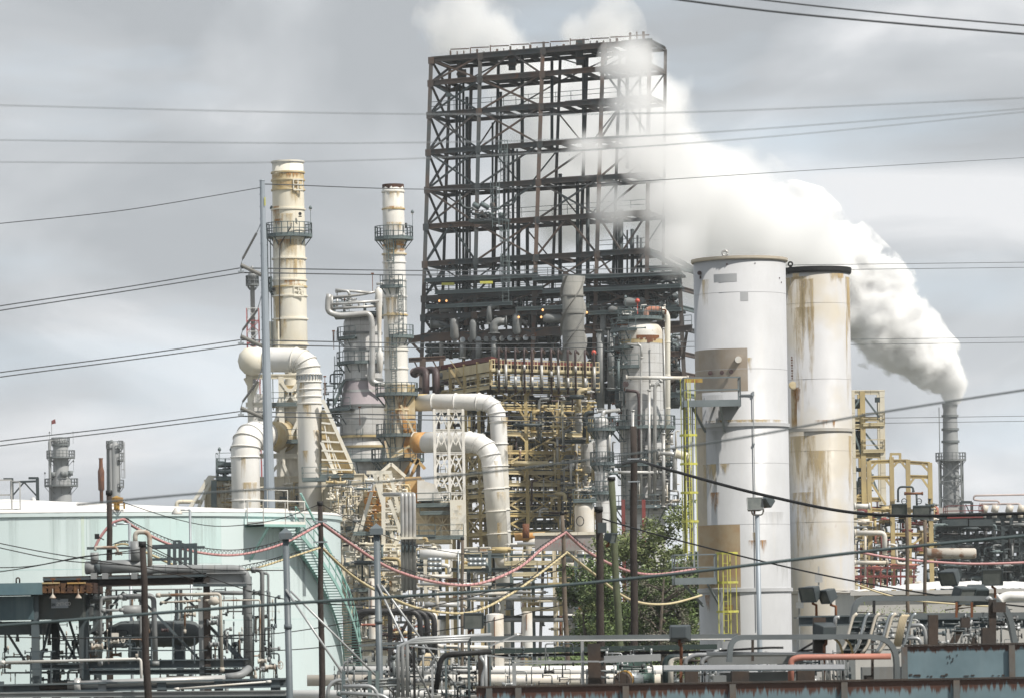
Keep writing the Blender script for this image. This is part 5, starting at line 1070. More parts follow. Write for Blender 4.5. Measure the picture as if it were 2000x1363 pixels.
for k0, k1, y0, y1, mt in ((-.86, -.68, 545, 610, st_tan), (-.95, -.4, 770, 832, st_grey), (.05, .2, 700, 750, st_tan), (-.9, -.6, 905, 1000, st_tan), (-.75, -.55, 960, 1025, st_rust), (-.6, -.3, 905, 930, st_tan), (-.9, -.2, 840, 905, st_grey), (.0, .45, 1055, 1085, st_rust), (-.9, -.78, 1160, 1200, st_rust), (-.95, .95, 820, 832, st_tan), (.3, .9, 1000, 1040, st_grey), (.1, .3, 1040, 1130, st_tan), (-.5, -.3, 1180, 1240, st_rust), (.6, .95, 1100, 1150, st_grey)):
    cstain(sa, ca_, ra, k0, k1, P(1449, y1, 270).z, P(1449, y0, 270).z, mt, .016)
for k0, k1, y0, y1, mt in ((-1, -.2, 540, 640, st_tan), (-.8, -.1, 600, 840, st_tan), (.8, 1, 540, 840, st_tan), (.85, 1, 560, 700, st_tan), (-.82, -.55, 758, 838, st_rust), (-.75, -.6, 755, 800, st_rust), (-.2, .5, 820, 840, st_rust), (-.95, -.1, 850, 1000, st_tan), (-.9, -.2, 960, 1140, st_tan), (.8, 1, 850, 1140, st_tan), (.3, .8, 535, 560, st_tan), (-.5, .3, 880, 1100, st_tan), (-.6, -.1, 545, 700, st_tan)):
    cstain(sb, cb_, rb_, k0, k1, P(1598, y1, 310).z, P(1598, y0, 310).z, mt, .016); patch(sa, ca_, ra, 1411, 1443, 1156, 1250, 271, tanp, off=.006)
q = P(1442, 702, 268.9); m = MB(); yy = ca_.y-math.sqrt(ra**2-(q.x-ca_.x)**2); m.tube([(q.x, yy+.05, q.z), (q.x, yy-.25, q.z)], .21, 20); m.build('manway', dome_w, sa)
for px, y in ((1388, 727), (1410, 727), (1428, 726), (1368, 530)):
    q = P(px, y, 269); yy = ca_.y-math.sqrt(max(0, ra**2-(q.x-ca_.x)**2)); m = MB(); m.tube([(q.x, yy+.1, q.z), (q.x, yy-.3, q.z)], .07, 10); m.tube([(q.x, yy-.2, q.z), (q.x, yy-.28, q.z)], .14, 10); m.build('nozzle', brown, sa)
for k, (px, y, s_) in enumerate(((1420, 516, .08), (1475, 514, .05), (1525, 540, .07), (1529, 548, .06), (1371, 538, .16))):
    q = P(px, y, 269); yy = ca_.y-math.sqrt(max(0, ra**2-(q.x-ca_.x)**2)); m = MB(); m.box((q.x, yy, q.z), (s_, .08, s_*1.2), .3); m.build('cut_bracket', brown, sa)
def lug(root, px, y, D_, mt, s=1.0):
    q = P(px, y, D_); m = MB(); m.box(q+Vector((0,0,.1*s)), (.22*s, .1, .3*s)); pts = [q+Vector((.15*s*math.cos(a/14*6.283), 0, .33*s+.15*s*math.sin(a/14*6.283))) for a in range(15)]; m.tube(pts, .06*s, 8); m.build('lifting_lug', mt, root)
lug(sa, 1416, 506, 270, jackp, 1.1); lug(sb, 1544, 525, 310.5, blk, 1.0)
m = MB(); a, b = P(1471, 770, 269), P(1474, 1230, 269); yy = ca_.y-ra-.04; a.y = b.y = yy; m.bar((a.x, yy, a.z), (a.x, yy, b.z), .045); a2 = P(1446, 771, 269); m.bar((a2.x, yy, a.z), (a.x, yy, a.z), .06); m.box((a.x, yy, a.z+.05), (.14,.1,.3)); m.box((a.x, yy, P(1471, 867, 269).z), (.12,.1,.12)); m.build('conduit', galv, sa)
# valve with rust on the rear silo
q = P(1549, 752, 310); yy = cb_.y-math.sqrt(rb_**2-(q.x-cb_.x)**2); m = MB(); m.tube([(q.x, yy+.1, q.z), (q.x, yy-.3, q.z)], .22, 14); m.tube([(q.x, yy-.18, q.z), (q.x, yy-.26, q.z)], .3, 14); m.build('nozzle', creamr, sb)
m = MB(); z1 = P(1548, 697, 310).z; z0 = P(1548, 738, 310).z
for i in range(9): z = z0+(z1-z0)*i/8; m.box((q.x-.03, yy-.02, z), (.07+.05*(i % 2), .06, .12))
m.build('rusted_bracket', rustm, sb)
for x, y0, y1, w_, mt in ((1550, 760, 838, 10, orange), (1547, 560, 600, 0, None), (1553, 536, 548, 12, rustm), (1640, 536, 545, 12, orange)):
    if mt: 
        patch(sb, cb_, rb_, x-w_*.5, x+w_*.5, y0, y1, 311, mat('rust_run_%d' % x, (.46,.27,.10), (.58,.48,.34), 1.4, .35, .6, rough=.8), 'rust_run', .006)
# platforms on the front silo
gal2 = mat('platform_galv', (.19,.22,.23), (.15,.175,.185), .8, rough=.55, bump=.03)
Dp = 266.5
def silo_platform(x0, x1, y_, depth, hgt):
    a, b = P(x0, y_, Dp), P(x1, y_, Dp); z = (a.z+b.z)/2; m = MB(); m.box(((a.x+b.x)/2, Dp+depth/2, z), (b.x-a.x, depth, .1)); m.bar((a.x, Dp, z), (b.x, Dp, z), .1, .42); m.bar((a.x, Dp, z), (a.x, Dp+depth, z), .1, .4); m.bar((b.x, Dp, z), (b.x, Dp+depth, z), .1, .4)
    p = m.build('side_platform', gal2, sa); g = MB(); railing(g, [(a.x, Dp+depth, z), (a.x, Dp, z), (b.x, Dp, z), (b.x, Dp+depth*.6, z)], hgt, .085, 2.0, toe=False); g.build('railing', gal2, p); return a, b, z
a, b, z = silo_platform(1336, 1446, 787, 3.4, 1.6)
m = MB(); m.bar(P(1350, 790, Dp), (P(1382, 838, Dp).x, Dp+3.2, P(1382, 838, Dp).z), .12); m.bar(P(1406, 790, Dp), (P(1420, 838, Dp).x, Dp+2.9, P(1420, 838, Dp).z), .12); m.build('strut', gal2, sa)
a, b, z = silo_platform(1318, 1399, 1134, 3.6, 1.65)
m = MB(); m.bar(P(1335, 1140, Dp), (P(1378, 1182, Dp).x, Dp+3.2, P(1378, 1182, Dp).z), .13); m.bar(P(1382, 1140, Dp), (P(1408, 1178, Dp).x, Dp+3.0, P(1408, 1178, Dp).z), .12); m.build('strut', gal2, sa)
# yellow caged ladders
def ycage(x0, x1, y0, y1, D_, hoops, name):
    m = MB(); a = P((x0+x1)/2, y1, D_); w_ = (x1-x0)*Sc(D_); z0, z1 = a.z, P(x0, y0, D_).z
    for fx in (-.42, .0, .42): m.bar((a.x+fx*w_, a.y-.55+abs(fx)*.8, z0), (a.x+fx*w_, a.y-.55+abs(fx)*.8, z1), .055)
    for fx in (-.25, .22): m.bar((a.x+fx*w_*.7, a.y+.2, z0-.5), (a.x+fx*w_*.7, a.y+.2, z1), .06)
    k = int((z1-z0)/.4)
    for i in range(k): m.bar((a.x-.22*w_, a.y+.2, z0+.4*i), (a.x+.2*w_, a.y+.2, z0+.4*i), .03)
    for y in hoops:
        z = P(x0, y, D_).z; pts = [Vector((a.x+w_*.5*math.cos(R(t)), a.y+.1+.7*math.sin(R(t)), z)) for t in range(180, 361, 30)]
        for p, q in zip(pts, pts[1:]): m.bar(p, q, .05, .14)
    m.build(name, syel, sa)
ycage(1332, 1365, 740, 1076, 267, (850, 906, 962, 1018), 'yellow_caged_ladder'); ycage(1401, 1443, 1079, 1236, 267.6, (1080, 1137, 1194), 'yellow_caged_ladder')
m = MB(); m.bar(P(1335, 742, 268), P(1372, 742, 268), .12, .3); m.build('swing_gate', mat('gate_orange', (.45,.33,.08), (.3,.12,.04), 2, rough=.7), sa)
m = MB(); m.bar(P(1339, 1080, 267.4), P(1336, 745, 267.4), .16); m.build('ladder_post', mat('post_olive', (.33,.33,.07), (.2,.2,.1), .6, rough=.6), sa)
m = MB(); m.bar(P(1356, 1110, 267.6), P(1352, 790, 267.6), .1); m.bar(P(1363, 1110, 267.8), P(1360, 790, 267.8), .06); m.build('riser_pipe', galv, sa)

# ============================================================ TEAL TANK
tk = thing('storage_tank', 'huge round pale teal storage tank with a white cone roof and outside stair', 'storage tank', (P(12, 1200, 230).x, 230, 0))
c = P(12, 1000, 230); c.x = P(12, 1000, 230).x; Rk = (P(664, 1010, 230).x-c.x); zt = 14.02
m = MB(); m.lathe((c.x, 230, 0), [(Rk, 0), (Rk, zt)], 160, flat=False); m.build('shell', teal, tk)
m = MB(); m.lathe((c.x, 230, zt), [(Rk+.12, -.02), (Rk+.12, .1), (Rk*.5, .66), (.01, 1.25)], 120); m.build('roof', roofw, tk)
m = MB(); m.lathe((c.x, 230, zt), [(Rk, -.22), (Rk+.1, -.22), (Rk+.1, -.03), (Rk, -.03)], 160, flat=True); m.build('curb_angle', teal, tk)
def tpatch(x0, x1, y0, y1, mt):
    def ang(px, py):
        lo, hi = -math.pi/2-.9, 0.0
        # find the angle whose point projects to px
        for _ in range(40):
            mid = (lo+hi)/2; q = Vector((c.x+Rk*math.cos(mid), 230+Rk*math.sin(mid), 11)); 
            if Q(q)[0] < px: lo = mid
            else: hi = mid
        return mid
    a0, a1 = ang(x0, y0), ang(x1, y0); Dn = 230+Rk*math.sin((a0+a1)/2); m = MB(); m.lathe((c.x, 230, 0), [(Rk+.006, P(x0, y1, Dn).z), (Rk+.006, P(x0, y0, Dn).z)], 24, a0, a1); m.build('paint_patch', mt, tk)
tpatch(0, 50, 1003, 1008, tealx); tpatch(178, 432, 1004, 1102, mat('teal_patch', (.54,.68,.67), (.58,.70,.69), .15, .4, .6, rough=.5, streak=.25, streak_c=(.45,.6,.57)))
for x in (105, 170, 333, 432, 520): tpatch(x, x+1.2, 1004, 1360, teald if 0 else mat('teal_seam_%d' % x, (.54,.66,.65), rough=.6))
tpatch(160, 166, 1004, 1150, mat('ochre_run', (.60,.65,.54), (.54,.67,.62), .5, rough=.6)); 
for y in (1108, 1212):
    q = P(300, y, 212.5); m = MB(); m.lathe((c.x, 230, q.z), [(Rk+.001, -.012), (Rk+.006, -.012), (Rk+.006, .012), (Rk+.001, .012)], 120, flat=True); m.build('weld_seam', tealx, tk)
gt_ = random.Random(5)
def tkx(px):
    lo, hi = -math.pi/2-.9, 0.0
    for _ in range(40):
        mid = (lo+hi)/2; q = Vector((c.x+Rk*math.cos(mid), 230+Rk*math.sin(mid), 11))
        if Q(q)[0] < px: lo = mid
        else: hi = mid
    return mid
for k in range(14):
    x0 = gt_.uniform(0, 600); a0, a1 = tkx(x0), tkx(x0+gt_.uniform(6, 40)); z1 = 13.78; z0 = z1-gt_.uniform(2.5, 8); m = MB(); m.lathe((c.x, 230, 0), [(Rk+.012+k*.0015, z0), (Rk+.012+k*.0015, z1)], 10, a0, a1); m.build('stain', st_pale, tk)
# spiral stair from the rim down and round to the right
def tp(a, r, z): return Vector((c.x+r*math.cos(a), 230+r*math.sin(a), z))
a_top = R(-32); a_bot = R(6); za_, zb_ = 13.2, 5.0; n_ = 58
m = MB(); g = MB()
for i in range(n_+1):
    t = i/n_; a = a_top+(a_bot-a_top)*t; z = za_+(zb_-za_)*t; p0, p1 = tp(a, Rk+.1, z), tp(a, Rk+1.0, z); m.bar(p0, p1, .30, .045)
    if i:
        ap = a_top+(a_bot-a_top)*(i-1)/n_; zp = za_+(zb_-za_)*(i-1)/n_
        for rr_ in (.1, 1.0): m.bar(tp(ap, Rk+rr_, zp-.05), tp(a, Rk+rr_, z-.05), .05, .22)
        for hh in (.55, 1.1): g.bar(tp(ap, Rk+1.0, zp+hh), tp(a, Rk+1.0, z+hh), .05)
    if i % 4 == 0: g.bar(p1, p1+Vector((0,0,1.1)), .05)
st_ = m.build('stair', teald, tk); g.build('handrail', teald, st_)
m = MB(); a0, a1 = R(-41), R(-31); m.lathe((c.x, 230, 13.3), [(Rk+.02, -.06), (Rk+1.4, -.06), (Rk+1.4, .06), (Rk+.02, .06), (Rk+.02, -.06)], 8, a0, a1, True)
for a in (a0+.02, a1-.02): m.bar(tp(a, Rk+1.3, 13.2), tp(a, Rk+.05, 11.6), .1)
pl = m.build('stair_landing', teald, tk); g = MB(); railing(g, [tp(a0, Rk+.2, 13.36), tp(a0, Rk+1.35, 13.36), tp((a0+a1)/2, Rk+1.35, 13.36), tp(a1, Rk+1.35, 13.36)], 1.2, .05); railing(g, [tp(R(-40), Rk-.3, 14.1), tp(R(-34), Rk-.3, 14.1), tp(R(-28), Rk-.3, 14.1)], 1.1, .035); g.build('railing', white, pl)
m = MB(); m.bar(tp(R(-30), Rk+.9, 15.0), tp(R(-12), Rk+1.0, 10.0), .09); m.build('handrail_brace', teald, tk)
# railing and hatch on the roof at far left
m = MB(); g = MB(); a, b = P(0, 985, 214), P(42, 985, 214); z = 14.15
railing(g, [(P(0, 990, 214).x-3, 213.6, z), (P(25, 990, 214).x, 213.6, z)], 1.55, .07, 3.4, toe=False); g.bar((P(44, 990, 214).x, 213.0, z-.3), (P(44, 990, 214).x, 213.0, z+1.4), .06); g.bar((P(25, 990, 214).x, 213.6, z+1.5), (P(44, 990, 214).x, 213.0, z+1.4), .06); g.build('roof_railing', jackp, tk)
m.box((P(14, 990, 214).x, 214, z-.05), (1.4, 1.6, .3)); m.build('roof_hatch', jackp, tk)
# bright beacon-like valve on roof edge at (230,975)
q = P(228, 992, 213.6); vv = thing('roof_vent', 'golden brass coloured vent head with a guard rail on the teal tank roof', 'tank vent', (q.x, q.y, 14.1))
m = MB(); m.lathe((q.x, q.y, 14.1), [(.15,0), (.15,.35), (.32,.4), (.34,.62), (.15,.66), (.02,.72)], 14, flat=True); m.build('vent_head', goldm, vv)
m = MB(); railing(m, [q+Vector((x, y, 14.1-q.z+.05)) for x, y in ((-.35,-.3), (.38,-.3), (.38,.3))], .3, .04, .25, toe=False); m.build('guard_rail', goldm, vv)
# area light masts on the tank side: short lamp poles
# ============================================================ RIGHT YELLOW FRAMES
D = 425
rf = thing('yellow_frame_tower', 'tall ochre and grey open frame just right of the stained silo', 'steel structure', (P(1700, 1200, D).x, D, 0))
for dd in (0, 6):
    for x in (1664, 1684, 1722): m = MB(); a = P(x-dd*.8, 764, D+dd); m.ibeam((a.x, a.y, 0), a, .5, .5, .12); m.build('column', yellow if x == 1684 else heater, rf)
    for y, mt in ((766, heater), (818, yellowl), (832, yellowl), (882, yellowl), (890, yellow), (975, yellow), (1010, gsteel), (1050, yellow)): m = MB(); m.ibeam(P(1655, y, D+dd), P(1728, y-.5, D+dd), .35, .45, .1); m.build('beam', mt, rf)
for a, b in (((1688, 775), (1718, 815)), ((1665, 800), (1682, 775)), ((1690, 845), (1722, 885)), ((1690, 895), (1720, 975)), ((1668, 845), (1682, 885))): m = MB(); m.bar(P(*a, D-.1), P(*b, D-.1), .18); m.build('brace', gsteel, rf)
for y in (830, 882): box_platform(rf, P(1686, y, D-.4).xy, P(1728, y, D-.4).xy, 3, P(1700, y-2, D).z, yellowl, 1.1, w=.07)
m = MB(); q = P(1714, 800, D-1); m.bar(q-Vector((0,0,1)), q+Vector((0,0,1)), .08); m.box(q+Vector((0,0,1)), (.5,.3,.5)); m.build('floodlight', dsteel, rf)
for y in (788, 830, 850, 868): m = MB(); q = P(1670, y, D+1); m.tube([q-Vector((.9,0,0)), q+Vector((.9,0,0))], .5, 14); m.build('drum', dsteel, rf)
clutter(rf, 1660, 1700, 895, 1010, D, 22, [gpipe, yellow, gsteel, jackp], 71, 4, (.1, .25), (20, 80), vert=.8)
D = 405
rg = thing('yellow_portal_frame', 'golden brown low portal frame of four bays with a small raised hoop on top', 'steel structure', (P(1760, 1200, D).x, D, 0))
for dd in (0, 5):
    for x, y in ((1697, 900), (1741, 892), (1773, 897), (1816, 903)): m = MB(); a = P(x, y, D+dd); m.ibeam((a.x, a.y, 0), a, .42, .42, .1); m.build('column', yellow, rg)
    for a, b in (((1697, 902), (1741, 900)), ((1741, 900), (1773, 900)), ((1773, 902), (1816, 905)), ((1697, 932), (1741, 932)), ((1773, 930), (1816, 931)), ((1697, 995), (1816, 998)), ((1697, 1043), (1816, 1043))): m = MB(); m.ibeam(P(*a, D+dd), P(*b, D+dd), .3, .36, .1); m.build('beam', yellow, rg)
for a, b in (((1697, 920), (1712, 903)), ((1741, 915), (1754, 901)), ((1773, 918), (1760, 901)), ((1816, 922), (1800, 905)), ((1697, 950), (1707, 935)), ((1741, 950), (1730, 935)), ((1773, 950), (1786, 932)), ((1816, 955), (1800, 932)), ((1773, 1070), (1806, 1045)), ((1700, 940), (1730, 985))): m = MB(); m.bar(P(*a, D-.1), P(*b, D-.1), .2); m.build('brace', yellow, rg)
m = MB(); m.bar(P(1740, 901, D), P(1740, 886, D), .22); m.bar(P(1758, 901, D), P(1758, 886, D), .22); m.bar(P(1738, 886, D), P(1760, 886, D), .22); m.build('raised_hoop', yellow, rg)
pipe(rg, [P(1754, 980, D-1), P(1754, 950, D-1), P(1783, 950, D-1), P(1784, 960, D-1)], 2*Sc(D), dsteel, 'hairpin_pipe', br=.4)
pipe(rg, [P(1766, 963, D-1), P(1803, 963, D-1)], 2.4*Sc(D), rustm, 'header_pipe'); pipe(rg, [P(1790, 963, D-1), P(1791, 990, D-1)], 2*Sc(D), dsteel, 'drop_pipe')
for x in (1766, 1795): m = MB(); q = P(x, 978, D-1.3); m.tube([q+Vector((.25*math.cos(t/12*6.283), 0, .25*math.sin(t/12*6.283))) for t in range(13)], .05, 6); m.bar(q-Vector((.25,0,0)), q+Vector((.25,0,0)), .04); m.build('handwheel', dsteel, rg)
clutter(rg, 1668, 1830, 985, 1130, D-2, 80, [dome_w, jackp, gpipe, gsteel, redp, dsteel, salmon, yellow, jackp], 72, 8, (.08, .3), (12, 60), vert=.45)
for pts, r in ((((1668, 1040), (1728, 1040), (1728, 1085)), 5), (((1668, 1098), (1735, 1098)), 4), (((1668, 988), (1700, 988)), 5), (((1735, 1062), (1750, 1064), (1752, 1100), (1775, 1100)), 2.5), (((1690, 1030), (1690, 1130)), 2.5)): pipe(rg, [P(a, b, D-4) for a, b in pts], r*Sc(D-4), dome_w, 'white_pipe', br=r*Sc(D)*2)
m = MB()
for x in range(1668, 1790, 13): m.bar(P(x, 1150, D-4), P(x, 1108, D-4), .14)
for y in (1108, 1125): m.bar(P(1668, y, D-4), P(1790, y, D-4), .2)
m.build('red_rack', redp, rg)
# cream tank/pipe lying across, rust marked
D = 385; m = MB(); a, b = P(1812, 1080, D), P(1903, 1080, D); m.tube([a-Vector((.1,0,0)), a, b, b+Vector((.15,0,0))], [.3, 10.5*Sc(D), 10.5*Sc(D), .4], 20); single(m, 'horizontal_drum', rustpipe, 'cream horizontal drum with rust blotches in front of the dark racks', 'drum', a)
# ============================================================ DARK RACKS FAR RIGHT
D = 480
dk = thing('dark_pipe_rack', 'long black steel rack with white pipe loops on its roof, right edge below the chimney', 'pipe rack', (P(1910, 1200, D).x, D, 0))
for x in range(1822, 2030, 17):
    for dd in (0, 8): m = MB(); a = P(x, 1010, D+dd); m.ibeam((a.x, a.y, 0), a, .4, .4, .1); m.build('column', dsteel, dk)
for y in (1010, 1030, 1052, 1070, 1095, 1122):
    for dd in (0, 8): m = MB(); m.ibeam(P(1818, y, D+dd), P(2030, y+1, D+dd), .4, .7, .12); m.build('beam', dsteel, dk)
    m = MB(); a, b = P(1818, y, D), P(2030, y, D); m.box(((a.x+b.x)/2, D+4, a.z+.4), (b.x-a.x, 8, .12)); m.build('deck', dsteel, dk)
cbox(dk, 1840, 1890, 1013, 1027, D-1, 5, dsteel, 'fan_bay'); cbox(dk, 1893, 1940, 1013, 1027, D-1, 5, dsteel, 'fan_bay')
cbox(dk, 1822, 1872, 990, 1008, D+14, 5, wallb, 'pale_block'); cbox(dk, 1940, 2030, 1008, 1021, D+12, 5, wallb, 'pale_block')
clutter(dk, 1822, 2015, 1025, 1135, D-1, 70, [dsteel, dsteel, gsteel, gpipe, dome_w, dsteel], 73, 6, (.1, .4), (15, 60), vert=.5)
for i, (mt, nn) in enumerate(((dsteel, 90), (gsteel, 40), (gpipe, 30), (blackp, 60))): clutter(dk, 1822, 2015, 1022, 1140, 478, nn, [mt], 400+i, 7, (.06, .25), (6, 40), merge='small_piping')
for i, (mt, nn) in enumerate(((dome_w, 30), (gpipe, 40), (redp, 20), (dsteel, 50), (yellow, 20))): clutter(rg, 1665, 1830, 985, 1140, 404, nn, [mt], 410+i, 7, (.05, .16), (6, 40), merge='small_piping')
box_platform(dk, P(1850, 1008, D-1).xy, P(1920, 1008, D-1).xy, 4, P(1880, 1008, D).z, redp, 1.2, w=.09)
m = MB(); a, b = P(1877, 1008, D), P(1877, 980, D); m.bar(a, b, .3); a2, b2 = P(1898, 1008, D), P(1898, 980, D); m.bar(a2, b2, .3); m.bar(b, b2, .3); m.bar(P(1886, 984, D), P(1896, 1005, D), .12); m.build('hoist_frame', dsteel, dk)
for pts, r in ((((2010, 965), (1903, 967), (1901, 975), (1915, 977), (1950, 977), (1953, 985)), 1.9), (((1913, 984), (1995, 983), (1997, 1000)), 2.0), (((1945, 983), (1944, 1000)), 2.2), (((1973, 984), (1972, 1000)), 2.2), (((1922, 985), (1922, 1000)), 2.0)): pipe(dk, [P(a, b, D) for a, b in pts], r*Sc(D), mat('pinkish_pipe', (.50,.42,.40), (.42,.36,.35), .6, rough=.5) if 'pinkish_pipe' not in MT else MT['pinkish_pipe'], 'loop_pipe', br=.5)
for x in (1921, 1942, 1970, 1993): m = MB(); q = P(x, 1000, D-.4); m.tube([q, q+Vector((.2,0,.8))], .42, 10); m.tube([q-Vector((0,0,.6)), q], .3, 8); m.build('white_valve', dome_w, dk)
q = P(1985, 1110, D-6)
# ============================================================ LOW WHITE ROOF BUILDING
D = 205
bd = thing('low_building', 'low beige building with a lumpy white membrane roof behind the floodlights', 'building', (P(1860, 1200, D).x, D, 0))
a, b = P(1670, 1250, D), P(2060, 1153, D); zt_ = P(1800, 1156, D).z; m = MB(); m.box(((a.x+b.x)/2, D+6, zt_/2), (b.x-a.x, 12, zt_)); m.build('wall', wallb, bd)
m = MB(); n_ = 60
for i in range(n_):
    for j in range(6):
        def rp_(i, j):
            t = i/n_; x = a.x-.3+(b.x-a.x+.6)*t; y = D-.25+j*2.5; base_ = zt_+.02+min(t*2.2, 1)*.42*min(1, j/2+.1)-max(0, t-.62)*.3; return (x, y, base_+.05*noise.noise(Vector((i*.45, j*1.3, 0)))+.10)
        m.quad(rp_(i, j), rp_(i+1, j), rp_(i+1, j+1), rp_(i, j+1), True)
m.build('roof', roofw, bd); m = MB(); m.box(((a.x+b.x)/2, D-.12, zt_+.0), (b.x-a.x+.4, .25, .2)); m.build('fascia', wallb, bd)
pipe(bd, [P(1950, 1172, 190), P(1965, 1163, 190), P(2040, 1163, 190)], 9*Sc(190), white, 'white_duct', br=.5)
m = MB(); g = random.Random(3); b0 = P(1668, 1195, 180); 
for i in range(9):
    p = b0+Vector((i*.55, g.uniform(-.3,.3), -.15*math.sin(i*.4)+g.uniform(-.1,.1)));  q = p+Vector((.75, g.uniform(-.2,.2), g.uniform(-.25,.12))); m.tube([p, q], [.03, .02], 5)
tw = thing('leafy_branch', 'thin branch with a few small leaves reaching in front of the beige wall', 'branch', b0); m.build('twig', bark, tw); m = MB()
for k in range(420):
    p = b0+Vector((g.uniform(0, 5.2), g.uniform(-.4,.4), g.gauss(-.1,.2))); s_ = .05; ax = Vector((g.uniform(-1,1), g.uniform(-1,1), g.uniform(-1,1))).normalized(); ay = ax.orthogonal().normalized(); m.quad(p-ax*s_, p+ay*s_*.5, p+ax*s_, p-ay*s_*.5)
m.build('leaves', leaf2, tw)
# ============================================================ PROCESS MODULE AT LOWER LEFT
D = 125; S = Sc(D)
md = thing('process_module', 'dark steel process module with grey pipes, a horizontal vessel and rust stains, lower left', 'process module', (P(290, 1200, D).x, D, 0))
def B(x0, y0, x1, y1, w_, h, mt, name='beam', dd=0, ib=True):
    m = MB(); (m.ibeam if ib else m.bar)(P(x0, y0, D+dd), P(x1, y1, D+dd), w_, h); return m.build(name, mt, md)
def Cc(x, yt, w_, mt, dd=0, name='column'):
    a = P(x, yt, D+dd); m = MB(); m.ibeam((a.x, a.y, 0), a, w_, w_, w_*.1); return m.build(name, mt, md)
for x, yt, w_, mt, dd in ((68, 1162, .42, fgsteel, -1), (108, 1205, .42, fgdark, 2), (163, 1160, .55, fgdark, 0), (188, 1150, .42, fgdark, 3), (212, 1150, .35, fgrust, 5), (403, 1125, .36, fgrust, 0), (392, 1165, .28, fgpipe, 0), (345, 1150, .18, fgdark, 5), (353, 1150, .18, fgdark, 5), (488, 1125, .2, fgdark, 4), (428, 1200, .2, fgdark, 4), (200, 1330, .45, fgpipe, -6), (316, 1330, .5, fgsteel, -6), (427, 1325, .45, fgsteel, -6), (538, 1323, .5, fgsteel, -6), (0, 1330, .4, fgsteel, -6)): Cc(x, yt, w_*.52, mt, dd)
B(85, 1137, 404, 1129, .3, .33, fgrust); B(85, 1131, 404, 1123, .36, .07, fgdark, ib=False)
B(378, 1129, 482, 1128, .3, .33, fgpipe); B(378, 1142, 482, 1142, .4, .08, fgdark, ib=False)
B(165, 1298, 490, 1294, .3, .26, fgsteel); B(165, 1312, 490, 1310, .3, .16, fgdark); B(60, 1302, 165, 1300, .3, .18, fgdark)
B(-10, 1345, 560, 1332, .4, .26, fgsteel, dd=-6); B(-10, 1375, 560, 1366, .4, .3, fgdark, dd=-6); B(-10, 1357, 560, 1352, .15, .15, fgpipe, dd=-6.5)
# fin fan cooler at the left: header boxes, fins and name plate
def bx(x0, x1, y0, y1, dep, mt, name, dd=0):
    a, b = P(x0, y1, D+dd), P(x1, y0, D+dd); m = MB(); m.box(((a.x+b.x)/2, D+dd+dep/2, (a.z+b.z)/2), (b.x-a.x, dep, b.z-a.z)); return m.build(name, mt, md)
bx(-30, 81, 1137, 1162, 3.0, mat('cooler_blue', (.10,.17,.20), (.12,.19,.21), 1.2, rough=.5, streak=.3, streak_c=(.06,.10,.12)), 'cooler_header', -1.6)
bx(-30, 65, 1163, 1211, 3.0, mat('cooler_panel', (.07,.115,.13), (.05,.085,.10), .8, rough=.5, streak=.8, streak_c=(.13,.18,.19)), 'cooler_side_panel', -1.2)
bx(71, 162, 1159, 1209, 3.0, mat('cooler_panel_dark', (.055,.07,.07), (.07,.07,.06), .8, rough=.55, streak=.3, streak_c=(.10,.10,.09)), 'cooler_side_panel', -.9)
bx(-30, 82, 1212, 1240, 2.6, fgdark, 'fan_ring', -.6)
bx(81, 183, 1137, 1159, 2.8, mat('fin_bundle', (.045,.022,.015), (.07,.035,.02), 2, rough=.8), 'fin_bundle', -1.3)
m = MB()
for k in range(6):
    y = 1140+k*3.1; g = random.Random(k)
    for s_ in range(8): x = 82+s_*12.4; m.bar(P(x, y, D-1.36), P(x+g.uniform(8, 12), y, D-1.36), .06, .05)
m.build('fin_edges', mat('fin_orange', (.20,.10,.04), (.05,.025,.018), 3.5, .35, .6, rough=.8), md)
for x0, x1 in ((81, 116), (131, 167)): bx(x0, x1, 1136, 1139.6, .1, mat('fin_tan_%d' % x0, (.45,.26,.08), (.45,.36,.20), 1.5, rough=.7), 'painted_edge', -1.42)
pn = bx(100, 133, 1168.5, 1187, .03, mat('name_plate', (.36,.39,.43), (.30,.33,.37), 3, rough=.5), 'name_plate', -.96)
fc = bpy.data.curves.new('plate_text', 'FONT'); fc.body = 'SMITHCO'; fc.size = .15; fc.extrude = .004; fc.align_x = 'LEFT'; fc.align_y = 'CENTER'; fc.space_character = .95
fo = bpy.data.objects.new('lettering', fc); sc.collection.objects.link(fo); fc.materials.append(lampw); 
tq = P(110, 1179, D-.985); fm = fo.to_mesh(); lm_ = MB(); lm_.v = [(tq.x+v.co.x*.66, tq.y-v.co.z, tq.z+v.co.y) for v in fm.vertices]; lm_.f = [tuple(p.vertices) for p in fm.polygons]; lm_.sm = [False]*len(lm_.f); fo.to_mesh_clear(); bpy.data.objects.remove(fo); lm_.build('lettering', lampw, pn)
m = MB(); 
for k in range(7): m.bar(P(101+k*1.1, 1177+(k % 2), D-.97), P(101.5+k*1.1, 1184-(k % 3), D-.97), .02, .01)
m.bar(P(112, 1169, D-.97), P(118, 1169, D-.97), .02, .05); m.bar(P(115, 1169, D-.97), P(115, 1173.5, D-.97), .04, .01); m.build('plate_emblem', fgsteel, md)
m = MB(); q = P(35, 1131, D); m.tube([q+Vector((-.05, 0, -.1))]+[q+Vector((.05*math.cos(a)*1.0, 0, .05*math.sin(a))) for a in [math.pi-k*math.pi/8 for k in range(9)]]+[q+Vector((.05, 0, -.1))], .025, 6); m.build('lifting_lug', fgrust, md)
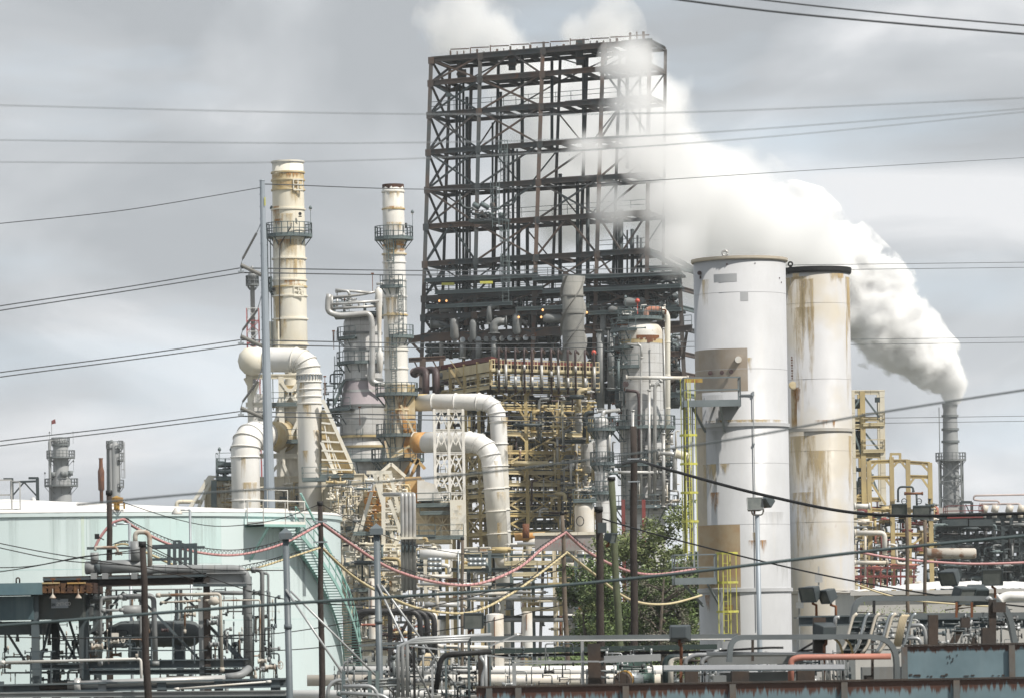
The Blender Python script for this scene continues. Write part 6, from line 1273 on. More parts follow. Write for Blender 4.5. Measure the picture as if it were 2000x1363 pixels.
for x in (103, 153):
    m = MB(); q = P(x, 1159, D-1.4); m.lathe(q, [(.0, .02), (.09, -.1), (.10, -.13), (.01, -.13)], 12); m.bar(q, q+Vector((0,0,.15)), .03); m.build('hanging_lamp', rustpipe, md); m = MB(); q = P(x+.4, 1130, D-1.4); m.box(q, (.13, .1, .04)); m.bar(q, q-Vector((0,0,.12)), .04); m.build('clamp', rustm, md)
for a, b in (((0, 1213), (52, 1295)), ((98, 1212), (80, 1290)), ((110, 1212), (155, 1300)), ((135, 1210), (160, 1292)), ((155, 1248), (130, 1295)), ((242, 1155), (167, 1245)), ((262, 1155), (400, 1298)), ((360, 1165), (398, 1200)), ((408, 1220), (480, 1292)), ((478, 1300), (408, 1222)), ((335, 1165), (312, 1180))):
    m = MB(); m.bar(P(*a, D+.3), P(*b, D+.3), .085, .07); m.build('brace', fgsteel, md)
# main header pipe along the top
g1 = 'grey_pipe'
m = MB(); m.tube([P(166, 1108, D), P(167.5, 1108, D), P(195, 1108, D)], [9*S, 13*S, 13*S], 24); m.build('end_drum', fgpipe, md)
m = MB(); m.tube([P(186, 1107, D), P(197, 1107, D)], 14.5*S, 24); m.build('drum_band', fgdark, md)
m = MB(); m.tube([P(196, 1107, D), P(285, 1104, D)], 13*S, 24); m.build('header_drum', fgpipe, md)
pipe(md, [P(280, 1115, D), P(300, 1111, D), P(482, 1111, D), P(486, 1320, D)], 8.6*S, fgpipe, 'main_pipe', br=16*S*1.6, n=20, fl=False, flstep=None)
m = MB()
for y in range(1140, 1310, 14): q = P(484.5, y, D); m.tube([q-Vector((0,0,.008)), q+Vector((0,0,.008))], 8.9*S, 20)
for x in range(300, 470, 24): q = P(x, 1111, D); m.tube([q-Vector((.008,0,0)), q+Vector((.008,0,0))], 8.9*S, 20)
m.build('jacket_seam', vess, md)
m = MB(); m.tube([P(185, 1098, D-.1), P(184.5, 1078, D-.1)], 8*S, 18); m.build('nozzle_pot', fgpipe, md)
m = MB(); m.tube([P(265, 1095, D-.1), P(264, 1056, D-.1)], 10*S, 20); m.build('filter_pot', fgpipe, md)
pipe(md, [P(264, 1058, D), P(264, 1038, D), P(292, 1038, D), P(293, 1110, D)], 4.8*S, rustpipe, 'rusty_u_pipe', br=14*S, fl=False, n=16)
pipe(md, [P(186, 1075, D), P(186, 1068, D), P(228, 1068, D), P(231, 1080, D)], 2.6*S, rustpipe, 'pipe', br=5*S, fl=False)
for x in (183, 205, 262): bx(x-6, x+6, 1118, 1130, .5, fgpipe, 'saddle', -.2)
B(170, 1070, 400, 1068, .08, .08, fgdark, 'rail', 2, False); B(290, 1067, 385, 1063, .1, .1, fgdark, 'rail', 2, False); B(295, 1092, 375, 1090, .08, .08, fgdark, 'rail', 2, False)
for x in (330, 341, 352, 362, 372, 382): B(x, 1064 if x not in (341, 352) else 1055, x, 1130, .1, .1, fgdark, 'rail_post', 2, False)
for y in (1056, 1062): B(341, y, 352, y, .06, .06, fgdark, 'rung', 2, False)
# arching pipes in the module
for pts, r, mt, dd in ((((196, 1300), (197, 1168), (215, 1165), (240, 1165)), 3.6, fgpipe, -.5), (((238, 1165), (300, 1162), (304, 1300)), 5.2, fgpipe, -.4), (((276, 1165), (276, 1300)), 4.2, fgpipe, .2), (((197, 1192), (243, 1190)), 2.8, fgpipe, -.5), (((304, 1162), (430, 1159), (434, 1312)), 3.2, rustpipe, -.6),
                       (((312, 1176), (392, 1172)), 1.8, rustpipe, -.3), (((215, 1152), (395, 1149)), 1.6, gpipe, -.6), (((490, 1112), (512, 1112), (513, 1310)), 4.4, fgpipe, .6), (((512, 1118), (524, 1119), (525, 1292)), 2.2, fgpipe, .6), (((400, 1172), (508, 1171), (508, 1330)), 1.7, rustpipe, -.4), (((405, 1157), (515, 1157)), 4.2, gpipe, 1.6),
                       (((445, 1196), (445, 1176)), 1.0, fgpipe, 1), (((496, 1150), (495, 1310)), 1.4, fgdark, .3), (((0, 1293), (275, 1286), (277, 1345)), 2.7, dome_w, -3), (((267, 1286), (267, 1276)), 1.8, rustpipe, -3), (((180, 1160), (170, 1172), (205, 1174)), 5, fgpipe, .5),
                       (((340, 1345), (530, 1330)), 1.8, dome_w, -7), (((442, 1330), (444, 1375)), 4.0, fgpipe, -5), (((182, 1300), (182, 1250)), 6, fgpipe, .6)):
    pipe(md, [P(a, b, D+dd) for a, b in pts], r*S, mt, 'pipe', br=r*S*2.4, n=12)
m = MB(); m.tube([P(240, 1193, D-.4), P(243, 1192, D-.4), P(276, 1191, D-.4)], [8*S, 10.5*S, 10.5*S], 18); m.build('exchanger', fgpipe, md)
m = MB(); pr = [(203, 4), (212, 14), (236, 25), (245, 26), (370, 26), (382, 23), (392, 14), (396, 3)]; m.tube([P(x, 1237-(x-300)*.006, D+1.2) for x, _ in pr], [r*S for _, r in pr], 32); m.build('horizontal_vessel', vess, md)
for x in (262, 300, 345, 366): m = MB(); q = P(x, 1237, D+1.2); m.tube([q-Vector((.01,0,0)), q+Vector((.01,0,0))], 26.3*S, 32); m.build('vessel_seam', fgdark, md)
for x in (260, 350): bx(x-9, x+9, 1258, 1292, .6, fgsteel, 'vessel_saddle', 1.0)
m = MB(); m.tube([P(407, 1176, D-.6), P(414, 1173, D-.6), P(421, 1173, D-.6), P(428, 1176, D-.6)], [.05, .13, .14, .05], 12); m.build('lamp_shade', rustpipe, md)
def valve(root, px, py, D_, s, mt, wheel=True):
    q = P(px, py, D_); m = MB(); m.tube([q-Vector((s,0,0)), q-Vector((s*.75,0,0)), q-Vector((s*.7,0,0)), q, q+Vector((s*.7,0,0)), q+Vector((s*.75,0,0)), q+Vector((s,0,0))], [s*.6, s*.6, s*.35, s*.5, s*.35, s*.6, s*.6], 12)
    m.tube([q, q+Vector((0,-s*1.4,s*.2))], s*.2, 8); v = m.build('valve', mt, root)
    if wheel:
        c = q+Vector((s*1.9, -s*.5, .05)); m = MB(); m.tube([c+Vector((.02, s*.6*math.cos(t/14*6.283)*.4, 0))+Vector((s*.45*math.cos(t/14*6.283), 0, s*.75*math.sin(t/14*6.283))) for t in range(15)], s*.08, 6)
        for t in range(3): a = t*math.pi/3; d = Vector((s*.45*math.cos(a), 0, s*.75*math.sin(a))); m.bar(c-d, c+d, s*.08)
        m.bar(q, c, s*.14); m.build('handwheel', mt, v)
valve(md, 528, 1302, D-.5, .15, rustpipe); valve(md, 512, 1290, D-.4, .13, rustpipe, False); valve(md, 516, 1308, D-.4, .12, fgpipe, False); valve(md, 224, 1252, D-1.2, .12, dome_w); valve(md, 190, 1262, D-.8, .17, rustpipe, False); valve(md, 192, 1246, D-.8, .12, fgpipe, False); valve(md, 322, 1230, D-.8, .10, brown, False); valve(md, 415, 1215, D-.2, .16, fgpipe, False); valve(md, 418, 1258, D-.2, .15, fgpipe, False); valve(md, 420, 1205, D, .10, fgpipe, False); valve(md, 232, 1080, D, .10, rustpipe, False)
for i, mt in enumerate((fgpipe, fgdark, rustpipe, fgsteel)):
    clutter(md, 172, 300, 1150, 1300, D-.3, 22, [mt], 370+i, 2, (.01, .04), (6, 40), merge='small_piping'); clutter(md, 310, 545, 1150, 1330, D, 26, [mt], 380+i, 3, (.01, .03), (6, 60), vert=.7, merge='small_piping'); clutter(md, 0, 170, 1215, 1345, D+.5, 16, [mt], 390+i, 3, (.01, .04), (6, 50), merge='small_piping')
bx(218, 230, 1235, 1246, .3, dome_w, 'gauge_box', -1.3)
clutter(md, 172, 300, 1245, 1300, D-.6, 26, [fgpipe, fgdark, rustpipe, vess], 81, 1.5, (.02, .06), (8, 30)); clutter(md, 400, 540, 1200, 1330, D+.3, 26, [fgpipe, fgdark, rustpipe, fgsteel], 82, 1.5, (.02, .05), (8, 60), vert=.8); clutter(md, 60, 200, 1290, 1360, D+1, 20, [fgdark, fgsteel, fgpipe], 83, 1.5, (.02, .06), (15, 50))
def mrail(x0, x1, y, yb, step, dd):
    m = MB()
    for yy in (y, (y+yb)/2): m.bar(P(x0, yy, D+dd), P(x1, yy-1, D+dd), .035)
    x = x0
    while x <= x1: m.bar(P(x, yb, D+dd), P(x, y, D+dd), .045, .045); x += step
    m.build('railing', fgdark, md)
mrail(115, 165, 1250, 1300, 14, .8); mrail(405, 482, 1240, 1296, 24, .8); mrail(60, 108, 1272, 1340, 20, -1.5); mrail(170, 405, 1244, 1296, 42, -1.6)
for y in (1282, 1295, 1313): B(10, y, 165, y, .05, .05, fgdark, 'rail', 1.0, False)
# big low pipe with flange
D_ = 119; pipe(md, [P(150, 1337, D_), P(440, 1325, D_)], 8*Sc(D_), jackp, 'low_pipe', n=20, fl=False)
m = MB(); m.tube([P(132, 1338, D_), P(145, 1338, D_), P(146, 1338, D_), P(158, 1337, D_)], [8*Sc(D_), 8*Sc(D_), 14*Sc(D_), 14*Sc(D_)], 20); m.build('flange', jackp, md)
m = MB(); m.tube([P(78, 1341, D_), P(132, 1339, D_)], 7*Sc(D_), 16); m.build('rusty_pipe_end', fgrust, md)
pipe(md, [P(440, 1322, 121), P(470, 1319, 121), P(486, 1305, 121.5)], 7.6*Sc(121), fgpipe, 'pipe', n=16, fl=False)
m = MB(); g = P(440, 1300, D+2)
for i in range(10): m.bar(P(395+i*7, 1296, D+2), P(385+i*6, 1284, D+4), .1, .03)
m.build('corrugated_deck', galv, md)

# ============================================================ CAPPED GREY POSTS WITH GUY RODS
def capped_post(px, yt, lean, D_, w_, label, rods):
    S = Sc(D_); t = P(px, yt, D_); b = P(px+lean, 1363, D_); b = t+(b-t)*((t.z)/(t.z-b.z)); root = thing('capped_post', label, 'post', b, 'capped grey posts')
    m = MB(); m.tube([b, t], [w_*S/2*1.15, w_*S/2], 20); m.build('shaft', post_m, root)
    m = MB(); m.box(t+Vector((0,0,.02)), (25*S, 25*S, .16)); n = len(m.v); h = 12.5*S; z0 = t.z+.10; m.v += [(t.x-h, t.y-h, z0), (t.x+h, t.y-h, z0), (t.x+h, t.y+h, z0), (t.x-h, t.y+h, z0), (t.x, t.y, z0+.15)]; m.f += [(n,n+1,n+4), (n+1,n+2,n+4), (n+2,n+3,n+4), (n+3,n,n+4)]; m.sm += [False]*4; m.build('cap', post_m, root)
    q = t.lerp(b, .28)
    for zz in (.22, .45): m = MB(); c_ = t.lerp(b, zz); m.tube([c_, c_-Vector((0,0,.12))], w_*S/2*1.25, 20); m.build('collar', post_m, root)
    for x1, y1, x2, y2, dd in rods: m = MB(); m.tube([P(x1, y1, D_-.1), P(x2, y2, D_+dd)], .03, 8); m.build('guy_rod', conduit, root)
capped_post(558, 1048, 8, 112, 12.5, 'grey post with a pyramid cap in front of the teal tank, left one of two', [(558, 1150, 702, 1363, 0), (568, 1154, 776, 1360, 1.5)])
capped_post(735.5, 1039, 7, 114, 12.5, 'grey post with a pyramid cap in front of the cream furnace, right one of two', [(737, 1140, 842, 1363, 0), (745, 1142, 905, 1360, 1.5)])

# ============================================================ WOOD POLES
def wpole(px, yt, px2, D_, w0, w1, mt, label, cap=True, group='wooden utility poles', yb=1363):
    S = Sc(D_); t = P(px, yt, D_); b = P(px2, yb, D_); b = t+(b-t)*(t.z/(t.z-b.z)); root = thing('utility_pole', label, 'utility pole', b, group); k = 10; wend = w0+(w1-w0)*((t.z)/(t.z-P(px2, yb, D_).z))
    pts = [t.lerp(b, i/k)+Vector((.02*math.sin(i*1.7), 0, 0)) for i in range(k+1)]; m = MB(); m.tube(pts, [(w0+(wend-w0)*i/k)*S/2 for i in range(k+1)], 14); m.build('pole', mt, root)
    if cap: m = MB(); m.tube([t-Vector((0,0,.1)), t+Vector((0,0,.05))], w0*S/2*1.25, 14); m.build('cap', blk, root)
    return root, t
p1, _ = wpole(213, 960, 214, 136, 10.5, 13, wood, 'dark wooden pole with black cap left of the brass coloured tank vent')
p2, _ = wpole(278, 1060, 289, 118, 12, 15, wood, 'dark wooden pole crossing in front of the horizontal grey vessel')
p3, _ = wpole(625, 981, 629, 150, 9.5, 13, wood, 'wooden pole carrying the pink and yellow cables before the teal tank edge')
p4, _ = wpole(1098, 1000, 1110, 175, 7, 12, woodl, 'weathered thin pole where the pink and yellow cables peak, left of the tree')
p5, _ = wpole(1169, 992, 1176, 118, 14, 17, wood, 'dark wooden pole with black box at its top, nearest in front of the tree')
p6, _ = wpole(1194, 933, 1215, 180, 13, 15, woodg, 'mossy green wooden pole in front of the tree')
p7, _ = wpole(1237, 832, 1239, 176, 13, 16, wood, 'tallest dark wooden pole rising above the tree', cap=False)
p8, _ = wpole(903, 1050, 902, 240, 6, 7, woodl, 'thin weathered pole before the low pipe racks', cap=True)
p9, _ = wpole(895, 1075, 895, 235, 3, 3, galv, 'thin galvanised pole beside the low pipe racks', cap=False, group='thin metal poles')
p10, _ = wpole(1770, 1000, 1777, 178, 7, 8, woodl, 'thin tan pole carrying a floodlight in front of the yellow portal frame', cap=False)
p11, _ = wpole(1806, 1010, 1808, 182, 7, 7, woodl, 'short tan pole right of the tan floodlight pole, carrying the wider floodlight', cap=False)
for (root, px, y) in ((p7, 1237, 896), (p7, 1238, 940), (p3, 625, 1018), (p3, 626, 1058), (p1, 213, 1070)):
    m = MB(); q = P(px, y, {p7.name: 176, p3.name: 150, p1.name: 136}[root.name]); m.bar(q-Vector((.25,.12,0)), q+Vector((.25,-.12,0)), .05); m.build('through_bolt', galv, root)
# power pole of tapered steel with horizontal post insulators
D = 250; S = Sc(D); t = P(512, 354, D); b = P(527, 1000, D); b = t+(b-t)*(t.z/(t.z-b.z))
pw = thing('steel_power_pole', 'tall tapered light steel power pole with three angled insulator brackets on its left', 'power pole', b)
m = MB(); m.tube([b, t], [15.5*S, 4.8*S], 12); o = m.build('shaft', pylon_m, pw)
for p_ in o.data.polygons: p_.use_smooth = False
m = MB(); m.tube([t, t+Vector((0,0,.06))], 5.2*S, 12); m.build('top_cap', pylon_m, pw)
m = MB()
for y in range(380, 980, 24): x = 512+(y-354)*.0232; q = P(x, y, D); m.bar(q+Vector((-(4.8+(y-354)*.009)*S-.04,0,0)), q+Vector((-(4.8+(y-354)*.009)*S+.08,0,0)), .05)
m.build('step_bolt', galv, pw)
m = MB(); m.box(P(517.5, 394, D-.18), (.07, .02, .5)); m.build('yellow_tag', syel, pw)
for j, y in enumerate((518, 657, 796)):
    a = P(512+(y-354)*.023, y+22, D); e_ = P(470.5, y, D); m = MB(); k = 14; rr_ = []; pts = []
    for i in range(k*2+1): pts.append(a.lerp(e_, i/(k*2))); rr_.append(.10 if i % 2 else .13)
    m.tube(pts, rr_, 12); m.build('post_insulator', insul, pw)
    f = P(501 if j == 0 else 503, y-62 if j == 0 else y-52, D); f2 = P(474, y-12, D)
    m = MB(); pts = []; rr_ = []
    for i in range(31): pts.append(f.lerp(f2, i/30)); rr_.append(.05 if i % 2 else .085)
    m.tube(pts, rr_, 10); m.build('suspension_insulator', mat('polymer_%d' % j, (.10,.10,.095), rough=.5), pw); m = MB(); m.tube([f2, e_], .03, 6); m.tube([f, P(509+j*2, (y-80) if j == 0 else y-80, D)], .03, 6); m.build('link', galv, pw)
    m = MB(); m.tube([e_, e_-Vector((0,0,.35))], .04, 6); q = e_-Vector((0,0,.4)); m.box(q, (.35,.12,.12)); m.build('clamp', galv, pw)
# ============================================================ WIRES
def wire(pts, D0, D1, r, mt, label, group=None, sag=0.0, name='cable', cat='cable'):
    P3 = [P(px, py, D0+(D1-D0)*i/(len(pts)-1)) for i, (px, py) in enumerate(pts)]; path = []
    # smooth curve through the points
    for i in range(len(P3)-1):
        p0 = P3[max(i-1, 0)]; p1 = P3[i]; p2 = P3[i+1]; p3 = P3[min(i+2, len(P3)-1)]
        for k in range(10):
            t = k/10; path.append(.5*((2*p1)+(p2-p0)*t+(2*p0-5*p1+4*p2-p3)*t*t+(-p0+3*p1-3*p2+p3)*t**3))
    path.append(P3[-1]); m = MB(); m.tube(path, r, 6); return single(m, name, mt, label, cat, path[0], group), path
G1 = 'power lines carried by the steel power pole'
wire([(-60, 443), (0, 437), (250, 410), (508, 367)], 205, 250, .025, wirem, 'top single shield wire running left from the tip of the steel power pole', G1)
wire([(512, 360), (1000, 368), (1600, 332), (2060, 305)], 250, 600, .035, wirem, 'faint shield wire running right from the tip of the steel power pole', G1)
for j, (y, yl, yr) in enumerate(((524, 598, 512), (664, 727, 658), (803, 861, 811))):
    w_ = ['upper', 'middle', 'lowest'][j]
    wire([(-60, yl+12), (0, yl), (240, (yl+y)/2+1), (468, y)], 200, 250, .032, wirem, w_+' pair left of the steel power pole, upper wire', G1)
    wire([(-60, yl+22), (0, yl+9), (240, (yl+y)/2+9), (473, y+9)], 200, 250, .032, wirem, w_+' pair left of the steel power pole, lower wire', G1)
    wire([(473, y), (1000, y+5+j*2.5), (1500, yr+7), (2060, yr)], 250, 640, .042, wirem, w_+' pair right of the steel power pole, upper wire', G1)
    wire([(473, y+9), (1000, y+14+j*2.5), (1500, yr+17), (2060, yr+10)], 250, 640, .042, wirem, w_+' pair right of the steel power pole, lower wire', G1)
G2 = 'blurred near wires across the sky'
wire([(-60, 203), (0, 206), (700, 222), (1300, 221), (2060, 189)], 40, 40, .0045, wirel, 'highest of the three blurred near wires spanning the whole sky', G2)
wire([(-60, 273), (0, 274), (700, 280), (1300, 264), (2060, 208)], 42, 42, .0045, wirel, 'middle of the three blurred near wires spanning the whole sky', G2)
wire([(-60, 317), (0, 317), (500, 318), (1000, 302), (1500, 268), (2060, 213)], 44, 44, .0045, wirel, 'lowest of the three blurred near wires spanning the whole sky', G2)
wire([(1250, -10), (1500, 22), (1750, 46), (2060, 72)], 62, 62, .016, wirem, 'lower dark wire cutting the top right corner', 'dark wires in the top right corner'); wire([(1400, -10), (1600, 13), (1800, 33), (2060, 55)], 64, 64, .013, wirem, 'upper dark wire cutting the top right corner', 'dark wires in the top right corner')
G3 = 'thick blurred near cables'
wire([(-60, 1222), (0, 1221), (500, 1182), (1000, 1150), (1300, 1122), (1700, 1075), (2060, 1040)], 62, 62, .027, mat('near_cable', (.06,.085,.09), rough=.5, bump=0), 'thickest near cable crossing the whole lower picture below the pink cable', G3)
wire([(150, 985), (400, 962), (700, 944), (1000, 916), (1400, 862), (1700, 808), (2060, 752)], 36, 36, .010, mat('near_cable2', (.10,.115,.12), rough=.5, bump=0), 'twisted near cable rising to the right across both white silos', G3)
wire([(1215, 906), (1250, 900), (1290, 912), (1500, 968), (1720, 1005), (2060, 1000)], 176, 150, .06, blk, 'black cable hanging from the tallest wooden pole across the front silo', 'black overhead cables')
wire([(1175, 1012), (1300, 1048), (1530, 1105), (1700, 1140), (1900, 1172), (2060, 1190)], 118, 105, .022, blk, 'thin black cable from the floodlight pole sloping down right across the silo', 'black overhead cables')
G4 = 'thin service wires at lower left'
for k, (pts, lb) in enumerate(((((-40, 1052), (100, 1080), (280, 1108), (380, 1130)), 'upper service wire sagging in front of the left of the teal tank'), (((-40, 1060), (100, 1090), (200, 1100), (420, 1112), (560, 1113)), 'second service wire running right to the first capped post'), (((-40, 1108), (60, 1105), (170, 1085), (275, 1078)), 'third service wire rising to the pole before the grey vessel'), (((-40, 1122), (50, 1108), (160, 1088), (275, 1072)), 'fourth service wire rising to the pole before the grey vessel'),
                               (((285, 1062), (330, 1085), (420, 1130), (560, 1170), (760, 1185)), 'wire dropping right from the capped pole before the grey vessel'), (((-40, 1242), (200, 1246), (480, 1240), (640, 1222), (900, 1170), (1100, 1110)), 'wire rising from behind the module towards the middle tree'), (((480, 1272), (640, 1262), (900, 1224), (1100, 1180)), 'lower wire rising from the module towards the middle tree'), (((240, 980), (340, 1012), (430, 1027), (540, 1014), (622, 985)), 'slack black wire between the brass coloured vent and the cable pole'), (((630, 985), (700, 1022), (800, 1062), (930, 1085)), 'black wire dropping right from the cable pole before the furnace'))):
    wire(pts, 122 if k < 7 else 150, 122 if k < 7 else 150, .016, blk, lb, G4)
# pink and yellow cables lashed under messenger wires
def lashed(pts, D0, D1, r, mt, label, loops=True, hang=9):
    o, path = wire(pts, D0, D1, r*.78, mt, label, 'coloured cables on messenger wires')
    S = Sc((D0+D1)/2); root = o
    m = MB(); k = len(path); up = []
    for i, p in enumerate(path): t = i/(k-1); up.append(p+Vector((0, 0, hang*S*(math.sin(math.pi*t)**.6 if 0 < t < 1 else 0)+.03)))
    m.tube(up, .014, 5); m.build('messenger_wire', blk, root)
    if loops:
        m = MB(); 
        for i in range(1, k-1):
            for t in (0,):
                p = path[i].lerp(path[i+1], t); u = up[i].lerp(up[i+1], t); h = (u-p); w_ = Vector((.09, 0, 0))
                m.tube([p-w_, p+h*.6-w_*1.2, u, p+h*.6+w_*1.2, p+w_], .008, 4)
        o2 = m.build('lashing_loops', blk, root); o2['kind'] = 'stuff'
lashed([(186, 1068), (196, 1048), (218, 1022), (242, 1013)], 136, 136, .065, pinkc, 'pink cable rising from the grey pot to its first peak', False, 0)
lashed([(242, 1013), (265, 1030), (330, 1062), (400, 1080), (470, 1082), (550, 1062), (628, 1021)], 136, 150, .06, pinkc, 'pink cable sagging across the teal tank between the left pole and the cable pole')
lashed([(628, 1021), (680, 1058), (760, 1108), (850, 1136), (930, 1140), (1010, 1110), (1060, 1070), (1105, 1039)], 150, 175, .075, pinkc, 'pink cable sagging in front of the furnace and low pipe racks')
lashed([(1105, 1039), (1150, 1078), (1220, 1112), (1280, 1121), (1357, 1111)], 175, 200, .08, pinkc, 'pink cable passing in front of the tree to the front silo')
lashed([(1670, 1076), (1750, 1090), (1860, 1099), (1940, 1100), (2060, 1095)], 190, 190, .08, pinkc, 'pink cable at the right edge in front of the dark racks', False, 4)
lashed([(225, 1064), (250, 1063), (300, 1085), (345, 1104), (420, 1120), (500, 1108), (560, 1090), (628, 1068)], 140, 150, .05, yelc, 'yellow cable in front of the teal tank, left of the cable pole')
lashed([(628, 1068), (690, 1125), (760, 1165), (830, 1190), (920, 1195), (1000, 1158), (1060, 1115), (1107, 1078)], 150, 175, .065, yelc, 'yellow cable sagging before the furnace below the pink one', True, 5)
lashed([(1107, 1078), (1160, 1120), (1230, 1170), (1300, 1179), (1370, 1162)], 175, 200, .075, yelc, 'yellow cable looping in front of the tree', False, 2)
lashed([(1670, 1140), (1760, 1168), (1880, 1180), (1950, 1184)], 170, 170, .05, yelc, 'yellow cable in front of the beige building wall', False, 2)
# lamp posts in front of the tank
def arm_lamp(px, yt, yb, D_, label, head, side=-1, wmt=galv):
    t = P(px, yt, D_); b = t.copy(); b.z = 0; root = thing('lamp_post', label, 'lamp post', b, 'small lamp posts'); m = MB(); m.tube([b, t], .045, 8); m.tube([t, t+Vector((side*.45, 0, .0))], .03, 6); m.build('mast', wmt, root)
    q = t+Vector((side*.45, -.1, -.02)); hs_ = .75 if D_ > 140 else .3; m = MB(); m.lathe(q, [(.02*hs_, .16*hs_), (.12*hs_, .12*hs_), (.26*hs_, -.14*hs_), (.25*hs_, -.17*hs_), (.02*hs_, -.15*hs_)], 14); o = m.build('lamp_shade', head, root); return root
arm_lamp(371, 995, 1300, 150, 'thin lamp post with a white bell floodlight in front of the teal tank', dome_w)
arm_lamp(253, 1022, 1130, 128, 'smallest thin lamp post beside the rusty u shaped pipe', galv)
# ============================================================ FLOODLIGHTS
def flood(px, py, D_, w_, yaw, tilt, label, mt=floodm, pole=None, front=True, group='box floodlights', pmt=rustm, yoke=True, pl=40, polex=None):
    """px,py centre of the housing; w_ width in photo pixels"""
    S = Sc(D_); q = P(px, py, D_); W_ = w_*S*1.14; H_ = W_*.78; Dp_ = W_*.62; root_loc = P(polex or px, py+pl, D_); root = thing('floodlight', label, 'floodlight', root_loc, group)
    M_ = Matrix.Translation(q) @ Matrix.Rotation(R(yaw), 4, 'Z') @ Matrix.Rotation(R(tilt), 4, 'X')
    def T(x, y, z): return M_ @ Vector((x, y, z))
    m = MB(); f = 1.0; b_ = .70
    m.hexa([T(-W_/2*f, -Dp_/2, -H_/2*f), T(W_/2*f, -Dp_/2, -H_/2*f), T(W_/2*b_, Dp_/2, -H_/2*b_), T(-W_/2*b_, Dp_/2, -H_/2*b_), T(-W_/2*f, -Dp_/2, H_/2*f), T(W_/2*f, -Dp_/2, H_/2*f), T(W_/2*b_, Dp_/2, H_/2*b_), T(-W_/2*b_, Dp_/2, H_/2*b_)])
    o = m.build('housing', mt, root); bv = o.modifiers.new('bevel', 'BEVEL'); bv.width = .02; bv.segments = 2
    m = MB(); e_ = -Dp_/2-.012; k = .43; m.hexa([T(-W_*k, e_, -H_*k), T(W_*k, e_, -H_*k), T(W_*k, e_+.02, -H_*k), T(-W_*k, e_+.02, -H_*k), T(-W_*k, e_, H_*k), T(W_*k, e_, H_*k), T(W_*k, e_+.02, H_*k), T(-W_*k, e_+.02, H_*k)]); m.build('lamp_glass', glassm, o)
    m = MB()
    for a, b in (((-1,-1),(1,-1)), ((1,-1),(1,1)), ((1,1),(-1,1)), ((-1,1),(-1,-1))): m.bar(T(a[0]*W_*.465, e_, a[1]*H_*.465), T(b[0]*W_*.465, e_, b[1]*H_*.465), .035)
    m.build('bezel', mt, o)
    m = MB(); low = T(0, 0, -H_/2*.8); z_ = low.z-.12; cx_ = P(polex or px, py, D_).x
    m.tube([low, (low.x, low.y, z_), (cx_, D_+.02, z_-.04), (cx_, D_+.02, root_loc.z)], .035, 8); m.build('stem', pmt, root); return root
# two on the mast in front of the silo
lm = P(1479, 1006, 200); t = thing('lamp_mast', 'slender grey mast with a yoke for two floodlights in front of the white silo', 'mast', (P(1482, 1240, 200).x, 200, 0)); m = MB(); m.tube([(P(1484, 1250, 200).x, 200, 0), lm], [.14, .10], 12); m.build('mast', pylon_m, t); m = MB(); m.tube(bend([P(1468, 995, 200), P(1469, 1005, 200), P(1490, 1005, 200), P(1491, 992, 200)], .2), .035, 8); m.build('yoke', rustpipe, t)
flood(1473, 986, 200, 29, 8, -18, 'light grey floodlight facing left on the mast before the front silo', floodl, pl=16); flood(1500, 977, 200, 24, -60, 35, 'dark floodlight tipped sideways on the mast before the front silo', floodm, pl=22, polex=1491)
for args in ((1585, 1157, 105, 34, -42, 18, 'left one of the two tilted floodlights before the rear silo, its glass showing', 50, 1594), (1619, 1161, 105, 31, -62, 22, 'right one of the two tilted floodlights before the rear silo, mostly seen from the side', 50, 1632),
             (1327, 1235, 98, 37, 172, 4, 'floodlight seen from behind with peeling paint, in front of the tree', 50, 1330), (1614, 1233, 98, 38, 205, -6, 'floodlight seen from behind over the salmon pipe', 60, 1609), (1857, 1124, 120, 34, -38, 28, 'upper left floodlight of the right hand cluster, tilted down', 85, 1868),
             (1938, 1124, 112, 37, -6, 12, 'upper right floodlight of the right hand cluster, facing the camera squarely', 85, 1943), (1879, 1159, 104, 38, 40, 22, 'front left floodlight of the right hand cluster, turned away', 55, 1869), (1906, 1158, 104.5, 40, 4, 32, 'front right floodlight of the right hand cluster with its glass facing down', 55, 1898),
             (922, 1209, 118, 36, 14, 12, 'floodlight in front of the low pipe racks, glass facing the camera', 60, 915)):
    px, py, D_, w_, yaw, tilt, lb, pl, pxx = args; flood(px, py, D_, w_, yaw, tilt, lb, pl=pl, polex=pxx)
flood(1757, 993, 178, 27, -8, 14, 'floodlight on the thin tan pole before the yellow portal frame', floodl if 0 else floodm, pl=14, polex=1770); flood(1798, 998, 180, 32, 6, 14, 'wider floodlight on the short tan pole', floodm, pl=18, polex=1805)
fl = flood(1190, 1048, 117, 22, 65, 14, 'floodlight strapped below the top of the nearest wooden pole', floodm, pl=14, polex=1185)
bxs = P(1176, 1030, 117.6); m = MB(); m.box(bxs, (.24, .22, .28)); single(m, 'junction_box', floodm, 'black junction box on the nearest wooden pole', 'junction box', bxs)
m = MB(); q = P(190, 1047, 128); m.hexa([q+Vector(v) for v in ((-.07,-.1,-.08), (.07,-.1,-.08), (.05,.08,-.06), (-.05,.08,-.06), (-.07,-.1,.08), (.07,-.1,.08), (.05,.08,.06), (-.05,.08,.06))]); m.bar(q, q+Vector((.2,0,-.1)), .03); single(m, 'floodlight', blk, 'tiny black floodlight beside the first pink cable peak', 'floodlight', q, 'box floodlights')
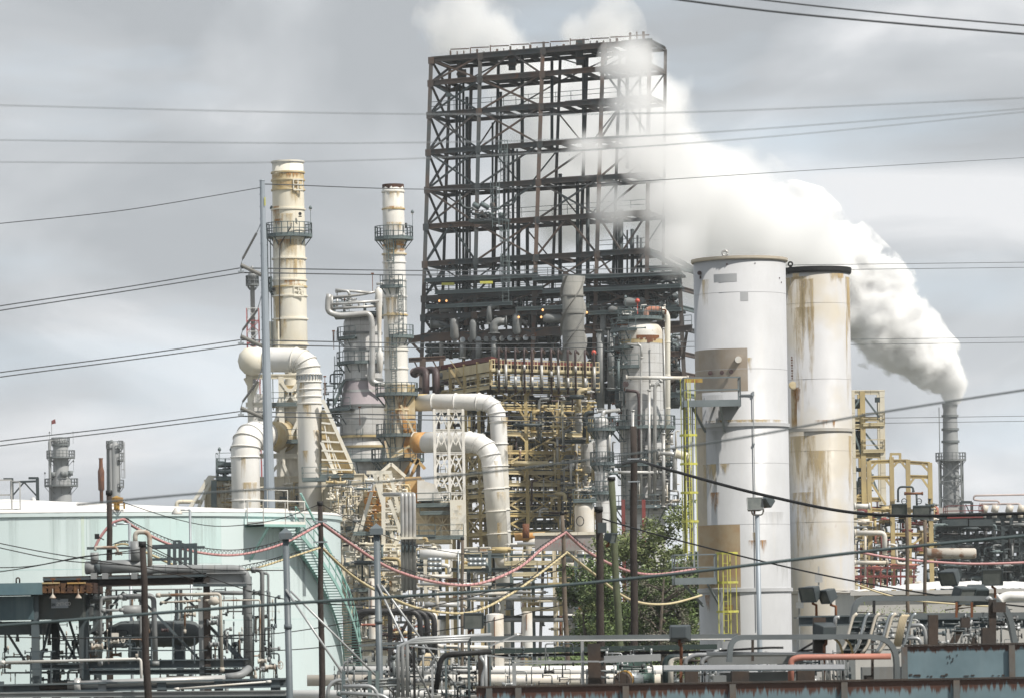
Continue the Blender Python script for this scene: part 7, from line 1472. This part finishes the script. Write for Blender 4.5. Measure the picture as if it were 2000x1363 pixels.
# ============================================================ WHITE PIPELINE + RACK ACROSS THE MIDDLE BOTTOM
D = 165
for k, (y, x0, x1, r, lb, dd) in enumerate(((1310, 660, 1300, 9.5, 'upper white pipeline behind the blue panels', 1.5), (1328, 600, 1290, 11, 'middle thick white pipeline behind the blue panels', 0), (1356, 560, 1250, 9, 'lowest white pipeline at the bottom edge', -1))):
    D_ = D+dd; rt = thing('pipeline', lb, 'pipeline', P(x0, y, D_), 'white pipelines'); m = MB(); m.tube([P(x0, y, D_), P(x1, y-2, D_)], r*Sc(D_), 24); m.build('pipe', roofw if k != 1 else dome_w, rt); m = MB()
    for x in range(x0+60, x1, 140): q = P(x, y, D_); m.box(q-Vector((0,0,r*Sc(D_)+.3)), (.3,.6,.7))
    m.build('saddle', gpipe, rt)
vt = thing('pipeline_valve', 'green cast valve with a rusty yellow bolted flange at the end of the white pipelines', 'valve', P(1230, 1335, 150)); D_ = 150; S = Sc(D_)
m = MB(); m.tube([P(1214, 1330, D_-1.6), P(1219, 1328, D_-.9)], .30, 20); m.build('open_end', fgrust, vt)
m = MB(); m.tube([P(1218, 1326, D_-1), P(1222, 1325, D_-.8)], 17*S, 24); o = m.build('flange', goldm, vt); m = MB()
for i in range(12): a = i/12*6.283; q = P(1216.5, 1326.5, D_-1.15)+Vector((.12*math.cos(a)*0, 0, 0)); q = q+Vector((14*S*math.cos(a)*.75, -.02, 14*S*math.sin(a))); m.tube([q-Vector((.03,.03,0)), q+Vector((.05,.05,0))], .035, 6)
m.build('bolt', blk, o)
m = MB(); m.tube([P(1222, 1325, D_-.6), P(1248, 1324, D_)], 14*S, 20); m.build('spool', galv, vt); m = MB(); m.tube([P(1248, 1324, D_), P(1252, 1324, D_), P(1256, 1324, D_), P(1270, 1324, D_), P(1274, 1324, D_), P(1278, 1324, D_)], [16*S, 16*S, 11*S, 11*S, 16*S, 16*S], 20); m.tube([P(1262, 1322, D_), P(1256, 1295, D_)], 6*S, 12); m.box(P(1232, 1293, D_), (1.0, .5, .55)); m.tube([P(1218, 1297, D_), P(1270, 1290, D_)], 5*S, 12); m.build('valve_body', mat('valve_green', (.06,.12,.10), (.05,.08,.07), 2, rough=.6), vt)
# steel walkway rails behind the pipelines
rk = thing('conduit_rack', 'grey beam rack with long cable trays and posts crossing the lower middle', 'pipe rack', (P(1100, 1300, 112).x, 112, 0)); D = 112
def TB(x0, y0, x1, y1, w_, h, mt, name='beam', dd=0): m = MB(); m.bar(P(x0, y0, D+dd), P(x1, y1, D+dd), w_, h); m.build(name, mt, rk)
TB(920, 1248, 1440, 1243, .5, .16, tray, 'cable_tray'); TB(920, 1252, 1440, 1247, .54, .03, roofw, 'tray_lip'); TB(955, 1271, 1400, 1262, .4, .14, mat('dark_green_beam', (.035,.055,.05), rough=.6), 'dark_beam', 6); TB(960, 1280, 1400, 1272, .2, .08, blk, 'dark_beam', 6)
TB(1000, 1296, 1170, 1291, .05, .05, conduit, 'handrail', 4); TB(700, 1260, 960, 1244, .07, .07, tray, 'handrail', 2)
for x, yt, w_, mt in ((1160, 1256, .34, fgrust), (944, 1268, .3, fgrust), (1004, 1297, .1, conduit), (1137, 1250, .08, conduit), (1146, 1310, .05, conduit), (955, 1215, .06, gsteel), (870, 1262, .06, gsteel), (915, 1250, .06, gsteel), (722, 1312, .1, tray), (738, 1310, .1, tray), (808, 1258, .07, blk), (844, 1300, .06, conduit)):
    a = P(x, yt, D+1); m = MB(); m.ibeam((a.x, a.y, 0), a, w_, w_) if w_ > .2 else m.bar((a.x, a.y, 0), a, w_); m.build('post', mt, rk)
for i in range(3): # bent conduits at (776-800)
    pipe(rk, [P(778+i*9, 1360, D), P(777+i*9, 1262-i*4, D), P(795+i*9, 1255-i*4, D), P(960, 1249-i*5, D)], .05, conduit, 'conduit', br=.35, fl=False); pipe(rk, [P(700+i*4, 1330+i*6, D), P(775, 1325+i*6, D)], .035, tray, 'conduit', fl=False)
pipe(rk, [P(640, 1370, D), P(641, 1340, D), P(655, 1328, D), P(680, 1326, D)], .05, conduit, 'conduit', br=.3, fl=False); pipe(rk, [P(670, 1340, D-2), P(732, 1338, D-2), P(742, 1375, D-2)], .05, conduit, 'conduit', br=.3, fl=False); pipe(rk, [P(665, 1352, D-2), P(750, 1357, D-2), P(768, 1375, D-2)], .05, conduit, 'conduit', br=.3, fl=False)
for x in (671, 722, 737): m = MB(); m.bar(P(x, 1380, D), P(x, 1310, D), .1); m.build('post', gsteel, rk)
pipe(rk, [P(938, 1280, D-1), P(950, 1300, D-1), P(942, 1320, D-1), P(943, 1380, D-1)], .05, conduit, 'conduit', br=.3, fl=False); pipe(rk, [P(948, 1268, D-1), P(949, 1380, D-1)], .05, conduit, 'conduit', fl=False)
pipe(rk, [P(852, 1345, D-2), P(860, 1290, D-2), P(870, 1278, D-2), P(960, 1272, D-2)], .07, blk, 'black_hose', br=.3, fl=False)
for (a, b) in (((955, 1262), (1010, 1238)), ((800, 1260), (1000, 1285)), ((1000, 1290), (1170, 1291)), ((1170, 1292), (1230, 1284))): m = MB(); m.bar(P(*a, D-.5), P(*b, D-.5), .04); m.build('guy_wire', conduit, rk)
m = MB(); m.bar(P(1180, 1287, D+2), P(1290, 1283, D+2), .6, .18); m.build('flat_tray', conduit, rk)
# diag cream hoses
m = MB()
for i in range(5): m.tube(bend([P(818+i*4, 1305, 170), P(824+i*4, 1290, 170), P(834+i*3, 1275, 170)], .3), .05, 6)
m.build('cream_hoses', creamc, rk)

# ============================================================ RUSTY BLUE PANELS ALONG THE BOTTOM
def bluepanel_mat(key, ztop, zrng):
    m = mat(key, (.165,.235,.265), (.13,.19,.215), 1.1, .4, .62, streak=.35, streak_c=(.24,.30,.32), rough=.5, bump=.05); t = m.node_tree; b = t.nodes['Principled BSDF']; src = b.inputs['Base Color'].links[0].from_socket
    def n(ty, **k):
        x = t.nodes.new(ty)
        for a, v in k.items(): setattr(x, a, v)
        return x
    geo = n('ShaderNodeNewGeometry'); sp = n('ShaderNodeSeparateXYZ'); t.links.new(geo.outputs['Position'], sp.inputs[0])
    mp_ = n('ShaderNodeMapping'); mp_.inputs['Scale'].default_value = (13, 13, .45); t.links.new(geo.outputs['Position'], mp_.inputs[0]); nz_ = n('ShaderNodeTexNoise'); nz_.inputs['Scale'].default_value = 1; nz_.inputs['Detail'].default_value = 5; nz_.inputs['Roughness'].default_value = .7; t.links.new(mp_.outputs[0], nz_.inputs[0])
    r = n('ShaderNodeMapRange'); t.links.new(sp.outputs[2], r.inputs[0]); r.inputs[1].default_value = ztop-zrng; r.inputs[2].default_value = ztop; r.inputs[3].default_value = 0; r.inputs[4].default_value = .62
    a = n('ShaderNodeMath', operation='ADD'); t.links.new(nz_.outputs[0], a.inputs[0]); t.links.new(r.outputs[0], a.inputs[1])
    r2 = n('ShaderNodeMapRange'); t.links.new(a.outputs[0], r2.inputs[0]); r2.inputs[1].default_value = .84; r2.inputs[2].default_value = .93
    mx_ = n('ShaderNodeMix', data_type='RGBA'); t.links.new(r2.outputs[0], mx_.inputs[0]); t.links.new(src, mx_.inputs[6]); mx_.inputs[7].default_value = (.075,.032,.02,1); t.links.new(mx_.outputs[2], b.inputs['Base Color']); return m
def panel_run(name, label, x0, x1, yt, D_, h, posts, slope=0):
    a, b = P(x0, yt, D_), P(x1, yt, D_); zt_ = P((x0+x1)/2, yt, D_).z; root = thing(name, label, 'steel barrier', ((a.x+b.x)/2, D_, zt_-h), 'rusty blue steel barriers')
    mt = bluepanel_mat(name+str(yt), zt_, .5 if h > 2 else .28); rl = (b.z-a.z); m = MB(); m.bar((a.x, D_, zt_-h/2), (b.x, D_, zt_-h/2), .04, h); m.build('panel', mt, root)
    m = MB(); m.bar((a.x, D_, zt_+.02), (b.x, D_, zt_+.02), .16, .035); m.build('top_angle', fgrust, root)
    if h < 2: m = MB(); m.bar((a.x, D_-.03, zt_-h+.05), (b.x, D_-.03, zt_-h+.05), .06, .09); m.build('bottom_angle', mt, root)
    for x in posts: q = P(x, yt, D_-.08); m = MB(); m.box((q.x, D_-.07, zt_-h/2-.01), (.13, .08, h)); m.build('stiffener_post', mat('post_rust_%d_%d' % (x, yt), (.13,.105,.085), (.12,.13,.13), 1.5, rough=.8, rust=.35, rust_c=(.13,.065,.035)) , root)
    return root
panel_run('steel_barrier', 'long low blue steel barrier with rust runs along the bottom edge', 930, 2060, 1333, 88, 3.2, (955, 1012, 1222, 1431, 1649, 1868))
panel_run('steel_barrier', 'raised blue steel barrier panel with a rusty top in the lower right corner', 1766, 2060, 1259, 92, .84, (1766, 1976))
g = MB(); gr_ = random.Random(8)
for i in range(14):
    q = P(1775+gr_.uniform(0, 195), 1318+gr_.uniform(-2, 2), 91.97); g.box(q, (gr_.uniform(.03,.12), .012, gr_.uniform(.01,.04)), 0)
for i in range(8): q = P(1850+gr_.uniform(0, 22), 1275+gr_.uniform(0, 20), 91.97); g.box(q, (.012, .012, .04), 0)
single(g, 'paint_chips', fgrust, 'rust spots where paint flaked off the raised blue panel', 'paint damage', P(1850, 1318, 91.97))
# ============================================================ CABLE TRAYS AND CONDUITS LOWER RIGHT
D = 98
tr = thing('cable_tray_run', 'arching grey cable trays with ladders of conduits, lower right behind the barriers', 'cable tray', (P(1650, 1300, D).x, D, 0))
def sweep(pts, w_, h, mt, name, br_, D_, n_=8):
    path = bend([P(a, b, D_) for a, b in pts], br_, n_); m = MB(); pr = None
    base = len(m.v)
    for i, p in enumerate(path):
        t = (path[min(i+1, len(path)-1)]-path[max(i-1, 0)]).normalized(); nrm = Vector((t.z, 0, -t.x))
        for u, v in ((-1,-1), (1,-1), (1,1), (-1,1)): m.v.append(tuple(p+nrm*(h/2*u)+Vector((0, w_/2*v, 0))))
    for i in range(len(path)-1):
        for j in range(4): m.face((base+i*4+j, base+i*4+(j+1) % 4, base+(i+1)*4+(j+1) % 4, base+(i+1)*4+j), j % 2 == 1)
    m.face((base, base+1, base+2, base+3)); k = base+(len(path)-1)*4; m.face((k+3, k+2, k+1, k)); m.build(name, mt, tr)
sweep([(1424, 1292), (1428, 1244), (1750, 1242), (1752, 1375)], .45, .115, tray, 'arched_tray', .62, 97); sweep([(1664, 1215), (1672, 1168), (1965, 1168), (1984, 1268)], .45, .12, tray, 'arched_tray', .72, 100)
sweep([(1770, 1202), (1830, 1202), (2060, 1200)], .5, .14, tray, 'straight_tray', .3, 103); sweep([(1296, 1303), (1648, 1301)], .5, .10, mat('tray_white', (.50,.51,.53), (.44,.45,.48), 1, rough=.5), 'straight_tray', .3, 96)
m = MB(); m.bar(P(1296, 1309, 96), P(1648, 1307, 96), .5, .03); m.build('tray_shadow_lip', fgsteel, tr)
# curved cable ladders
for i, (x, col_) in enumerate(((1668, 0), (1693, 0), (1712, 0), (1738, 0), (1744, 0), (1783, 0))):
    pts = [(x+6, 1197), (x-2, 1204), (x-18, 1262), (x-30, 1276)]; m = MB(); m.tube(bend([P(a, b, 97.6) for a, b in pts], .22), .035, 8); m.build('ladder_rail', galv if i % 2 else dome_w, tr)
m = MB()
for x0, x1 in ((1669, 1690), (1696, 1735), (1745, 1782)):
    for k in range(7): y = 1202+k*11; m.bar(P(x0-3-k*3.2, y, 97.7), P(x1-3-k*3.2, y, 97.7), .03)
m.build('ladder_rungs', tray, tr)
m = MB()
for i in range(9): x = 1671+i*1.9; m.tube(bend([P(x+2, 1198, 97.8), P(x-2, 1206, 97.8), P(x-18, 1262, 97.8), P(x-28, 1276, 97.8)], .25), .022, 6)
for i in range(10): x = 1699+i*1.7; m.tube(bend([P(x+2, 1198, 97.8), P(x-2, 1206, 97.8), P(x-18, 1262, 97.8), P(x-28, 1276, 97.8)], .25), .022, 6)
m.build('black_cables', darkc, tr); m = MB()
for i in range(5): x = 1758+i*2.9; m.tube(bend([P(x+6, 1200, 97.5), P(x, 1206, 97.5), P(x-12, 1262, 97.5)], .25), .026, 6)
m.build('cream_cables', creamc, tr); m = MB()
for x in (1636, 1656): m.tube(bend([P(x-8, 1245, 97.2), P(x+4, 1255, 97.2), P(x+10, 1276, 97.2)], .2), .03, 6)
m.build('ochre_conduit', yellow, tr)
for i in range(7): pipe(tr, [P(1380, 1278-i*.8, 97), P(1592+i*6, 1277, 97), P(1606+i*7, 1284, 97), P(1608+i*7, 1340, 97)], .022, conduit, 'conduit', br=.18, fl=False, n=8)
pipe(tr, [P(1545, 1345, 96.5), P(1545, 1288, 96.5), P(1560, 1283, 96.5), P(1740, 1281, 96.5)], 6*Sc(96.5), salmon, 'salmon_pipe', br=.16, n=16, fl=False)
for a, yb_ in ((1338, 1300), (1370, 1300)): pipe(tr, [P(a, yb_, 98.5), P(a+2, 1288, 98.5), P(a+18, 1278, 98.5), P(1590, 1276, 98.5)], .05, conduit, 'conduit', br=.25, fl=False)
for dx in (0, 10): pipe(tr, [P(1300+dx, 1345, 99), P(1299+dx, 1292, 99), P(1306+dx, 1283, 99), P(1345+dx, 1281, 99)], .07, dome_w if dx else darkc, 'conduit', br=.25, fl=False)
for x, yt, yb_, w_, mt in ((1609, 1240, 1300, .05, rustm), (1600, 1205, 1275, .28, fgrust), (1822, 1200, 1260, .22, fgrust), (1470, 1245, 1290, .06, fgrust), (1704, 1250, 1345, .06, fgrust), (1707, 1172, 1200, .06, blk), (1696, 1318, 1345, .2, fgrust), (1938, 1170, 1260, .16, fgrust), (1950, 1175, 1195, .3, fgrust), (1868, 1175, 1205, .05, rustm), (1898, 1175, 1205, .05, rustm), (1445, 1310, 1340, .4, fgrust), (1573, 1308, 1340, .4, fgrust), (1330, 1255, 1292, .06, rustm), (1350, 1310, 1345, .3, fgrust), (1405, 1318, 1345, .3, gpipe), (1930, 1225, 1260, .3, fgrust), (1885, 1205, 1225, .2, fgrust)):
    m = MB(); m.bar(P(x, yb_+(60 if yb_ > 1290 else 0), 98.3), P(x, yt, 98.3), w_, w_); m.build('support_post', mt, tr)
m = MB(); m.ibeam(P(1560, 1212, 101), P(1700, 1210, 101), .3, .24); m.build('support_beam', fgsteel, tr); m = MB(); m.ibeam(P(1790, 1217, 104), P(2060, 1216, 104), .3, .26); m.build('support_beam', fgsteel, tr)
m = MB(); m.bar(P(1860, 1258, 104), P(1878, 1222, 104), .16); m.bar(P(1905, 1258, 104), P(1885, 1224, 104), .14); m.build('rusty_brace', fgrust, tr)
for pts in (((1778, 1222), (1800, 1219), (1807, 1232), (1808, 1262)), ((1770, 1246), (1795, 1245), (1801, 1262)), ((1926, 1172), (1932, 1165), (1940, 1176)), ((1640, 1205), (1632, 1205), (1630, 1230))): pipe(tr, [P(a, b, 99.5) for a, b in pts], .045, conduit, 'conduit', br=.25, fl=False)
for bp_, bs_ in (((1750, 1322, 99), (1.6, .5, .5)), ((1490, 1326, 99.5), (2.0, .5, .35)), ((1475, 1288, 99), (2.2, .5, .2))): m = MB(); m.box(P(*bp_), bs_); m.build('equipment_tray', gpipe, tr)
for pts in (((1555, 1275), (1575, 1262), (1600, 1248)), ((1560, 1272), (1590, 1268), (1600, 1262)), ((1405, 1270), (1500, 1264), (1530, 1264))): m = MB(); m.tube(bend([P(a, b, 98.8) for a, b in pts], .3), .03, 6); m.build('black_hose', blk, tr)
clutter(tr, 1310, 1600, 1278, 1345, 100.5, 26, [tray, fgsteel, conduit, fgrust, fgpipe], 91, 1.5, (.02, .05), (10, 60), vert=.4); clutter(tr, 1660, 2000, 1205, 1260, 100.5, 30, [fgsteel, conduit, fgdark, fgpipe, blk], 92, 2, (.015, .04), (10, 50), vert=.5)
clutter(rk, 640, 960, 1270, 1360, 114, 34, [tray, gsteel, conduit, fgdark, blk, tray], 93, 3, (.02, .05), (15, 80), vert=.5)
for i, (mt, nn) in enumerate(((conduit, 30), (tray, 30), (blackp, 26), (fgpipe, 20), (fgdark, 30))):
    clutter(tr, 1660, 2000, 1200, 1262, 101, nn, [mt], 420+i, 2, (.008, .03), (8, 45), vert=.45, merge='small_piping'); clutter(tr, 1300, 1660, 1262, 1345, 100.5, nn, [mt], 430+i, 2, (.008, .03), (8, 50), vert=.4, merge='small_piping'); clutter(rk, 640, 960, 1262, 1365, 113, nn, [mt], 440+i, 3, (.01, .03), (8, 60), vert=.45, merge='small_piping'); clutter(rk, 960, 1290, 1255, 1340, 114, nn//2, [mt], 450+i, 3, (.01, .025), (8, 60), vert=.3, merge='small_piping')
# small transmitter on the rear silo front
t = thing('instrument_box', 'small grey instrument box on a thin stand in front of the rear silo', 'instrument box', (P(1562, 1200, 200).x, 200, 0)); m = MB(); m.bar((P(1562, 1200, 200).x, 200, 0), P(1560, 1155, 200), .06); m.build('stand', gpipe, t); m = MB(); m.box(P(1562, 1181, 199.8), (.35, .2, .3)); m.bar(P(1550, 1206, 200), P(1575, 1206, 200), .06); m.build('box', gpipe, t)
m = MB(); q = P(1599, 1128, 290); m.bar(P(1599, 1150, 290), P(1599, 1105, 290), .1); m.box(q, (.5, .3, .6)); single(m, 'instrument_box', jackp, 'pale instrument box near the foot band of the rear silo', 'instrument box', q)
# ============================================================ STEAM (real volume clouds)
def steam(name, label, balls, D_, dens, nscale, amp, thr, seedloc, kind=None, col=(1,1,1), k=1.0, det=5):
    """balls: (px, py, radius px, depth offset); density field is summed from the balls, torn by noise"""
    S = Sc(D_); C = [(P(x, y, D_+dd), r*S) for x, y, r, dd in balls]
    import bmesh
    bm = bmesh.new()
    # one closed skin round all the balls (voxel remesh keeps it a single surface)
    for c, r in C: bmesh.ops.create_icosphere(bm, subdivisions=2, radius=r*1.05, matrix=Matrix.Translation(c-C[0][0]))
    me = bpy.data.meshes.new(name); bm.to_mesh(me); bm.free(); o = bpy.data.objects.new(name, me); sc.collection.objects.link(o); o.location = C[0][0]
    md_ = o.modifiers.new('skin', 'REMESH'); md_.mode = 'VOXEL'; md_.voxel_size = max(.8, min(r for _, r in C)*.3)
    m = bpy.data.materials.new(name+'_volume'); m.use_nodes = True; t = m.node_tree; t.nodes.clear(); K = t.links.new
    def n(ty, **kk):
        x = t.nodes.new(ty)
        for a, v in kk.items(): setattr(x, a, v)
        return x
    out = n('ShaderNodeOutputMaterial'); pv = n('ShaderNodeVolumePrincipled'); K(pv.outputs[0], out.inputs['Volume']); pv.inputs['Color'].default_value = (*col, 1); pv.inputs['Anisotropy'].default_value = .0
    geo = n('ShaderNodeNewGeometry'); acc = None
    for c, r in C:
        d = n('ShaderNodeVectorMath', operation='DISTANCE'); K(geo.outputs['Position'], d.inputs[0]); d.inputs[1].default_value = c
        mrr = n('ShaderNodeMapRange', interpolation_type='SMOOTHSTEP'); K(d.outputs['Value'], mrr.inputs[0]); mrr.inputs[1].default_value = r; mrr.inputs[2].default_value = 0; mrr.inputs[3].default_value = 0; mrr.inputs[4].default_value = 1
        if acc is None: acc = mrr.outputs[0]
        else: a = n('ShaderNodeMath', operation='MAXIMUM'); K(acc, a.inputs[0]); K(mrr.outputs[0], a.inputs[1]); acc = a.outputs[0]
    mp_ = n('ShaderNodeMapping'); K(geo.outputs['Position'], mp_.inputs[0]); mp_.inputs['Location'].default_value = seedloc
    nz_ = n('ShaderNodeTexNoise'); K(mp_.outputs[0], nz_.inputs[0]); nz_.inputs['Scale'].default_value = nscale; nz_.inputs['Detail'].default_value = det; nz_.inputs['Roughness'].default_value = .6
    a = n('ShaderNodeMath', operation='MULTIPLY_ADD'); K(nz_.outputs['Fac'], a.inputs[0]); a.inputs[1].default_value = amp; K(acc, a.inputs[2])
    b = n('ShaderNodeMapRange'); K(a.outputs[0], b.inputs[0]); b.inputs[1].default_value = thr+amp*.5; b.inputs[2].default_value = thr+amp*.5+k; b.inputs[3].default_value = 0; b.inputs[4].default_value = dens
    K(b.outputs[0], pv.inputs['Density']); me.materials.append(m); o['label'] = label; o['category'] = 'steam'
    if kind: o['kind'] = kind
    return o
D = 760
main = [(1856, 766, 30, 0), (1846, 738, 48, 0), (1816, 705, 68, 0), (1772, 668, 84, -2), (1728, 628, 98, -4), (1690, 585, 108, -4), (1650, 548, 108, -5), (1605, 505, 112, -6), (1550, 470, 115, -8)]
steam('chimney_steam', 'dense white billowing steam plume blowing up and left from the far chimney', main, D, 1.6, .16, 1.25, .04, (3, 0, 0), k=.12, det=7)
soft = [(1550, 480, 135, -10), (1460, 440, 145, -12), (1380, 400, 155, -14), (1300, 350, 165, -16), (1240, 280, 160, -16), (1190, 200, 140, -16), (1100, 280, 140, -16), (1340, 480, 130, -12), (1200, 130, 100, -18), (1130, 370, 150, -16), (1050, 190, 110, -18), (1290, 200, 90, -16)]
steam('drifting_steam', 'soft pale steam bank drifting behind the coker frame and the silos', soft, 700, .28, .085, 2.3, .0, (1, 2, 0), k=.5, det=7)
top = [(905, 50, 95, 0), (960, 75, 80, 0), (860, 45, 60, 0), (1190, 60, 75, 0), (1190, 5, 45, 0), (1130, 80, 60, 0), (1000, 120, 60, 0)]
steam('steam_wisps', 'two loose white steam puffs above the top of the coker frame', top, 620, .24, .15, 2.4, .04, (8, 1, 0), k=.5)
veil = [(1240, 130, 80, 0), (1290, 240, 80, 0), (1150, 300, 60, 0), (1265, 300, 110, 0), (1300, 390, 90, 0), (1240, 200, 90, 0), (1310, 470, 80, 0), (1200, 400, 70, 0)]
steam('steam_veil', 'thin steam veil in front of the right end of the coker frame', veil, 462, .5, .12, 2.0, .04, (5, 5, 0), k=.7)

# ============================================================ HAZE
m = MB(); m.box((0, 620, 59), (1840, 1380, 120)); hz = m.build('haze', bpy.data.materials.new('haze_air'), None, None, (0, 620, 59)); hz['kind'] = 'stuff'; hz['label'] = 'thin pale industrial haze over the whole refinery'
hm = hz.data.materials[0]; hm.use_nodes = True; t = hm.node_tree; t.nodes.clear(); o_ = t.nodes.new('ShaderNodeOutputMaterial'); v_ = t.nodes.new('ShaderNodeVolumePrincipled'); v_.inputs['Color'].default_value = (.93, .96, 1, 1); v_.inputs['Density'].default_value = .00009; t.links.new(v_.outputs[0], o_.inputs['Volume'])
